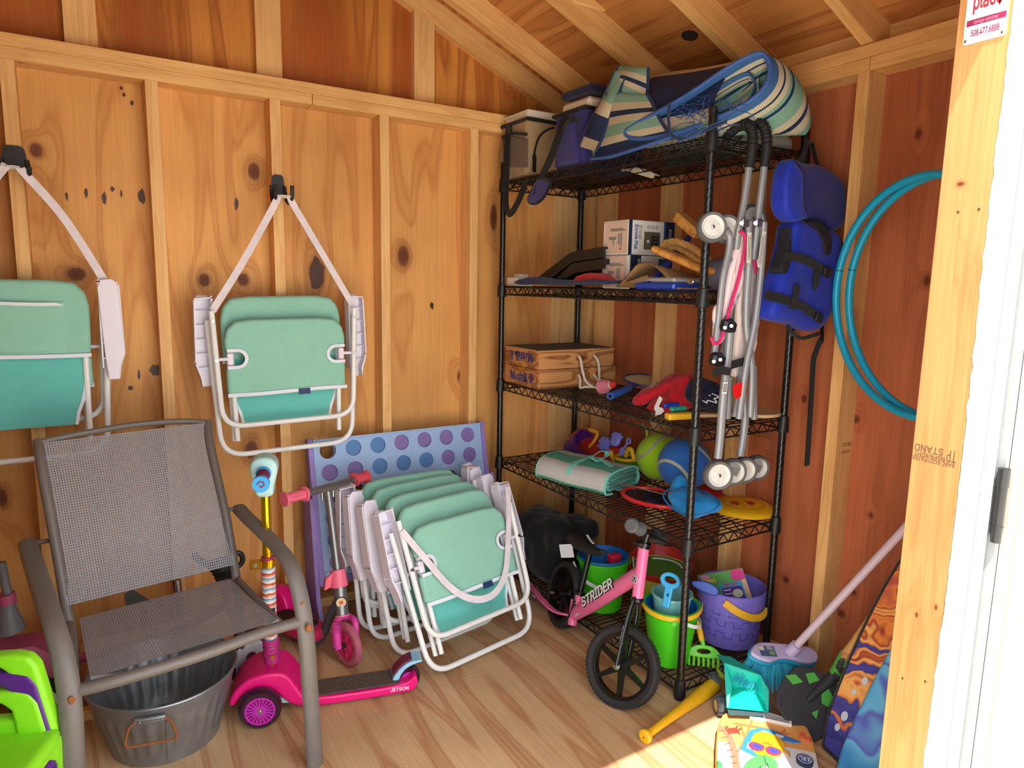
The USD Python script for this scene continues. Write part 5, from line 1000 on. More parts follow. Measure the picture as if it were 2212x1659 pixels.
# ================================================================ fourth tier
aqua_s = stripes('mint_mat_stripes', [(2.6, (96, 186, 156)), (4.2, (216, 218, 214)), (2.2, (100, 188, 160)), (1.2, (216, 218, 214)), (3, (96, 186, 156))], 'u', 320.0, .8, .35)
mintb = fabric('mint_binding', (120, 206, 190), 1300, var=.05); 
mm = Thing('beach_mat', 'mint and white striped beach mat folded flat and tied with a ribbon', 'beach mat', (-.6, -.55, T4))
a0, a1 = V(-.70, -.270, T4), V(-.655, -.880, T4)
if True:
    FL, FR_, BR_, BL2 = at(1172, 1026, 'z', T4+.02), at(1306, 1062, 'z', T4+.02), at(1404, 1018, 'z', T4+.02), at(1205, 965, 'z', T4+.02)
    ax_ = unit(V(*(FR_-FL)[:2], 0)); dx_ = V(-ax_[1], ax_[0], 0); dx_ = dx_ if np.dot(dx_, V(1, 0, 0)) > 0 else -dx_
    Lm = .345; Wm = .235; org = V(FR_[0], FR_[1], T4)-ax_*Lm
    # wrap: from the bottom front, round the front roll, over the top, to the back
    prof = [(.05, .002), (.012, .004), (.0, .022), (.004, .05), (.022, .073), (.06, .084), (.12, .088), (.18, .084), (.215, .074), (.228, .058)]
    pp = bez([V(*q) for q in prof], 4)
    G = np.array([[org+ax_*(Lm*v)+dx_*u+V(0, 0, h+.002*math.sin(20*u+9*v)) for v in np.linspace(0, 1, 14)] for u, h in pp])
    g_, uv = sheet(G, .006); w_ = mm.add('outer_wrap', g_, aqua_s, smooth=True, uv=uv)
    for v in (0, -1): mm.add('wrap_binding', tube(G[:, v], .0045, 8), mintb, w_)
    for k in range(7):
        h = .012+.0095*k; d0 = .018+.006*abs(3-k); wv = lambda u: .003*math.sin(30*u+k)
        pts = [(d0, h), (.06, h+.001), (.12, h+.0015), (.18, h), (.222-.004*abs(3-k), h-.001)]
        P2 = bez([V(*q) for q in pts], 4); G = np.array([[org+ax_*((Lm-.004*(k % 2))*v)+dx_*u+V(0, 0, hh+wv(u)) for v in (0, .5, 1)] for u, hh in P2])
        g_, uv = sheet(G, .0062); mm.add('fold', g_, mintb, smooth=True)
    pts = [(.228, .058), (.238, .045), (.240, .025), (.228, .008), (.20, .003), (.10, .003)]; P2 = bez([V(*q) for q in pts], 4)
    G = np.array([[org+ax_*(Lm*v)+dx_*u+V(0, 0, hh) for v in np.linspace(0, 1, 6)] for u, hh in P2]); g_, uv = sheet(G, .006); mm.add('under_wrap', g_, mintb, smooth=True)
    tc = org+ax_*(Lm*.50)+dx_*.14+V(0, 0, .092)
    mm.add('ribbon', strap(np.array([org+ax_*(Lm*.47)+dx_*u+V(0, 0, h+.0045) for u, h in pp]), .022, .002, np.array([unit(np.cross(ax_, d)) for d in np.gradient(np.array([dx_*u+V(0, 0, h) for u, h in pp]), axis=0)])*-1), mintb)
    for s, q in ((1, [(0, 0, 0), (.03, .02, .03), (.065, .02, .035), (.075, -.005, .02), (.04, -.01, .008), (0, 0, .002)]), (-1, [(0, 0, 0), (.02, -.03, .02), (.05, -.06, .022), (.07, -.05, .008), (.04, -.02, .006), (0, 0, .003)]), (1, [(0, 0, 0), (.05, -.02, .012), (.10, -.03, .004), (.135, -.045, .001)])):
        mm.add('bow', strap(bez([tc+ax_*x*1.0+dx_*y+V(0, 0, z) for x, y, z in q], 6), .022, .002, (0, 0.3, 1)), mintb)
felt_g = fabric('green_felt', (170, 222, 40), 500, var=.12, bump=.5); felt_b = fabric('blue_felt', (44, 104, 184), 500, var=.12, bump=.5); seam_m = plain('grey_rubber_seam', (176, 176, 160), .7)
def ball(label, c, r, mat, seam_rot):
    B = Thing('giant_tennis_ball', label, 'ball', c-V(0, 0, r)); s = trimesh.creation.icosphere(4, r); s.apply_translation(c); B.add('felt', s, mat, smooth=True)
    pts = []
    for t in np.linspace(0, 2*math.pi, 73)[:-1]:
        q = V(.72*math.cos(t)+.28*math.cos(3*t), .72*math.sin(t)-.28*math.sin(3*t), 0); q[2] = 0; zz = .9*math.sin(2*t); v = unit(V(q[0], q[1], zz*.75)); pts.append(c+(seam_rot[:3, :3] @ v)*(r+.0002))
    B.add('seam', sweep(np.array(pts), [(-.006, -.001), (.006, -.001), (.006, .0012), (-.006, .0012)], up=np.array(pts)-c, closed=True), seam_m)
ball('giant tennis ball in lime felt behind the folded mint mat', at(1425, 987, 'x', -.395), .098, felt_g, rot((0, 1, 0), 60) @ rot((0, 0, 1), 20))
ball('giant tennis ball in blue felt behind the right front post', at(1478, 1002, 'x', -.505), .098, felt_b, rot((0, 0, 1), -30) @ rot((1, 0, 0), 60))
# bag of sand toys
rednet = plain('sheer_red_mesh', (206, 52, 40), .6); purp2 = plain('sand_toy_purple', (92, 36, 128), .45); yel2 = plain('sand_toy_yellow', (236, 182, 36), .45); grn2 = plain('sand_toy_green', (96, 130, 40), .45); peri = plain('periwinkle_plastic', (112, 116, 200), .45); limew = plain('lime_webbing', (140, 180, 60), .7)
tb_ = Thing('sand_toy_bag', 'sheer red drawstring bag with yellow trim lying behind the folded mint mat', 'toy bag', (-.47, -.5, T4))
def cup(T_, name, o, ax, r0, r1, h, mat, th=.004, n=28):
    return T_.add(name, lathe([(0, 0), (r0, 0), (r1, h), (r1+.004, h), (r1+.004, h+.006), (r1-.003, h+.006), (r0-th, th), (0, th)], n, axis_frame(o, ax)), mat)
tb_.add('bag', jitter(blob(V(-.435, -.53, T4+.05), (.055, .20, .062), (1, 0, 0), (0, 1, 0), 4, 2.6), .012, 9, 4), rednet)
tb_.add('trim', tube(bez([at(1218, 968, 'x', -.50), at(1236, 940, 'x', -.48), at(1260, 926, 'x', -.46), at(1300, 930, 'x', -.46)], 6), .005, 7), plain('trim_orange', (220, 110, 40), .6))
tb_.add('edge_strap', tube(bez([at(1385, 916, 'x', -.42), at(1396, 928, 'x', -.42), at(1398, 945, 'x', -.42)], 6), .006, 8), limew)
pb = Thing('sand_bucket', 'purple toy bucket with a yellow handle lying in the sheer red bag', 'bucket', at(1250, 965, 'x', -.52)); cup(pb, 'body', at(1232, 968, 'x', -.52), at(1290, 945, 'x', -.50)-at(1232, 968, 'x', -.52), .038, .058, .10, purp2)
pb.add('handle', strap(bez([at(1272, 928, 'x', -.525), at(1290, 935, 'x', -.55), at(1284, 952, 'x', -.56), at(1272, 966, 'x', -.55)], 6), .014, .003, (-1, 0, .3)), yel2)
wc_ = Thing('watering_can', 'small green and yellow toy watering can behind the periwinkle sand moulds', 'watering can', at(1352, 972, 'x', -.50)); o = at(1354, 974, 'x', -.49); o[2] = T4+.002
wc_.add('body', lathe([(0, 0), (.038, 0), (.050, .075), (.047, .075), (.035, .004), (0, .004)], 28, trans(o)), grn2); wc_.add('rim', lathe([(.046, .073), (.054, .073), (.055, .084), (.046, .084), (.046, .073)], 28, trans(o)), yel2)
wc_.add('handle', tube(bez([o+V(0, -.045, .08), o+V(.0, -.03, .115), o+V(0, -.01, .118), o+V(0, .0, .10), o+V(0, .005, .08)], 6), .009, 10), yel2); wc_.add('spout', cyl(o+V(-.02, .045, .05), o+V(-.03, .075, .09), .009, .014), yel2)
for k, (q, lb) in enumerate((((1305, 962), 'periwinkle crab-shaped sand mould nearest the ribbon bow'), ((1330, 952), 'periwinkle hand-shaped sand mould leaning on the watering can'))):
    o = at(*q, 'x', -.545); f = frame(o, (0, -1, 0), (.35, 0, 1)); S = Thing('sand_mould', lb, 'sand mould', o)
    shape = unary_union([Point(0, 0).buffer(.024)]+[affinity.rotate(affinity.translate(affinity.scale(Point(0, 0).buffer(1), .006, .011), 0, .029), a, origin=(0, 0)) for a in ((-70, -45, -20, 20, 45, 70, 110, -110) if k == 0 else (-50, -25, 0, 25, 50))])
    S.add('body', puff(shape, .020, .006, f), peri); S.add('face', cat([blob((f @ V(s*.008, .006, .011, 1))[:3], (.003, .003, .003), sub=1) for s in (-1, 1)]), peri, kind='stuff')
o = at(1350, 965, 'x', -.56); f = frame(o, unit(at(1362, 948, 'x', -.56)-at(1345, 975, 'x', -.56)), (-1, 0, 0.2)); S = Thing('toy_shovel', 'small periwinkle toy shovel with a ring handle beside the lime ball', 'toy shovel', o)
m = f @ rot((1, 0, 0), 90); S.add('blade', puff(rrect(.035, .028, .008, -.03, 0), .006, .002, m), peri); S.add('shaft', puff(rrect(.05, .008, .003, .005, 0), .006, .002, m), peri); S.add('ring', puff(Point(.035, 0).buffer(.014).difference(Point(.035, 0).buffer(.009)), .006, .002, m), peri)
redfr = plain('scarlet_plastic', (222, 40, 48), .35); bnet = plain('black_string', (22, 22, 30), .6)
rc = at(1412, 1074, 'z', T4+.022); racket('toy_racket', 'toy racket with a scarlet rim and black netting on the fourth tier', rc, V(.25, -1, 0), V(1, .25, .04), .125, .085, 0, redfr, bnet, 0, None, .008)
rc = at(1470, 1082, 'z', T4+.010); racket('toy_racket', 'toy racket with a royal blue rim lying under the scarlet one', rc, V(.25, -1, 0), V(1, .25, .0), .13, .095, 0, bluer, bnet, 0, None, .008)
netm = usdkit.material(stage, matname('blue_netting'), {'g': ('texture_coordinate', {}), 'v': ('voronoi_texture', {'scale': 260.0, 'feature': 'distance_to_edge'}), 'r': ('math', {'math_type': 'less_than', 'value2': .19}), 'p': ('principled_bsdf', {'base_color': lin(24, 130, 200), 'roughness': .6}), 't': ('transparent_bsdf', {}), 'm': ('mix_closure', {})},
    [('g.object', 'v.vector'), ('v.distance', 'r.value1'), ('r.value', 'm.fac'), ('t.BSDF', 'm.closure1'), ('p.BSDF', 'm.closure2')], surface='m.closure') if False else fabric('blue_netting', (30, 128, 196), 400, bump=.9)
dn_ = Thing('dip_net', 'blue dip net with a thin metal handle resting against the right front post', 'net', at(1495, 1085, 'x', -.70))
nb = blob(at(1485, 1082, 'x', -.70), (.075, .055, .045), (0, -1, -.1), (1, 0, 0), 4, 2.0, .022, 12, 3); nb.vertices[:, 2] = np.maximum(nb.vertices[:, 2], T4+.004); dn_.add('bag', nb, netm)
nb = blob(at(1470, 1055, 'x', -.68), (.028, .03, .05), (0, -1, 0), (1, 0, 0), 3, 2.0, .01, 20, 6); dn_.add('bunched_end', nb, netm)
nb = blob(at(1528, 1086, 'x', -.66), (.05, .035, .03), (0, -1, 0), (1, 0, 0), 3, 2.0, .012, 14, 9); nb.vertices[:, 2] = np.maximum(nb.vertices[:, 2], T4+.004); dn_.add('bag', nb, netm)
dn_.add('hoop', tube(bez([at(1434, 1066, 'x', -.73), at(1445, 1090, 'x', -.76), at(1480, 1112, 'x', -.77), at(1520, 1112, 'x', -.74), at(1553, 1090, 'x', -.68), at(1530, 1066, 'x', -.64), at(1470, 1050, 'x', -.66)], 6, closed=True), .0035, 7, closed=True), plain('net_blue_cord', (30, 110, 180), .6))
dn_.add('handle', cyl(at(1338, 1044, 'x', -.72), at(1440, 1069, 'x', -.735), .0032, n=8), chrome)
fyel = plain('frisbee_yellow', (240, 186, 20), .42, var=.04); frd = plain('frisbee_red', (190, 54, 34), .6)
def disc(label, o, r, mat, tilt=None, printed=False):
    m = frame(o, (1, 0, 0), (0, 1, 0)) if tilt is None else frame(o, *tilt)
    D = Thing('flying_disc', label, 'flying disc', o); k = r/.135
    D.add('disc', lathe([(0, .022), (r*.60, .0215), (r*.82, .019), (r*.95, .012), (r, .002), (r*.985, 0), (r*.965, .004), (r*.93, .012), (r*.8, .016), (0, .019)], 56, m), mat)
    if printed:
        D.add('printed_ring', prism(Point(0, 0).buffer(r*.60, quad_segs=20).difference(Point(0, 0).buffer(r*.585, quad_segs=20)), .0008, m @ trans((0, 0, .0212))), frd)
        for s in (-1, 1):
            sh = unary_union([sbox(-.012, -.02, .014, .012), Polygon([(-.026, .02), (-.008, .006), (-.006, .014)]), Polygon([(.012, .008), (.03, .024), (.016, .016)]), Polygon([(-.02, -.012), (-.008, -.02), (-.012, -.004)]), Point(0, .018).buffer(.008)])
            D.add('printed_figure', prism(affinity.translate(affinity.scale(sh, s, 1), s*.034*k, -.004), .0008, m @ rot((0, 0, 1), 150) @ trans((0, 0, .0216))), frd)
c = at(1606, 1088, 'z', T4+.02); c[2] = T4
disc('big yellow flying disc with red print at the right end of the fourth tier', V(c[0], c[1], T4), .118, fyel, None, True)
c = at(1515, 1058, 'z', T4+.03); disc('red flying disc behind the blue net, half under the yellow one', V(c[0]+.03, c[1]+.02, T4+.001), .10, redfr)

# ================================================================ strollers, life jacket and hoops on the right
silver = plain('satin_aluminium', (150, 152, 156), .5, metal=.35); foam = plain('black_foam_grip', (20, 20, 21), .7); wgrey = plain('stroller_tyre', (92, 92, 92), .65, var=.08); wface = plain('stroller_hub', (206, 204, 198), .4); hotp = plain('hot_pink_binding', (226, 36, 110), .6)
pfab = usdkit.material(stage, matname('pink_print_cloth'), {'g': ('texture_coordinate', {}), 'v': ('voronoi_texture', {'scale': 26.0, 'randomness': .7}), 'r': ('rgb_ramp', {'ramp': [(0, lin(206, 110, 170)), (.22, lin(120, 190, 206)), (.30, lin(240, 214, 216)), (1, lin(240, 216, 218))], 'interpolate': False}), 'p': ('principled_bsdf', {'roughness': .85})}, [('g.object', 'v.vector'), ('v.distance', 'r.fac'), ('r.color', 'p.base_color')], surface='p.BSDF')
paleb = fabric('pale_pink_cloth', (232, 212, 206), 900, var=.06)
YS = -1.470; S_ = lambda x, y, d=0: at(x, y, 'y', YS+d)
sr = Thing('doll_stroller', 'folded silver doll stroller with pink print seat hooked over the end of the top shelf', 'stroller', S_(1600, 1040))
for k, (q, d) in enumerate(((((1568, 300), (1580, 283), (1600, 270), (1618, 272), (1626, 290), (1624, 325), (1618, 362)), 0), (((1592, 296), (1606, 276), (1626, 264), (1645, 268), (1655, 288), (1656, 320), (1651, 360)), -.012))):
    dd = [.085, .06, .03, .0, -.008, -.006, 0]
    P = [S_(x, y, d+dd[i]) for i, (x, y) in enumerate(q)]; P[0][2] += .0; h = sr.add('cane_handle', tube(bez(P, 6), .0145, 12), foam)
    sr.add('grip_ribs', cat([tube(np.array([c+(a1*math.cos(t)+a2*math.sin(t))*.0158 for t in np.linspace(0, 2*math.pi, 13)[:-1]]), .002, 5, closed=True) for c, a1, a2 in [((lambda B, i: (B[i], unit(np.cross(B[i+1]-B[i-1], (0, 1, .2))), unit(np.cross(B[i+1]-B[i-1], np.cross(B[i+1]-B[i-1], (0, 1, .2))))))(bez(P, 6), i)) for i in range(4, 30, 2)]]), foam, h, kind='stuff')
st_t = lambda pts, r=.0105: sr.add('tube', tube(bez([S_(*q) for q in pts], 6), r, 10), silver)
st_t([(1618, 360, 0), (1608, 430, 0), (1596, 495, 0), (1590, 540, .01)]); st_t([(1651, 358, -.012), (1641, 440, -.012), (1634, 500, -.01), (1628, 560, .0)])
st_t([(1617, 478, -.02), (1618, 560, -.02), (1612, 660, -.015), (1613, 720, -.012), (1624, 790, -.01), (1621, 900, -.01)]); st_t([(1650, 480, -.03), (1645, 570, -.03), (1632, 690, -.028), (1612, 790, -.03), (1596, 905, -.03)])
st_t([(1566, 496, -.005), (1576, 510, -.005), (1574, 545, -.005), (1562, 600, -.005), (1553, 680, 0), (1543, 765, 0)]); st_t([(1590, 560, .02), (1578, 660, .015), (1568, 740, .01), (1558, 770, .0)])
st_t([(1578, 706, -.02), (1572, 770, -.02), (1562, 860, -.02), (1556, 940, -.02), (1551, 990, -.02)], .0125); st_t([(1612, 880, .03), (1606, 940, .03), (1599, 985, .03)], .0125); st_t([(1628, 790, .02), (1629, 905, .02)]); st_t([(1578, 815, .03), (1572, 905, .02)], .009)
sr.add('folding_link', cat([cyl(S_(1604, 775, .01), S_(1588, 900, .01), .011, n=12), cyl(S_(1606, 800, 0), S_(1610, 900, .0), .006, n=10)]), silver)
for q in ((1573, 705), (1549, 778)):
    sr.add('joint_block', cat([obox(S_(*q, -.022), (1, 0, -.25), (0, 0, 1), (.054, .036, .030), .008), obox(S_(q[0], q[1]-10, -.01), (1, 0, 0), (0, 0, 1), (.030, .02, .028), .006)]), blk_pl)
    for s in (-1, 1): sr.add('rivet', cyl(S_(q[0]+s*7, q[1]+1-2*s, -.035), S_(q[0]+s*7, q[1]+1-2*s, -.042), .0055, n=10), steel)
for q in ((1610, 482), (1640, 482)): sr.add('rivet_plate', cat([obox(S_(*q, -.03), (1, 0, 0), (0, 0, 1), (.030, .022, .008), .002), cyl(S_(q[0]-8, q[1], -.036), S_(q[0]-8, q[1], -.042), .006, n=10)]), steel)
sr.add('binding_strap', cat([strap(np.array([S_(1540, 805, -.045), S_(1560, 800, -.05), S_(1578, 803, -.045)]), .024, .004, (0, -1, 0)), strap(np.array([S_(1575, 790, -.01), S_(1602, 782, -.01), S_(1625, 776, -.01)]), .024, .004, (0, -1, 0))]), bweb)
sr.add('red_catch', jitter(hull([S_(x, y, d) for x, y in ((1584, 832), (1598, 825), (1612, 830), (1614, 846), (1602, 856), (1590, 862), (1583, 850)) for d in (-.035, .005)]).subdivide().subdivide(), .002, 30), plain('signal_red', (226, 24, 28), .35))
for (px_, m_, d, sd) in ([(1597, 500), (1607, 505), (1606, 560), (1598, 620), (1572, 690), (1560, 735), (1545, 745), (1538, 725), (1546, 660), (1560, 655), (1572, 590), (1582, 555)], pfab, .010, 1), ([(1600, 560), (1620, 545), (1640, 560), (1642, 660), (1632, 730), (1620, 778), (1590, 812), (1580, 800), (1590, 700), (1594, 620)], paleb, .022, 2), ([(1628, 505), (1642, 500), (1644, 560), (1634, 590), (1628, 560)], pfab, .012, 3):
    g = puff(smoothpoly(PY(px_, YS+d)), .022, .008, FY(YS+d)); g = jitter(trimesh.Trimesh(*trimesh.remesh.subdivide_to_size(g.vertices, g.faces, .03), process=False), .008, 16, sd); sr.add('seat_cloth', g, m_)
sr.add('pink_binding', tube(bez([S_(1598, 500, -.012), S_(1609, 510, -.014), S_(1608, 545, -.014), S_(1596, 600, -.014), S_(1580, 655, -.014), S_(1566, 705, -.014), S_(1556, 735, -.012), S_(1543, 742, -.01), S_(1536, 728, -.01)], 6), .005, 8), hotp)
sr.add('pink_binding', tube(bez([S_(1630, 505, -.0), S_(1626, 540, -.0), S_(1634, 590, 0)], 6), .005, 8), hotp)
for q0, q1 in (((1619, 502), (1617, 568)), ((1651, 500), (1640, 578))):
    a, b = S_(*q0, -.040), S_(*q1, -.040); lb = sr.add('paper_label', obox((a+b)/2, b-a, (1, 0, 0), (np.linalg.norm(b-a), .017, .0012)), card)
    for k in range(3): sr.add('label_print', obox((a+b)/2+V((k-1)*.0045, -.0009, 0), b-a, (1, 0, 0), (np.linalg.norm(b-a)*(.85-.15*(k % 2)), .0016, .0008)), greyp, lb)
a, b = S_(1567, 825, -.0335), S_(1564, 851, -.0335); lb = sr.add('barcode_label', obox((a+b)/2, b-a, (1, 0, 0), (np.linalg.norm(b-a), .020, .001)), card)
for k in range(7): sr.add('barcode_print', obox(a+(b-a)*(.2+.1*k)+V(0, -.0008, 0), b-a, (1, 0, 0), (.0014, .016, .0008)), blkp, lb)
def st_wheel(c, ax, r, w):
    m = axis_frame(c, ax); k = w/2
    t = sr.add('wheel', lathe([(r*.76, -k*.9), (r*.93, -k), (r, -k*.5), (r, k*.5), (r*.93, k), (r*.76, k*.9), (r*.76, -k*.9)], 40, m), wgrey)
    sr.add('wheel_disc', lathe([(0, k*.55), (r*.10, k*.6), (r*.55, k*.5), (r*.66, k*.75), (r*.78, k*.85), (r*.78, -k*.8), (0, -k*.8)], 32, m), wface, t); sr.add('axle_cap', lathe([(0, k*.5), (r*.13, k*.5), (r*.11, k*1.0), (0, k*1.1)], 14, m), chrome, t)
    for a in range(6): sr.add('wheel_rib', tf(box((r*.30, -.0012, k*.5), (r*.46, .0012, k*.66)), m @ rot((0, 0, 1), a*60+20)), wface, t)
AXW = V(-.42, -.90, .05)
for (x, y), d, r in (((1551, 1026), -.030, .046), ((1583, 1019), .03, .045), ((1607, 1015), .055, .045), ((1634, 1010), .10, .045)): st_wheel(S_(x, y, d), AXW, r, .026)
sr.add('wheel_bracket', cat([hull([S_(x, y, d) for x, y in ((1576, 1010), (1600, 1012), (1592, 1030), (1578, 1024)) for d in (-.015, .02)]), hull([S_(x, y, d) for x, y in ((1622, 1002), (1648, 1006), (1640, 1022), (1625, 1018)) for d in (.05, .08)])]), plain('grey_bracket', (130, 132, 134), .5))
for (x, y), d, r in (((1537, 491), -.02, .044), ((1569, 495), .03, .044), ((1625, 474), .05, .047)): st_wheel(S_(x, y, d), AXW if x != 1625 else V(-.2, -.95, .2), r, .026)

# life jacket hung on the back post
jbl = fabric('royal_blue_nylon', (28, 50, 168), 500, rough=.55, var=.16); jshade = fabric('shaded_blue_nylon', (34, 40, 110), 500, rough=.55, var=.1)  # the collar blue has the jacket's shading put into its colour
YJ = -1.462
J = Thing('life_jacket', 'royal blue foam life jacket with black straps hanging from the back post of the shelf', 'life jacket', at(1735, 700, 'y', YJ))
def jp(name, px_, y, t, m_, seed, r=.03, amp=.006):
    g = puff(smoothpoly(PY(px_, y)), t, min(r, t*.48), FY(y), 6); g = jitter(trimesh.Trimesh(*trimesh.remesh.subdivide_to_size(g.vertices, g.faces, .03), process=False), amp, 11, seed); return J.add(name, g, m_)
jp('collar', [(1694, 345), (1720, 352), (1752, 356), (1790, 380), (1806, 402), (1811, 440), (1806, 480), (1788, 500), (1760, 494), (1732, 478), (1700, 475), (1684, 455), (1681, 400)], YJ-.045, .085, jshade, 2)
jp('collar_edge', [(1694, 343), (1706, 356), (1718, 375), (1722, 440), (1733, 472), (1702, 478), (1684, 455), (1681, 400)], YJ-.070, .060, jbl, 4)
jp('front_panel', [(1696, 478), (1722, 478), (1760, 496), (1795, 502), (1800, 560), (1790, 640), (1772, 690), (1744, 716), (1700, 700), (1650, 690), (1646, 670), (1658, 620), (1680, 560), (1690, 520)], YJ-.05, .085, jbl, 6)
jp('inner_lining', [(1696, 480), (1690, 520), (1682, 560), (1674, 585), (1690, 588), (1698, 540)], YJ-.075, .045, plain('black_lining', (22, 22, 30), .8), 8)
jp('mesh_insert', [(1740, 482), (1762, 476), (1784, 498), (1790, 530), (1786, 552), (1776, 548), (1770, 520), (1756, 496)], YJ-.088, .030, plain('black_lining', (22, 22, 30), .8), 9, .01)
jw = lambda pts, w=.027: strap(bez([at(x, y, 'y', YJ-d) for x, y, d in pts], 6), w, .003, (0, -1, 0))
J.add('chest_strap', jw([(1692, 556, .098), (1720, 555, .100), (1750, 566, .100), (1775, 582, .098), (1798, 592, .085)]), bweb)
J.add('waist_strap', jw([(1652, 636, .092), (1690, 646, .099), (1730, 660, .100), (1760, 680, .097), (1782, 690, .085), (1788, 665, .06)]), bweb)
J.add('strap_end', jw([(1766, 585, .102), (1762, 604, .104), (1764, 622, .102)], .030), bweb); J.add('strap_keeper', jw([(1722, 616, .104), (1718, 640, .106), (1712, 668, .102)], .026), bweb)
J.add('buckle', obox(at(1786, 588, 'y', YJ-.104), (1, 0, -.2), (0, 0, 1), (.040, .028, .014), .004), blk_pl); J.add('buckle', obox(at(1768, 686, 'y', YJ-.108), (1, 0, -.4), (0, 0, 1), (.034, .028, .014), .004), blk_pl)
J.add('hem_binding', jw([(1700, 703, .06), (1706, 714, .06), (1728, 730, .05), (1752, 726, .05), (1776, 718, .05)], .012), bweb)
J.add('tail_buckle', hull([at(x, y, 'y', YJ-d) for x, y in ((1771, 695), (1780, 695), (1780, 732), (1773, 735)) for d in (.04, .052)]), blk_pl)
J.add('tail_strap', jw([(1777, 730, .045), (1768, 744, .045), (1763, 760, .045), (1757, 780, .045), (1753, 850, .045), (1748, 930, .045), (1743, 1006, .045)], .024), bweb)
J.add('hanging_loop', tube(bez([at(1722, 352, 'y', YJ-.02), at(1738, 330, 'y', YJ+.0), V(SB-.02, SN-.02, T1+.02), V(SB+.02, SN-.012, T1+.02), at(1762, 345, 'y', YJ), at(1768, 362, 'y', YJ-.02)], 6), .006, 8), bweb)

# hula hoops against the wall
hoopm = plain('turquoise_hoop', (16, 156, 196), .28, spec=.5)
a = at(1806, 640, 'x', -.412); hpn = unit(V(.95, -.31, .06)); b, c = atp(2040, 376, a, hpn), atp(1985, 902, a, hpn)
def circum(a, b, c):
    u = unit(b-a); n = unit(np.cross(b-a, c-a)); v = np.cross(n, u); bx = np.dot(b-a, u); cx, cy = np.dot(c-a, u), np.dot(c-a, v)
    y = (cx*cx+cy*cy-bx*cx)/(2*cy); return a+u*bx/2+v*y, math.hypot(bx/2, y), n
hc, hr, hn = circum(a, b, c)
for k in range(2):
    q = Thing('hula_hoop', ('outer turquoise hula hoop leaning on the red wall' if k == 0 else 'inner turquoise hula hoop nested against the other one on the red wall'), 'hula hoop', hc-V(0, 0, hr))
    hu = unit(np.cross(hpn, (0, 0, 1))); hv = np.cross(hu, hpn); hu = hu if hu[1] < 0 else -hu
    cc = hc+(hu*.030+hpn*.022 if k else 0)
    pts = np.array([cc+(hu*math.cos(t)+hv*math.sin(t))*hr for t in np.linspace(0, 2*math.pi, 97)[:-1]])
    q.add('ring', tube(pts, .0110, 12, closed=True), hoopm); q.add('joint', cyl(pts[44], pts[44]+unit(pts[45]-pts[44])*.004, .0116, n=14), plain('hoop_joint', (10, 96, 130), .4))

# ================================================================ bottom tier and the floor in front of it
blkf = fabric('black_nylon_bag', (24, 24, 27), 500, rough=.7, var=.2)
bg = Thing('black_bag', 'slumped black duffel bag behind the balance bike at the left end of the shelf', 'bag', (-.72, -.52, T5))
q = blob(V(-.70, -.50, T5+.14), (.115, .20, .145), (1, 0, 0), (0, 1, 0), 4, 2.7, .035, 7, 3); q.vertices[:, 2] = np.maximum(q.vertices[:, 2], T5); bg.add('body', q, blkf)
bg.add('top_pocket', blob(V(-.62, -.62, T5+.235), (.06, .10, .045), (1, 0, 0), (0, 1, .0), 4, 2.8, .012, 12, 5), blkf)
bg.add('grab_handle', strap(bez([at(1136, 1140, 'x', -.72), at(1142, 1126, 'x', -.72), at(1155, 1128, 'x', -.72), at(1163, 1145, 'x', -.72)], 6), .012, .003, (-1, 0, .5)), bweb)
bg.add('tag', obox(at(1224, 1190, 'x', -.845), unit(V(.5, -1, .30)), (0, .2, 1), (.058, .052, .002)), plain('white_tag', (206, 206, 210), .5))
brt = plain('bright_green_plastic', (72, 200, 30), .35, spec=.5); cob = plain('cobalt_bucket', (30, 110, 190), .4); hw = plain('white_bucket_handle', (228, 232, 236), .5); aq2 = plain('aqua_translucent', (120, 190, 186), .35); lbl = plain('light_blue_handle', (62, 170, 226), .4)
def bucket(name, label, o, r0, r1, h, mat, rim=.006, group=None):
    B = Thing(name, label, 'bucket', o); t = .0025
    B.add('body', lathe([(0, .006), (r0-.006, .006), (r0-.003, 0), (r0, .003), (r1, h-.004), (r1+rim, h-.006), (r1+rim, h+.002), (r1-t, h+.002), (r0-t, .008+t), (0, .008+t)], 48, trans(o)), mat); return B
o1 = V(-.690, -.875, T5); h1 = .205
B1 = bucket('bucket', 'green bucket with a blue bucket nested in it, behind the bike saddle', o1, .078, .100, h1, brt)
B1.add('handle', strap(bez([o1+V(-.10*math.cos(a)*.2-.098*math.cos(a)*.0+.106*math.cos(2.75+a), .106*math.sin(2.75+a), h1-.012-.075*math.sin(a)) for a in np.linspace(0, math.pi, 9)], 5), .014, .003, np.array([V(math.cos(2.75+a), math.sin(2.75+a), 0) for a in np.linspace(0, math.pi, 41)])), hw)
B1b = bucket('bucket', 'blue bucket nested inside the green bucket behind the bike saddle', o1+V(0, 0, .030), .070, .095, h1-.020, cob)
single('toy_mould', 'red and blue toy lying inside the blue nested bucket', 'toy', cat([box(o1+V(.0, -.055, .19), o1+V(.05, -.02, .225), .004)]), plain('toy_crimson', (206, 40, 70), .45))
o2 = V(-.475, -.975, T5+.125)
R1 = Thing('sand_toy_basin', 'round red and yellow-green toy basin with a scalloped red lip behind the bike head tube', 'toy basin', V(o2[0], o2[1], T5))
ol = plain('olive_lime_plastic', (190, 196, 70), .45); rd2 = plain('basin_red', (206, 50, 42), .4); gd = plain('basin_green', (60, 150, 50), .4)
R1.add('outer_wall', lathe([(0, -.122), (.085, -.122), (.088, -.115), (.125, .03), (.121, .03), (.084, -.115), (0, -.117)], 48, trans(o2)), ol)
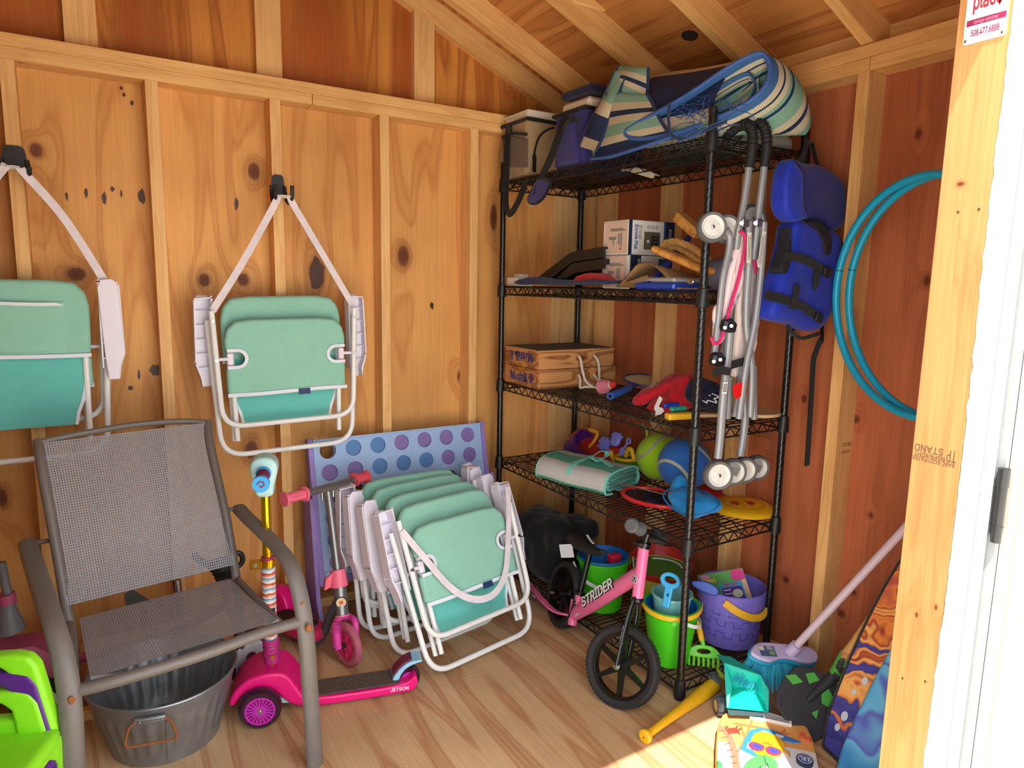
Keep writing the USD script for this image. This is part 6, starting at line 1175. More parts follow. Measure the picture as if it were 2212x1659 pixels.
s_ = lathe([(.114, .0), (.126, .024), (.132, .055), (.129, .055), (.122, .026), (.110, .004), (.114, .0)], 72, None); v = s_.vertices; a = np.arctan2(v[:, 1], v[:, 0]); hi = v[:, 2] > .05; v[hi, 2] += .020*np.clip(np.cos(a[hi]-.7)*1.4, -.9, 1)+.006*np.cos(5*a[hi]); s_.vertices = v; R1.add('lip', moved(s_, o2), rd2)
R1.add('inner_dish', lathe([(0, .014), (.085, .014), (.112, .026), (.110, .029), (.083, .019), (0, .018)], 48, trans(o2)), gd); R1.add('trim_strip', tube(np.array([o2+V(.086*math.cos(a), .086*math.sin(a), .03) for a in np.linspace(-.6, 1.2, 14)]), .004, 7), hw)
o3 = V(-.742, -1.305, T5); h3 = .205
B3 = bucket('bucket', 'bright green bucket holding blue cups at the front right post', o3, .064, .094, h3, brt, .005)
B3.add('handle', strap(bez([o3+V(.100*math.cos(a), .100*math.sin(a), h3-.006-.055*max(0, math.sin((a+2.2)*1.0))) for a in np.linspace(-2.25, .85, 13)], 4), .012, .003, np.array([V(math.cos(a), math.sin(a), 0) for a in np.linspace(-2.25, .85, 49)])), hw)
B3.add('pivot', cyl(o3+V(-.062, -.078, h3-.02), o3+V(-.066, -.083, h3-.02), .009, n=16), brt)
B4 = bucket('bucket', 'blue bucket with a flat yellow handle nested in the bright green bucket', o3+V(0, 0, .025), .058, .087, h3-.030, cob, .003)
ang = np.linspace(-3.95, -.75, 49); B4.add('handle', strap(np.array([o3+V(.1015*math.cos(a), .1015*math.sin(a), h3+.006-.014*math.cos((a+2.35)/1.6*math.pi/2)) for a in ang]), .015, .003, np.array([V(math.cos(a), math.sin(a), 0) for a in ang])), yel2)
cpx = o3+V(.006, .006, .055)
B5 = bucket('cup', 'tall translucent aqua cup standing in the blue nested bucket', cpx, .045, .066, .185, aq2, .004)
q = at(1447, 1262, 'x', -.800); f = frame(q, V(.35, -1, 0), V(.3, .1, 1)); S = Thing('toy_shovel', 'light blue toy shovel, handle loop up, in front of the aqua cup', 'toy shovel', q)
S.add('handle_loop', puff(affinity.scale(Point(0, .012).buffer(1, quad_segs=10), .035, .026, origin=(0, .012)).difference(affinity.scale(Point(0, .014).buffer(1, quad_segs=10), .022, .011, origin=(0, .014))), .014, .005, f), lbl); S.add('shaft', puff(Polygon([(-.014, -.008), (.014, -.008), (.012, -.075), (-.012, -.075)]).difference(Point(0, -.035).buffer(.005)), .012, .004, f), lbl)
q = at(1522, 1268, 'x', -.60); single('toy_scoop', 'dark blue toy scoop poking out between the green and purple buckets', 'toy scoop', puff(smoothpoly([(-.045, .006), (0, .02), (.045, .008), (.04, -.018), (-.03, -.012)]), .012, .004, frame(q, V(.6, -.8, -.15), V(.2, .2, 1))), plain('deep_blue_plastic', (24, 70, 176), .4))
pur = plain('castle_bucket_purple', (124, 112, 208), .5, var=.12, vscale=25); o5 = V(-.440, -1.305, T5); h5 = .205
B6 = Thing('sand_bucket', 'big purple castle-brick sand bucket with a ridged yellow handle', 'bucket', o5)
bd = B6.add('body', lathe([(0, .006), (.094, .006), (.098, 0), (.102, .004), (.112, .135), (.120, .150), (.121, h5), (.117, h5+.003), (.115, h5), (.108, .15), (.096, .01), (0, .010)], 64, trans(o5)), pur)
for z0, ph in ((.045, .0), (.090, .30), (.130, .12)):
    pts = []
    for k in range(12):
        a0 = ph+k*2*math.pi/12
        for da, dz in ((0, 0), (.26, 0), (.26, .02), (.52, .02)): pts.append((a0+da, z0+dz))
    pr = [o5+V((.1022+.0105*(z/.135))*math.cos(a), (.1022+.0105*(z/.135))*math.sin(a), z) for a, z in pts]
    B6.add('brick_joint', tube(np.array(pr), .0016, 5, closed=True), plain('castle_bucket_groove', (70, 60, 140), .6), bd, kind='stuff')
arc = lambda a: V(math.cos(a), math.sin(a), 0)
hp = bez([o5+arc(a)*.126+V(0, 0, .188-.055*math.sin((a+2.62)/2.2*math.pi)) for a in np.linspace(-2.62, -.42, 11)], 5)
B6.add('handle', strap(hp, .026, .007, np.array([arc(a) for a in np.linspace(-2.62, -.42, len(hp))])), yel2)
B6.add('handle_ribs', cat([obox(hp[i]+arc(np.linspace(-2.62, -.42, len(hp))[i])*.0038, (0, 0, 1), arc(np.linspace(-2.62, -.42, len(hp))[i]+1.57), (.024, .0022, .0022)) for i in range(1, len(hp)-1, 1)]), yel2, kind='stuff')
B6.add('handle_pivot', lathe([(.0, .012), (.010, .012), (.016, .008), (.016, -.004), (0, -.004)], 20, axis_frame(o5+arc(-.45)*.124+V(0, 0, .178), arc(-.45))), plain('olive_pivot', (120, 140, 60), .6))
# activity pack standing in the purple bucket
pk0, pk1, pk2 = at(1506, 1244, 'x', -.50), at(1603, 1227, 'x', -.415), at(1535, 1300, 'x', -.505)
PKx = unit(pk1-pk0); PKy = unit(V(-.05, .1, 1)); PKm = frame(pk0-PKy*.0, PKx, PKy); Wp = np.linalg.norm(pk1-pk0)
PK = Thing('activity_pack', 'colourful stencil activity pack standing in the purple bucket', 'activity pack', pk0-PKy*.13)
pp_ = lambda x0, y0, x1, y1, rgb, nm, z, r=0: PK.add(nm, prism(rrect((x1-x0)*Wp, (y1-y0)*Wp, r*Wp, (x0+x1)/2*Wp, (y0+y1)/2*Wp) if r else sbox(x0*Wp, y0*Wp, x1*Wp, y1*Wp), z, PKm), plain('pack_%d_%d_%d' % rgb, rgb, .5))
PK.add('card', prism(sbox(0, -1.05*Wp, Wp, 0), .004, PKm @ trans((0, 0, -.004))), card)
pp_(.0, -1.05, 1, 0, (96, 160, 84), 'printed_ground', .0003); pp_(0, -.2, .26, -.02, (226, 140, 196), 'printed_splash', .0006, .08); pp_(.72, -.24, 1, -.0, (214, 50, 140), 'printed_splash', .0006, .08); pp_(.9, -1, 1, -.24, (226, 180, 150), 'printed_edge', .0005)
pp_(.40, -1.02, .90, -.26, (64, 160, 206), 'printed_panel', .0008, .05); pp_(.43, -1.0, .87, -.36, (96, 48, 140), 'printed_panel', .0012, .05); PK.add('printed_picture', prism(affinity.scale(Point(.74*Wp, -.52*Wp).buffer(1), .11*Wp, .095*Wp), .0016, PKm), plain('pack_picture', (206, 216, 180), .5))
for k in range(6): pp_(.46, -.43-.085*k, (.62 if k < 3 else .84-.05*(k % 2)), -.405-.085*k, (224, 214, 236), 'small_print', .0016)
tx = lambda s, h, x, y, w, mt, dz=.001: PK.add('lettering', text(s, h, PKm @ trans((x*Wp, y*Wp, dz)), .0012, True, width=w*Wp), mt)
tx('Slimed', .020, .05, -.20, .34, blkp, .0008); tx('Slimed', .018, .06, -.195, .32, plain('slime_yellow', (232, 220, 80), .5), .0012); tx('STENCIL', .014, .10, -.44, .28, plain('pack_orange', (226, 140, 50), .5)); tx('PACK', .014, .16, -.56, .2, plain('pack_orange', (226, 140, 50), .5)); tx('DIRECTIONS', .010, .50, -.33, .30, redp, .0012)

# rake, truck, bat
rkg = plain('rake_green', (96, 196, 40), .4)
RK = Thing('toy_rake', 'lime green toy sand rake with a yellow handle leaning by the front right post', 'toy rake', at(1520, 1420, 'x', -.66))
q = at(1520, 1412, 'x', -.66); f = frame(q, unit(at(1556, 1424, 'x', -.62)-at(1484, 1416, 'x', -.70)), V(.25, .1, 1))
RK.add('head', puff(smoothpoly([(-.052, -.010), (.052, -.010), (.045, .015), (.02, .028), (-.02, .028), (-.045, .015)]).difference(affinity.scale(Point(0, .008).buffer(1), .022, .008)), .012, .004, f), rkg)
for k in range(7): RK.add('tine', tube(np.array([(f @ V(-.048+.016*k, y, z, 1))[:3] for y, z in ((-.006, 0), (-.018, .006), (-.040, .006))]), .0048, 8), rkg)
RK.add('handle', cat([tube(np.array([(f @ V(0, .02, 0, 1))[:3], (f @ V(-.006, .045, -.006, 1))[:3]]), .008, 8)]), rkg); RK.add('shaft', cyl((f @ V(-.006, .04, -.006, 1))[:3], (f @ V(-.03, .135, -.06, 1))[:3], .010, .011, n=14), yel2)
teal = plain('teal_toy_plastic', (20, 196, 176), .4, spec=.5); tdk = plain('dark_teal_plastic', (20, 140, 128), .45)
TK = Thing('toy_dump_truck', 'teal toy dump truck with an open bucket in front of the broom', 'toy truck', at(1600, 1540, 'z', 0))
FLb, FRb, BRb, BLb = at(1571, 1529, 'z', .062), at(1659, 1537, 'z', .062), at(1628, 1486, 'z', .075), at(1583, 1484, 'z', .075)
BLt, BRt, FRt, FLt = at(1565, 1432, 'z', .150), at(1642, 1458, 'z', .135), at(1660, 1492, 'z', .105), at(1580, 1481, 'z', .105)
def plate(ps, t, m_, nm, T=TK): ps = [np.asarray(x) for x in ps]; n = unit(np.cross(ps[1]-ps[0], ps[2]-ps[0])); T.add(nm, hull([x+n*s for x in ps for s in (-t/2, t/2)]), m_)
plate([FLb, FRb, BRb, BLb], .004, teal, 'bucket_floor'); plate([BLb, BRb, BRt, BLt], .004, teal, 'bucket_back'); plate([FRb, BRb, BRt, FRt], .004, teal, 'bucket_side'); plate([FLb, BLb, BLt, FLt], .004, teal, 'bucket_side')
plate([BLt, BRt, at(1577, 1419, 'z', .158), at(1549, 1415, 'z', .158)], .004, tdk, 'cab_guard')
for k in range(3):
    a_, b_ = FRb*(1-.25*(k+1))+BRb*.25*(k+1), FRt*(1-.25*(k+1))+BRt*.25*(k+1); TK.add('side_rib', cyl(a_*.8+b_*.2, a_*.2+b_*.8, .004, n=8), tdk)
TK.add('cab', hull([at(x, y, 'z', z) for x, y, z in ((1545, 1440, .11), (1566, 1460, .10), (1555, 1465, .05), (1570, 1470, .05))]+[at(1552, 1446, 'z', .12)]), plain('cab_lime', (150, 204, 30), .4))
TK.add('chassis', hull([at(x, y, 'z', z) for x, y in ((1560, 1500), (1575, 1545), (1650, 1548), (1628, 1500)) for z in (.03, .055)]), plain('chassis_teal_grey', (60, 80, 84), .6))
for q, r in (((1543, 1472), .030), ((1555, 1524), .030), ((1650, 1530), .028)):
    c = at(*q, 'z', .030); ax = unit(V(-.80, .45, 0)) if q[0] < 1600 else unit(V(.8, -.45, 0)); m = axis_frame(c, ax)
    w_ = TK.add('wheel', lathe([(r*.6, -.014), (r*.93, -.014), (r, -.008), (r, .008), (r*.93, .014), (r*.62, .014), (r*.6, -.014)], 28, m), plain('toy_tyre', (84, 88, 92), .6)); TK.add('hub', lathe([(0, .011), (r*.62, .013), (r*.62, -.012), (0, -.012)], 24, m), plain('hub_cream', (206, 190, 130), .5), w_)
    TK.add('tread', cat([obox(c+(m[:3, 0]*math.cos(a)+m[:3, 1]*math.sin(a))*r, m[:3, 2], m[:3, 0]*-math.sin(a)+m[:3, 1]*math.cos(a), (.024, .003, .003)) for a in np.linspace(0, 2*math.pi, 15)[:-1]]), plain('toy_tyre', (84, 88, 92), .6), w_, kind='stuff')
batm = plain('bat_yellow', (232, 178, 28), .38, var=.05)
k0, k1 = at(1392, 1592, 'z', .020), at(1545, 1478, 'z', .024); dB = unit(k1-k0); LB = np.linalg.norm(k1-k0)+.04
m = axis_frame(k0-dB*.004, dB)
BT = Thing('toy_bat', 'yellow plastic toy bat lying on the floor, knob toward the doorway', 'bat', (k0+k1)/2-V(0, 0, .022))
BT.add('bat', lathe([(0, 0), (.016, .0), (.0215, .004), (.0215, .012), (.0135, .022), (.0115, .04), (.0125, .10), (.016, LB*.45), (.0225, LB*.68), (.0245, LB*.85), (.022, LB*.95), (.012, LB), (0, LB+.002)], 32, m), batm); BT.add('knob_mark', cyl(k0-dB*.0046, k0-dB*.003, .003, n=10), plain('bat_mark', (150, 100, 20), .6))

# ---------------------------------------------------------------- balance bike
pk = plain('bike_pink', (238, 112, 162), .32, spec=.5, coat=.3); bkm = plain('bike_black', (16, 16, 18), .3, spec=.5); tyr = plain('foam_tyre', (34, 34, 36), .8, var=.1); grp = plain('grip_grey', (84, 84, 86), .75); sad = plain('saddle_black', (30, 29, 30), .6)
BP0 = V(-.87, -.82, 0); BL_ = math.radians(14); bn_ = V(.973, -.228, 0); BU = unit(V(bn_[0]*math.sin(BL_), bn_[1]*math.sin(BL_), math.cos(BL_))); BN = bn_*math.cos(BL_)-V(0, 0, 1)*math.sin(BL_)
bp = lambda x, y, w=0: atp(x, y, BP0, BN)-BN*w
BK = Thing('balance_bike', 'pink balance bike with black wheels parked against the shelf', 'balance bike', V(-.93, -1.08, 0))
def bike_wheel(c, n_, r):
    m = axis_frame(c, n_)
    w_ = BK.add('tyre', lathe([(r*.80, -.014), (r*.86, -.018), (r*.93, -.020), (r*.985, -.014), (r, -.005), (r, .005), (r*.985, .014), (r*.93, .020), (r*.86, .018), (r*.80, .014), (r*.80, -.014)], 64, m), tyr)
    BK.add('tread', cat([obox(c+(m[:3, 0]*math.cos(a)+m[:3, 1]*math.sin(a))*(r*.972)+m[:3, 2]*s*.009, m[:3, 2], -m[:3, 0]*math.sin(a)+m[:3, 1]*math.cos(a), (.013, .007, .007)) for k, a in enumerate(np.linspace(0, 2*math.pi, 63)[:-1]) for s in (-1, 1)]), tyr, w_, kind='stuff')
    BK.add('rim', lathe([(r*.72, -.012), (r*.81, -.015), (r*.81, .015), (r*.72, .012), (r*.72, -.012)], 56, m), bkm, w_)
    for k in range(6): a = k*math.pi/3+.4; d = m[:3, 0]*math.cos(a)+m[:3, 1]*math.sin(a); BK.add('spoke', hull([c+d*rr+np.cross(m[:3, 2], d)*s*w+m[:3, 2]*z for rr, w in ((.012, .010), (r*.74, .006)) for s in (-1, 1) for z in (-.008, .008)]), bkm, w_)
    BK.add('hub', cyl(c-m[:3, 2]*.028, c+m[:3, 2]*.028, .014, n=18), bkm, w_)
    return m
a_, t_ = math.radians(70), math.radians(22); WN = V(math.sin(a_)*math.cos(t_), math.cos(a_)*math.cos(t_), -math.sin(t_)); WC = V(-.9749, -1.3303, .1183)
bike_wheel(WC, WN, .1276); RC = BP0+BU*.1276; bike_wheel(RC, BN, .1276)
hb0, hb1 = bp(1377, 1292), bp(1391, 1180)
BK.add('head_tube', cyl(hb0, hb1, .0185, n=24), pk)
main = [bp(1383, 1240), bp(1330, 1272), bp(1285, 1302), bp(1240, 1325)]
BK.add('main_tube', sweep(bez(main, 5), [(.029*math.cos(a), .019*math.sin(a)) for a in np.arange(20)*math.pi/10], up=BN), pk)
BK.add('bottom_tube', cyl(bp(1243, 1295), bp(1236, 1350), .018, n=20), pk)
for s in (.052, -.052): BK.add('stay', sweep(bez([bp(1238, 1330, 0), bp(1214, 1322, s*.6), bp(1190, 1292, s), bp(1165, 1262, s) if s > 0 else RC+BN*.045-BU*.0], 5), [(-.004, -.012), (.004, -.012), (.004, .012), (-.004, .012)], up=BN), pk)
BK.add('seat_tube', cyl(bp(1244, 1318), bp(1253, 1280), .017, n=20), pk); BK.add('seat_clamp', cat([cyl(bp(1252, 1284), bp(1254, 1276), .020, n=20), obox(bp(1241, 1282, .01), BN, BU, (.026, .022, .014), .003)]), bkm)
BK.add('seat_post', cyl(bp(1253, 1282), bp(1274, 1192), .0115, n=18), bkm)
sk = bez([bp(1236, 1158), bp(1250, 1172), bp(1268, 1184), bp(1290, 1193), bp(1304, 1192)], 4); sw_ = np.interp(np.linspace(0, 1, len(sk)), [0, .15, .45, .8, 1], [.022, .050, .040, .022, .014]); sh_ = np.interp(np.linspace(0, 1, len(sk)), [0, .2, .7, 1], [.016, .020, .016, .008])
V_ = []; 
seat_m = sweep(sk, [(math.cos(a), (.62*math.sin(a) if math.sin(a) > 0 else .55*math.sin(a))) for a in np.arange(20)*math.pi/10], up=BU, scale=list(sw_)); BK.add('saddle', seat_m, sad, smooth=60)
BK.add('saddle_groove', strap(bez([bp(1268, 1158), bp(1274, 1168), bp(1281, 1176)], 4)+BU*.004, .009, .003, BU), hw)
BK.add('steerer', cyl(hb1-BU*.005, bp(1399, 1152), .0125, n=18), bkm); BK.add('headset', cat([cyl(hb1-BU*.004, hb1+BU*.014, .021, n=20), obox(hb1+BU*.006-BN*.022, BN, BU, (.03, .014, .024), .003)]), bkm); BK.add('clamp_bolt', cyl(hb1+BU*.006-BN*.024+V(-.0, -.016, 0), hb1+BU*.006-BN*.024+V(0, .016, 0), .005, n=10), steel)
HD = V(math.sin(math.radians(64))*math.cos(math.radians(25)), math.cos(math.radians(64))*math.cos(math.radians(25)), -math.sin(math.radians(25))); HC = bp(1399, 1150)
BK.add('handlebar', cyl(HC-HD*.15, HC+HD*.15, .0105, n=16), bkm)
for s in (-1, 1):
    a, b = HC+HD*s*.075, HC+HD*s*.160; gp = BK.add('grip', cat([cyl(a, b, .0165, n=20), cyl(a, a+HD*s*.006, .0225, n=20)]+[lathe([(.0165, -.002), (.0182, 0), (.0165, .002), (.0165, -.002)], 18, axis_frame(a+(b-a)*(.2+.13*k), HD)) for k in range(6)]), grp if s < 0 else plain('grip_dark', (50, 50, 52), .75))
    BK.add('grip_bumper', lathe([(0, .008), (.018, .008), (.0235, .002), (.0235, -.010), (0, -.010)], 24, axis_frame(b, HD*s)), grp if s < 0 else plain('grip_dark', (50, 50, 52), .75), gp)
for s in (-1, 1):
    BK.add('fork_leg', sweep(bez([hb0-BU*.004, hb0+WN*s*.016-BU*.012, hb0*.70+WC*.30+WN*s*.032, hb0*.35+WC*.65+WN*s*.036, WC+WN*s*.036], 5), [(.008*math.cos(a), .0145*math.sin(a)) for a in np.arange(12)*math.pi/6], up=WN), bkm)
    BK.add('axle_nut', cat([cyl(WC+WN*s*.040, WC+WN*s*.058, .0065, n=6), cyl(WC+WN*s*.040, WC+WN*s*.043, .011, n=16)]), steel); BK.add('axle_nut', cat([cyl(RC+BN*s*.048, RC+BN*s*.066, .006, n=6)]), steel)
BK.add('fork_crown', blob(hb0-BU*.004, (.022, .022, .016), sub=2), bkm)
# lettering on the tube: along the tube, on the side toward the doorway
td = unit(main[1]-main[2]); tn = -BN; ty = unit(np.cross(tn, td)); L0 = bp(1268, 1313, .0196)
mt = frame(L0, td, ty)
BK.add('lettering_outline', text('STRIDER', .037, mt @ trans((.003, -.004, -.0004)), .0008, True, width=.226), blkp); BK.add('lettering', text('STRIDER', .034, mt @ trans((0, 0, .0006)), .0010, True, width=.220), wht)
em = axis_frame(bp(1382, 1252, .0192), -BN); BK.add('emblem', prism(Point(0, 0).buffer(.0155), .0008, em), wht); BK.add('emblem_print', prism(Point(0, 0).buffer(.0135).difference(Point(0, 0).buffer(.0118)).union(Point(0, .003).buffer(.004)).union(LineString([(-.006, -.008), (0, -.001), (.007, -.006)]).buffer(.0016)).union(LineString([(-.008, .004), (-.002, .0), (.0, .0)]).buffer(.0014)), .0016, em), blkp)
q0, q1 = bp(1176, 1287, .0565), bp(1197, 1307, .0565); fm = frame(q0, unit(q1-q0), np.cross(-BN, unit(q1-q0))); BK.add('stay_plate', prism(rrect(.050, .016, .007, .022, 0), .0008, fm), blkp); BK.add('lettering', text('CLASSIC', .007, fm @ trans((.003, -.0035, .0008)), .0008, True, width=.038), wht)
fl0 = hb0*.62+WC*.38-WN*.044; fl1 = hb0*.32+WC*.68-WN*.0455; fm = frame(fl1, unit(fl0-fl1), np.cross(-WN, unit(fl0-fl1))); BK.add('lettering', text('STRIDER', .011, fm @ trans((0, -.005, .0002)), .0008, True, width=np.linalg.norm(fl0-fl1)*.9), wht)
q0 = bp(1252, 1332, .021); BK.add('sticker', prism(rrect(.032, .010, .002, .016, 0), .0006, frame(q0, td, ty)), plain('pale_sticker', (226, 190, 204), .5))

# ---------------------------------------------------------------- broom, shovel, bodyboards, kickboard
lavp = plain('broom_lavender', (188, 176, 214), .42); brsm = plain('broom_aqua', (30, 150, 190), .5); poleM = plain('broom_pole', (206, 188, 204), .3)
BC = at(1690, 1413, 'z', .175); BE = at(1965, 1130, 'x', -.42); bd_ = unit(BE-BC)
BM = Thing('broom', 'lavender broom with aqua bristles and a pale pole slanting to the right', 'broom', BC-V(0, 0, .17))
bnm = unit(bd_*.55+V(0, 0, .55)-FW*.45)
P2 = [atp(x, y, BC, bnm) for x, y in ((1622, 1412), (1627, 1396), (1645, 1389), (1690, 1392), (1738, 1397), (1760, 1408), (1766, 1422), (1760, 1432), (1738, 1434), (1705, 1424), (1682, 1424), (1664, 1430), (1640, 1424))]
bx_ = unit(P2[6]-P2[0]); by2 = np.cross(bnm, bx_); bm_ = frame(BC, bx_, by2); pl = smoothpoly([(np.dot(p-BC, bx_), np.dot(p-BC, by2)) for p in P2])
BM.add('head', puff(pl, .016, .006, bm_), lavp); BM.add('under_block', puff(pl.buffer(.004), .016, .006, bm_ @ trans((0, 0, -.015))), brsm)
sb_ = atp(1706, 1410, BC, bnm); BM.add('socket', cyl(sb_-bnm*.004, sb_+unit(bd_+bnm*.3)*.040, .022, .018, n=24), lavp); BM.add('pole', cyl(sb_+bd_*.02, BE, .0122, n=20), poleM)
lb0 = pl.centroid; lbm = bm_ @ trans((-.055, .002, .0082)); BM.add('label', prism(rrect(.055, .036, .002), .0006, lbm), plain('label_blue', (70, 92, 130), .5)); BM.add('label_barcode', prism(sbox(-.027, .002, -.010, .016), .001, lbm), plain('barcode_buff', (216, 200, 176), .6)); BM.add('label_badge', prism(affinity.scale(Point(.014, -.006).buffer(1), .010, .008), .001, lbm), plain('label_green', (110, 160, 110), .5))
for k in range(3): BM.add('label_print', prism(sbox(.0, .006+.004*k, .024-.003*k, .0075+.004*k), .001, lbm), card)
rb = random.Random(3); vb, fb = [], []
hole_out = pl.buffer(-.006); bx0, by0, bx1, by1 = hole_out.bounds; n_ = 0
while n_ < 620:
    x, y = rb.uniform(bx0, bx0+.72*(bx1-bx0)), rb.uniform(by0, by1)
    if not hole_out.contains(Point(x, y)): continue
    n_ += 1; cx_ = bx0+.30*(bx1-bx0)
    tq = 1-(x-bx0)/(bx1-bx0); d = V(0, 0, -.80)-RT*(-.25+1.05*tq*tq)+V(-FW[0], -FW[1], 0)*(.10+.35*(y < 0))
    d = bm_[:3, :3].T @ unit(unit(d)+V(rb.gauss(0, .06), rb.gauss(0, .06), rb.gauss(0, .04))); L = .095+rb.uniform(-.006, .006)
    a = (bm_ @ V(x, y, -.02, 1))[:3]; b = a+bm_[:3, :3] @ d*L; b[2] = max(b[2], .004); e = unit(np.cross(b-a, FW))*.0011; g = np.cross(e, unit(b-a)); o = len(vb)
    vb += [a+e, a-e*.5+g*.87, a-e*.5-g*.87, b+e*.8, b-e*.4+g*.7, b-e*.4-g*.7]; fb += [[o, o+1, o+4], [o, o+4, o+3], [o+1, o+2, o+5], [o+1, o+5, o+4], [o+2, o, o+3], [o+2, o+3, o+5]]
BM.add('bristles', trimesh.Trimesh(np.array(vb), np.array(fb), process=False), plain('bristle_aqua', (70, 186, 214), .4), smooth=False, kind='stuff')
shd = plain('shovel_dark_steel', (50, 50, 54), .7, var=.25, vscale=20, bump=.15, bscale=300); grc = plain('shovel_green_paint', (84, 176, 72), .5); ash = wood('shovel_ash', (214, 164, 100), (178, 124, 70), 'z', 'x', freq=5, bands=4, rnd=1, fine=.4)
SP = at(1752, 1602, 'z', .004); sn = unit(V(-FW[0]*.8, -FW[1]*.8, .62)); SH = Thing('shovel', 'dark steel shovel with flaking green paint and a wooden handle beside the bodyboards', 'shovel', SP)
P2 = [atp(x, y, SP, sn) for x, y in ((1676, 1520), (1686, 1478), (1706, 1450), (1730, 1438), (1768, 1448), (1786, 1462), (1796, 1470), (1806, 1478), (1836, 1494), (1832, 1520), (1806, 1560), (1772, 1594), (1752, 1602), (1712, 1576))]
sx_ = unit(P2[8]-P2[0]); sy_ = np.cross(sn, sx_); shm = frame(SP, sx_, sy_); toS = lambda p: (np.dot(p-SP, sx_), np.dot(p-SP, sy_))
bl2 = smoothpoly([toS(p) for p in P2]); SH.add('blade', puff(bl2, .010, .004, shm), shd)
H0, H1, H2 = atp(1742, 1515, SP, sn)+sn*.006, atp(1800, 1458, SP, sn)+sn*.014, at(1828, 1416, 'x', -.50)
SH.add('spine', cat([cyl(H0, H1, .008, .019, n=16)]), shd); SH.add('ferrule', cyl(H1-unit(H2-H1)*.01, H2, .019, .0195, n=20), grc)
rz = random.Random(9)
for k in range(7): 
    t = rz.uniform(.05, .95); c = H1+(H2-H1)*t; d = unit(H2-H1); e = unit(np.cross(d, -FW)); nf = np.cross(e, d); nf = nf if np.dot(nf, FW) < 0 else -nf; ang = rz.uniform(-.9, .9); dirn = nf*math.cos(ang)+e*math.sin(ang)
    SH.add('paint_chip', blob(c+dirn*.0172, (.012+.01*rz.random(), .009, .0030), d, np.cross(dirn, d), 2, 2, .006, 90, k), shd)
for pts in (((1700, 1462), (1716, 1460), (1728, 1472), (1712, 1476)), ((1742, 1458), (1756, 1456), (1764, 1468), (1748, 1474)), ((1776, 1498), (1786, 1490), (1794, 1506), (1786, 1524), (1776, 1518)), ((1756, 1542), (1762, 1539), (1760, 1547)), ((1774, 1484), (1780, 1483), (1778, 1490))):
    SH.add('paint_flake', prism(Polygon([toS(atp(x, y, SP, sn)) for x, y in pts]).buffer(.004, join_style=2), .0012, shm @ trans((0, 0, .0052))), grc)
HE = at(1958, 1238, 'x', -.40); SH.add('handle', cyl(H2-unit(HE-H2)*.01, HE, .0165, .0155, n=20), ash)
# bodyboards leaning on the right wall beside the door
blkm = fabric('black_rail_mesh', (42, 46, 44), 380, rough=.8, var=.3, bump=.9); 
def art(name, ramp_, scale, seed):
    return usdkit.material(stage, matname(name), {'g': ('texture_coordinate', {}), 'm': ('mapping', {'scale': (1, 1, 1), 'location': (seed, seed*.7, 0)}), 'w': ('wave_texture', {'scale': scale, 'distortion': 7.0, 'detail': 2.0, 'detail_scale': 1.2}), 's': ('separate_xyz', {}), 'z': ('math', {'math_type': 'multiply_add', 'value2': .9, 'value3': 0}), 'wa': ('math', {'math_type': 'multiply_add', 'value2': .28}), 'r': ('rgb_ramp', {'ramp': [(p, lin(*c)) for p, c in ramp_]}), 'p': ('principled_bsdf', {'roughness': .5})},
        [('g.object', 'm.vector'), ('m.vector', 'w.vector'), ('g.object', 's.vector'), ('s.z', 'z.value1'), ('w.fac', 'wa.value1'), ('z.value', 'wa.value3'), ('wa.value', 'r.fac'), ('r.color', 'p.base_color')], surface='p.BSDF')
art1 = art('flame_and_wave_art', [(0, (28, 40, 110)), (.24, (70, 70, 160)), (.27, (60, 60, 150)), (.33, (60, 66, 150)), (.36, (206, 110, 50)), (.44, (240, 180, 100)), (.52, (150, 50, 50)), (.60, (230, 140, 60)), (.75, (170, 60, 70)), (.9, (90, 60, 120))], 9.0, 1.3)
art2 = art('blue_wave_art', [(0, (40, 130, 200)), (.30, (96, 180, 226)), (.36, (80, 90, 190)), (.45, (100, 180, 226)), (.62, (130, 190, 220)), (1, (130, 190, 226))], 4.0, 4.1); art3 = art('violet_wave_art', [(0, (60, 150, 220)), (.25, (80, 120, 210)), (.4, (84, 76, 190)), (1, (70, 84, 200))], 5.0, 7.7)
spots = plain('pale_spot_print', (196, 206, 220), .6)
def bodyboard(label, foot_px, top, wide, face, rail, seed, thick=.042):
    b0 = at(*foot_px, 'z', .002); Td = unit(top-b0); Wd = unit(V(-.12, -1, 0)); Wd = unit(Wd-Td*np.dot(Wd, Td)); n = np.cross(Td, Wd); n = n if n[0] < 0 else -n
    m = frame(b0, Td, Wd) if np.dot(np.cross(Td, Wd), n) > 0 else frame(b0, Td, Wd)
    L = .86; S = Thing('bodyboard', label, 'bodyboard', b0)
    out = Polygon(bez([V(0, .03), V(.02, .0), V(.12, -.03), V(.35, -.045), V(.58, -.03), V(.74, .02), V(.83, .10), V(.86, .20), V(.83, .30), V(.74, .38), V(.5, .43), V(.2, .42), V(.02, .38), V(0, .34)], 5, closed=True)).buffer(0); out = affinity.scale(out, 1, wide, origin=(0, 0))
    s = 1 if np.dot(m[:3, 2], n) > 0 else -1
    S.add('core', puff(out, thick, .014, m), rail); S.add('deck_print', prism(out.buffer(-.016), .0015, m @ trans((0, 0, s*thick/2+(0 if s > 0 else -.0015)))), face)
    S.add('bottom_skin', prism(out.buffer(-.016), .0015, m @ trans((0, 0, -s*thick/2-(0 if -s > 0 else .0015) if s < 0 else -thick/2-.0015))), blkm if rail is not blkm else face)
    return S, m, s, thick
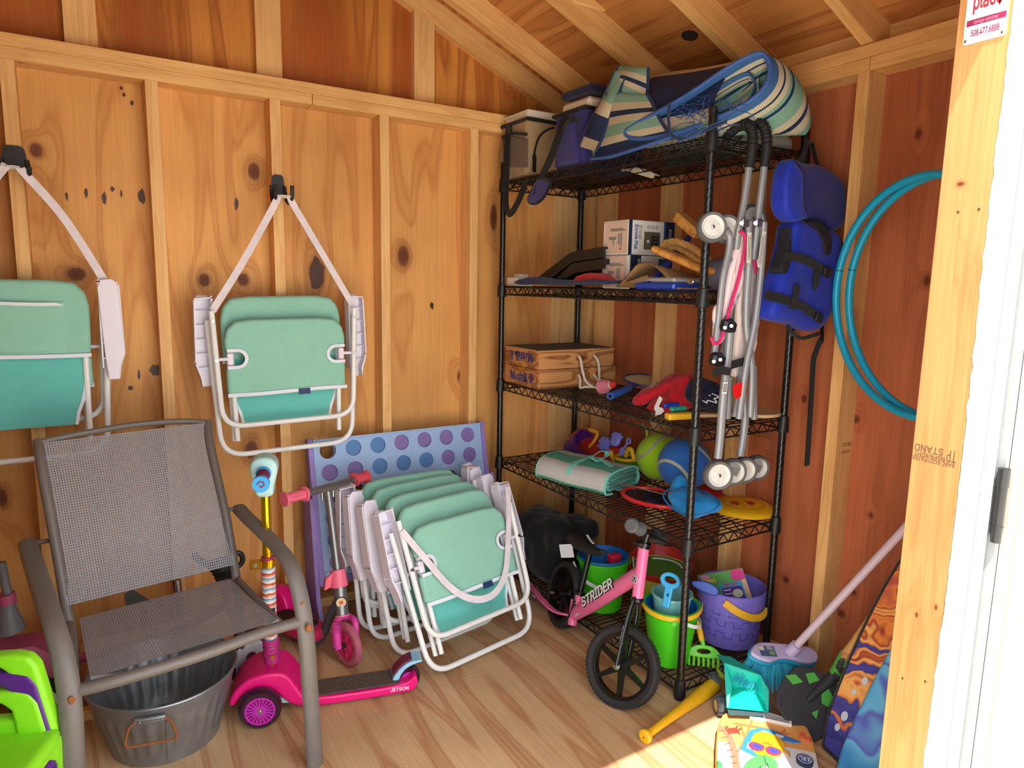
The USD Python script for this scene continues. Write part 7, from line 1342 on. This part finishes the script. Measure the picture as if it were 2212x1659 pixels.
S1, m1, s1, th1 = bodyboard('bodyboard with a black mesh rail and a flame-and-wave print, leftmost of the three', (1776, 1612), at(1952, 1236, 'x', -.42), .78, art1, blkm, 1)
for (x, y, r) in ((.085, .030, .011), (.125, .035, .014), (.20, .03, .009), (.245, .045, .012)): S1.add('printed_spot', prism(affinity.scale(Point(x, y).buffer(r), 1, .7), .0008, m1 @ trans((0, 0, s1*(th1/2+.0016)-(0 if s1 > 0 else .0008)))), spots)
bodyboard('bodyboard with a light blue wave-printed rail, in the middle of the three', (1806, 1668), at(1960, 1300, 'x', -.47)+V(-.03, -.06, 0), .55, art2, art2, 2)
bodyboard('bodyboard with a violet-blue rail, nearest the door jamb', (1876, 1690), at(1966, 1440, 'x', -.55)+V(-.05, -.07, 0), .36, art3, art3, 3)
# kickboard lying in the sun patch
KZ = .040; orange = plain('kickboard_orange', (244, 176, 96), .45); whitek = plain('kickboard_white', (236, 242, 246), .45)
kpx = [(1546, 1659), (1547, 1600), (1550, 1566), (1560, 1542), (1580, 1532), (1620, 1534), (1680, 1542), (1722, 1552), (1745, 1570), (1757, 1595), (1765, 1630), (1771, 1659)]
kp = PZ(kpx, KZ); e0, e1 = V(*kp[0]), V(*kp[-1]); back_ = unit((V(*kp[0])-V(*kp[2]))); kp = kp+[tuple(e1+back_*.20), tuple((e0+e1)/2+back_*.26), tuple(e0+back_*.20)]
KB = Thing('kickboard', 'child\'s foam kickboard with a sunbathing pineapple cartoon lying in the sunlit doorway', 'kickboard', V(-.95, -1.78, 0))
kpoly = Polygon(kp).buffer(.012).buffer(-.012); kb_ = KB.add('foam', puff(kpoly, KZ, .008, trans((0, 0, KZ/2))), orange)
lay = [0]
def kprint(nm, pts, mat, closed=True, w=None, smooth=True, clip=True):
    g = PZ(pts, KZ)
    if w: g = LineString(bez([V(*q) for q in g], 4) if smooth else g).buffer(w)
    else: g = smoothpoly(g, 3) if smooth else Polygon(g)
    if clip: g = g.intersection(kpoly.buffer(-.004))
    lay[0] += 1
    if not g.is_empty: KB.add(nm, prism(g, .0003+.0002*lay[0], trans((0, 0, KZ-.0001))), mat, kb_)
pcol = lambda n, c: plain('kick_'+n, c, .5)
kprint('printed_surf', [(1540, 1606), (1560, 1602), (1600, 1612), (1650, 1612), (1700, 1614), (1740, 1622), (1780, 1632), (1790, 1700), (1800, 1760), (1540, 1760)], whitek, smooth=False)
kprint('printed_trunk', [(1548, 1566), (1570, 1585), (1584, 1615), (1592, 1665)], pcol('trunk', (200, 120, 96)), w=.010)
for k in range(6): kprint('trunk_line', [(1552+7*k-k*k*.2, 1580+14*k), (1566+6*k-k*k*.2, 1578+14*k)], pcol('trunk_line', (150, 80, 66)), w=.0012)
crab = pcol('crab', (224, 60, 50)); kprint('printed_crab', [(1570, 1578), (1583, 1573), (1597, 1578), (1592, 1584), (1576, 1584)], crab)
for x, y, u, v in ((1572, 1580, 1566, 1572), (1574, 1576, 1569, 1569), (1596, 1578, 1602, 1573), (1594, 1582, 1598, 1587), (1577, 1583, 1573, 1587), (1589, 1575, 1593, 1570)): kprint('crab_leg', [(x, y), (u, v)], crab, w=.0018, smooth=False)
frm = pcol('deckchair_frame', (222, 120, 70))
for l in (((1587, 1564), (1650, 1574), (1700, 1588)), ((1600, 1568), (1608, 1592), (1612, 1600)), ((1624, 1558), (1608, 1600), (1594, 1624)), ((1694, 1578), (1690, 1588))): kprint('deckchair_frame', l, frm, w=.0024, smooth=False)
kprint('deckchair_canvas', [(1600, 1620), (1608, 1598), (1620, 1580), (1640, 1574), (1660, 1577), (1730, 1605), (1712, 1605), (1690, 1600), (1670, 1645), (1640, 1640)], pcol('canvas_blue', (56, 130, 210)), smooth=False)
for l in (((1648, 1580), (1664, 1586), (1660, 1590), (1644, 1584)), ((1676, 1588), (1694, 1593), (1690, 1598), (1672, 1593)), ((1612, 1618), (1622, 1622), (1626, 1612), (1616, 1606))): kprint('canvas_stripe', l, whitek, smooth=False)
kprint('printed_pineapple', [(1622, 1612), (1626, 1594), (1640, 1584), (1660, 1586), (1682, 1596), (1694, 1612), (1690, 1628), (1672, 1640), (1648, 1638), (1630, 1628)], pcol('pineapple', (252, 206, 26)))
for k in range(5): kprint('pineapple_line', [(1630+12*k, 1586+3*k), (1628+13*k, 1612+3*k), (1640+9*k, 1634+1*k)], pcol('pineapple_line', (232, 156, 40)), w=.0010)
for k in range(4): kprint('pineapple_line', [(1624+3*k, 1598+10*k), (1660, 1594+11*k), (1692-2*k, 1608+9*k)], pcol('pineapple_line', (232, 156, 40)), w=.0010)
for s in (0, 1):
    kprint('sunglasses', [(1617+36*s, 1612+10*s), (1628+36*s, 1607+10*s), (1650+36*s, 1616+10*s), (1648+36*s, 1624+10*s), (1636+36*s, 1626+10*s), (1622+36*s, 1621+10*s)], pcol('glasses_red', (230, 50, 90))); kprint('sunglasses_lens', [(1624+36*s, 1613+10*s), (1632+36*s, 1611+10*s), (1646+36*s, 1617+10*s), (1643+36*s, 1622+10*s), (1632+36*s, 1622+10*s)], pcol('lens_blue', (60, 70, 190)))
kprint('printed_mouth', [(1648, 1610), (1656, 1609), (1665, 1614)], pcol('mouth', (226, 110, 60)), w=.0018)
for k in range(7): x = 1612+11*k; kprint('printed_leaf', [(1640+2*k, 1636), (x, 1652+4*(k % 2)), (x-3, 1668), (1646+2*k, 1652)], pcol('leaf', (110, 180, 100) if k % 2 else (84, 156, 90)))
for l in (((1727, 1590), (1736, 1588), (1738, 1593), (1728, 1596)), ((1740, 1598), (1752, 1599), (1750, 1604), (1741, 1603))): kprint('printed_sandal', l, pcol('sandal', (236, 110, 80)))
kprint('printed_arm', [(1692, 1624), (1702, 1630), (1706, 1637)], pcol('arm', (180, 120, 50)), w=.0012); kprint('printed_leaf', [(1546, 1642), (1552, 1650), (1560, 1659), (1547, 1662)], pcol('leaf2', (60, 150, 90)))
kprint('warning_label', [(1618, 1540), (1662, 1546), (1709, 1561), (1710, 1571), (1660, 1560), (1619, 1554)], wht, smooth=False)
for k in range(4): kprint('label_print', [(1623, 1544+3*k), (1662, 1549.5+3*k), (1704, 1562+2.3*k)], blkp, w=.0007, smooth=False)
c = V(*PZ([(1738, 1648)], KZ)[0]); lay[0] += 1
KB.add('emblem', prism(Point(*c).buffer(.022), .0008+.0002*lay[0], trans((0, 0, KZ))), nvp, kb_); KB.add('emblem_ring', prism(Point(*c).buffer(.0185), .0010+.0002*lay[0], trans((0, 0, KZ))), whitek, kb_); KB.add('emblem_ground', prism(Point(*c).buffer(.0165), .0012+.0002*lay[0], trans((0, 0, KZ))), pcol('emblem_blue', (70, 100, 170)), kb_)
xk = unit(V(*(V(*PZ([(1752, 1652)], KZ)[0])-V(*PZ([(1724, 1645)], KZ)[0])), 0)); KB.add('lettering', text('13L', .014, frame(V(c[0], c[1], KZ+.0014+.0002*lay[0])+xk*.013+V(0, -.0, 0)-np.cross((0, 0, 1), xk)*-.007, -xk, -np.cross((0, 0, 1), xk)), .0006, True, width=.026), whitek, kb_)

# ================================================================ sign, stamps and door trim
zs = 1.0
sg = Thing('sign', 'small white shed-maker sign with red lettering screwed to the door jamb', 'sign', (JX, -2.23, 1.70))
c00, c10 = at(2080, 98, 'x', JX-.001), at(2172, 77, 'x', JX-.001); c01 = at(2090, 0, 'x', JX-.001)
Wd = abs(c10[1]-c00[1])*1.0; zb = (c00[2]+c10[2])/2; m = frame(V(JX-.0005, c00[1], zb), (0, -1, 0), (0, 0, 1)); Hs = .118
sg.add('plate', prism(rrect(Wd, Hs, .004, Wd/2, Hs/2), .0016, m), wht)
for x, y in ((.07, .05), (.93, .05), (.07, .95), (.93, .95)): sg.add('screw', blob((m @ V(x*Wd, y*Hs, .0018, 1))[:3], (.003, .003, .0015), (0, -1, 0), (0, 0, 1), 2), steel)
sr_ = plain('sign_red', (200, 36, 60), .5); sm_ = plain('sign_maroon', (140, 34, 76), .5); skt = plain('sign_grey', (96, 80, 84), .5)
tt = lambda s, x, y, h, w, mt: sg.add('lettering', text(s, h, m @ trans((x*Wd, y*Hs, .0016)), .0006, True, width=w*Wd), mt)
tt('the', .42, .845, .010, .20, skt); tt('shed', .13, .655, .026, .66, sr_); tt('place', .17, .475, .026, .68, sr_)
sg.add('printed_band', prism(sbox(.05*Wd, .25*Hs, .97*Wd, .335*Hs), .0020, m), sm_); tt('storage solutions', .22, .27, .006, .56, skt if False else plain('sign_pink', (196, 120, 150), .5)); tt('508.477.6888', .18, .10, .010, .66, sm_)
sg.add('printed_roof', prism(LineString([(.24*Wd, .80*Hs), (.30*Wd, .93*Hs), (.46*Wd, .985*Hs), (.66*Wd, .955*Hs), (.80*Wd, .80*Hs)]).buffer(.0012), .0020, m), sr_)
sg.add('printed_rake', prism(unary_union([LineString([((.76+.035*k)*Wd, .93*Hs), ((.765+.022*k)*Wd, .80*Hs)]).buffer(.0007) for k in range(5)]+[LineString([(.80*Wd, .80*Hs), (.79*Wd, .45*Hs)]).buffer(.0012)]), .0022, m), skt)
ink = plain('lumber_stamp_ink', (92, 66, 48), .8); ink2 = plain('faded_stamp_ink', (140, 92, 52), .9)
def stamp(s, h, m, w=None, mt=None): wr.add('grade_stamp', text(s, h, m, .0004, False, width=w), mt or ink)
# upside-down stamp on the jamb
sj = frame(V(JX-.0001, -2.273, 1.045), (0, 1, 0), (0, 0, -1))
for s, x, y, h, w in (('TP', .003, -.002, .022, .016), ('STAND', .026, -.002, .013, .052), ('NSPR/KDHT', .022, .013, .008, .056), ('SASC SCOTP(L)SX', .004, .022, .007, .076)): wf.add('grade_stamp', text(s, h, sj @ trans((x, y, 0)), .0004, False, width=w), ink)
stamp('TP STAND', .013, frame(V(RXF+.030, -1.6133, at(1808, 968, 'y', -1.6133)[2]), (1, 0, 0), (0, 0, 1)), .05, ink2); stamp('NSPR/KDHT', .008, frame(V(RXF+.032, -1.6133, at(1808, 982, 'y', -1.6133)[2]), (1, 0, 0), (0, 0, 1)), .045, ink2)
p = at(1640, 925, 'x', RX); stamp('APA', .040, frame(V(RX-.0004, at(1652, 962, 'x', RX)[1], at(1652, 970, 'x', RX)[2]), (0, 0, -1), (0, -1, 0)), .075, ink2)
for k, (s, y) in enumerate((('RATED', 1628), ('EXTERIOR', 1604))): stamp(s, .014, frame(V(RX-.0004, at(y, 935, 'x', RX)[1], at(y, 940, 'x', RX)[2]), (0, 0, -1), (0, -1, 0)), .055, ink2)
for k in range(3): q = at(1610, 926+5*k, 'x', RX); wr.add('grade_stamp', prism(sbox(0, 0, .115, .006), .0004, frame(V(RX-.0004, q[1], q[2]), (0, -1, 0), (0, 0, 1))), ink2)
q = at(1795, 175, 'z', ZP-.0765); wr.add('grade_stamp', text('TP STAND', .012, frame(V(RXF+.025, q[1]+.04, ZP-.0766), (0, -1, 0), (1, 0, 0)) @ rot((1, 0, 0), 0), .0004, False, width=.06), ink2)
q = at(30, 132, 'z', ZP-.0765); wb.add('grade_stamp', text('TP STAND', .012, frame(V(q[0]-.02, BYF+.03, ZP-.0769), (1, 0, 0), (0, -1, 0)), .0004, False, width=.05), ink2)
q = at(1150, 150, 'y', -.132-.039); rf.add('grade_stamp', text('TP STUD', .018, frame(V(q[0], -.1702-.0003, q[2]), (.35, 0, 1), (-1, 0, .35)), .0004, False, width=.07), ink)
q = at(1490, 77, 'z', 2.30); nn_ = V(PITCH_R, 0, 1)/math.hypot(1, PITCH_R); a_ = V(RXF, 0, ZP+.006)+nn_*.0890; q = atp(1490, 77, a_, nn_); rf.add('knot', prism(affinity.scale(Point(0, 0).buffer(1, quad_segs=10), .034, .026), .0012, frame(q-nn_*.0008, (0, 1, 0), np.cross(nn_, (0, 1, 0)))), plain('dark_knot', (44, 32, 26), .8))
# staples / nail holes on the jamb
for x, y in ((2070, 458), (2115, 452), (1950, 1465), (1999, 1472)): q = at(x, y, 'x', JX); wf.add('nail_hole', blob(V(JX-.0002, q[1], q[2]), (.0022, .0028, .001), (0, 1, 0), (0, 0, 1), 2), plain('nail_hole', (80, 50, 26), .8))
# collar-tie gusset on the third rafter
q = at(1300, 8, 'y', -.80); rf.add('gusset', tf(puff(rrect(.16, .075, .02), .013, .003, frame(V(q[0]-.06, -.805, q[2]+.01), (1, 0, 0), (0, 0, 1))), np.eye(4)), lumber_x)
# painted exterior jamb, casing and the opened door at the far right: vertical boards stepping outwards
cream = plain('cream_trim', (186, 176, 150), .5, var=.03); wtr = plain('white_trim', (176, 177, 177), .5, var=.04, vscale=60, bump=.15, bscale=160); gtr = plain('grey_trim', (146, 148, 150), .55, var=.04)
def post(x0, x1, y0, y1, m_, nm='trim_board', T=None, z0=-.12, z1=2.05, ch=.0012): (T or wf).add(nm, box((x0, y0, z0), (x1, y1, z1), ch), m_)
dr = Thing('door_1', 'opened white shed door and casing at the right edge with a black hinge', None, kind='structure')
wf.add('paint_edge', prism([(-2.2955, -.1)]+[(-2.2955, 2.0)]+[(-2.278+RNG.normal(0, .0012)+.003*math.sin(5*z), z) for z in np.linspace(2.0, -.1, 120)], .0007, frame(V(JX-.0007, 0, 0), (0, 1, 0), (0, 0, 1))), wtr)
wf.add('sheathing_edge', box((JX, -2.3029, -.1), (JX+.02, FYO-.0125, 2.0)), plain('raw_sheathing_edge', (214, 196, 172), .7, var=.1, vscale=50))
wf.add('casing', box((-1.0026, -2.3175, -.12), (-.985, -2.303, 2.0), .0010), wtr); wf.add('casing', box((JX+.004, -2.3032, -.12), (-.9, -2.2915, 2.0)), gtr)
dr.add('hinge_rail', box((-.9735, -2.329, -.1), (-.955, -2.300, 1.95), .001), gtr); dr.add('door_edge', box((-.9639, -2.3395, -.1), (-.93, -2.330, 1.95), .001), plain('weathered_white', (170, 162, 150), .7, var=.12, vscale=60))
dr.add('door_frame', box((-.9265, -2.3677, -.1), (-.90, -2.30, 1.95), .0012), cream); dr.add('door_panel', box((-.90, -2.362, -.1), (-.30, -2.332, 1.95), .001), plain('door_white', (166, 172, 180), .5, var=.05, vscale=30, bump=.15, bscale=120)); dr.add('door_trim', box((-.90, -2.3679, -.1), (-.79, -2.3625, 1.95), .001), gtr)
hz0, hz1 = .885, 1.02; hx, hy = -.984, -2.331
dr.add('hinge', cat([cyl((hx, hy, hz0), (hx, hy, hz1), .0085, n=20), cyl((hx, hy, hz1-.03), (hx, hy, hz1+.004), .0098, n=20), cyl((hx, hy, hz0+.028), (hx, hy, hz0+.032), .0094, n=20), box((hx, hy+.002, hz0+.012), (hx+.02, hy+.012, hz1-.006), .001)]), blk_pl)
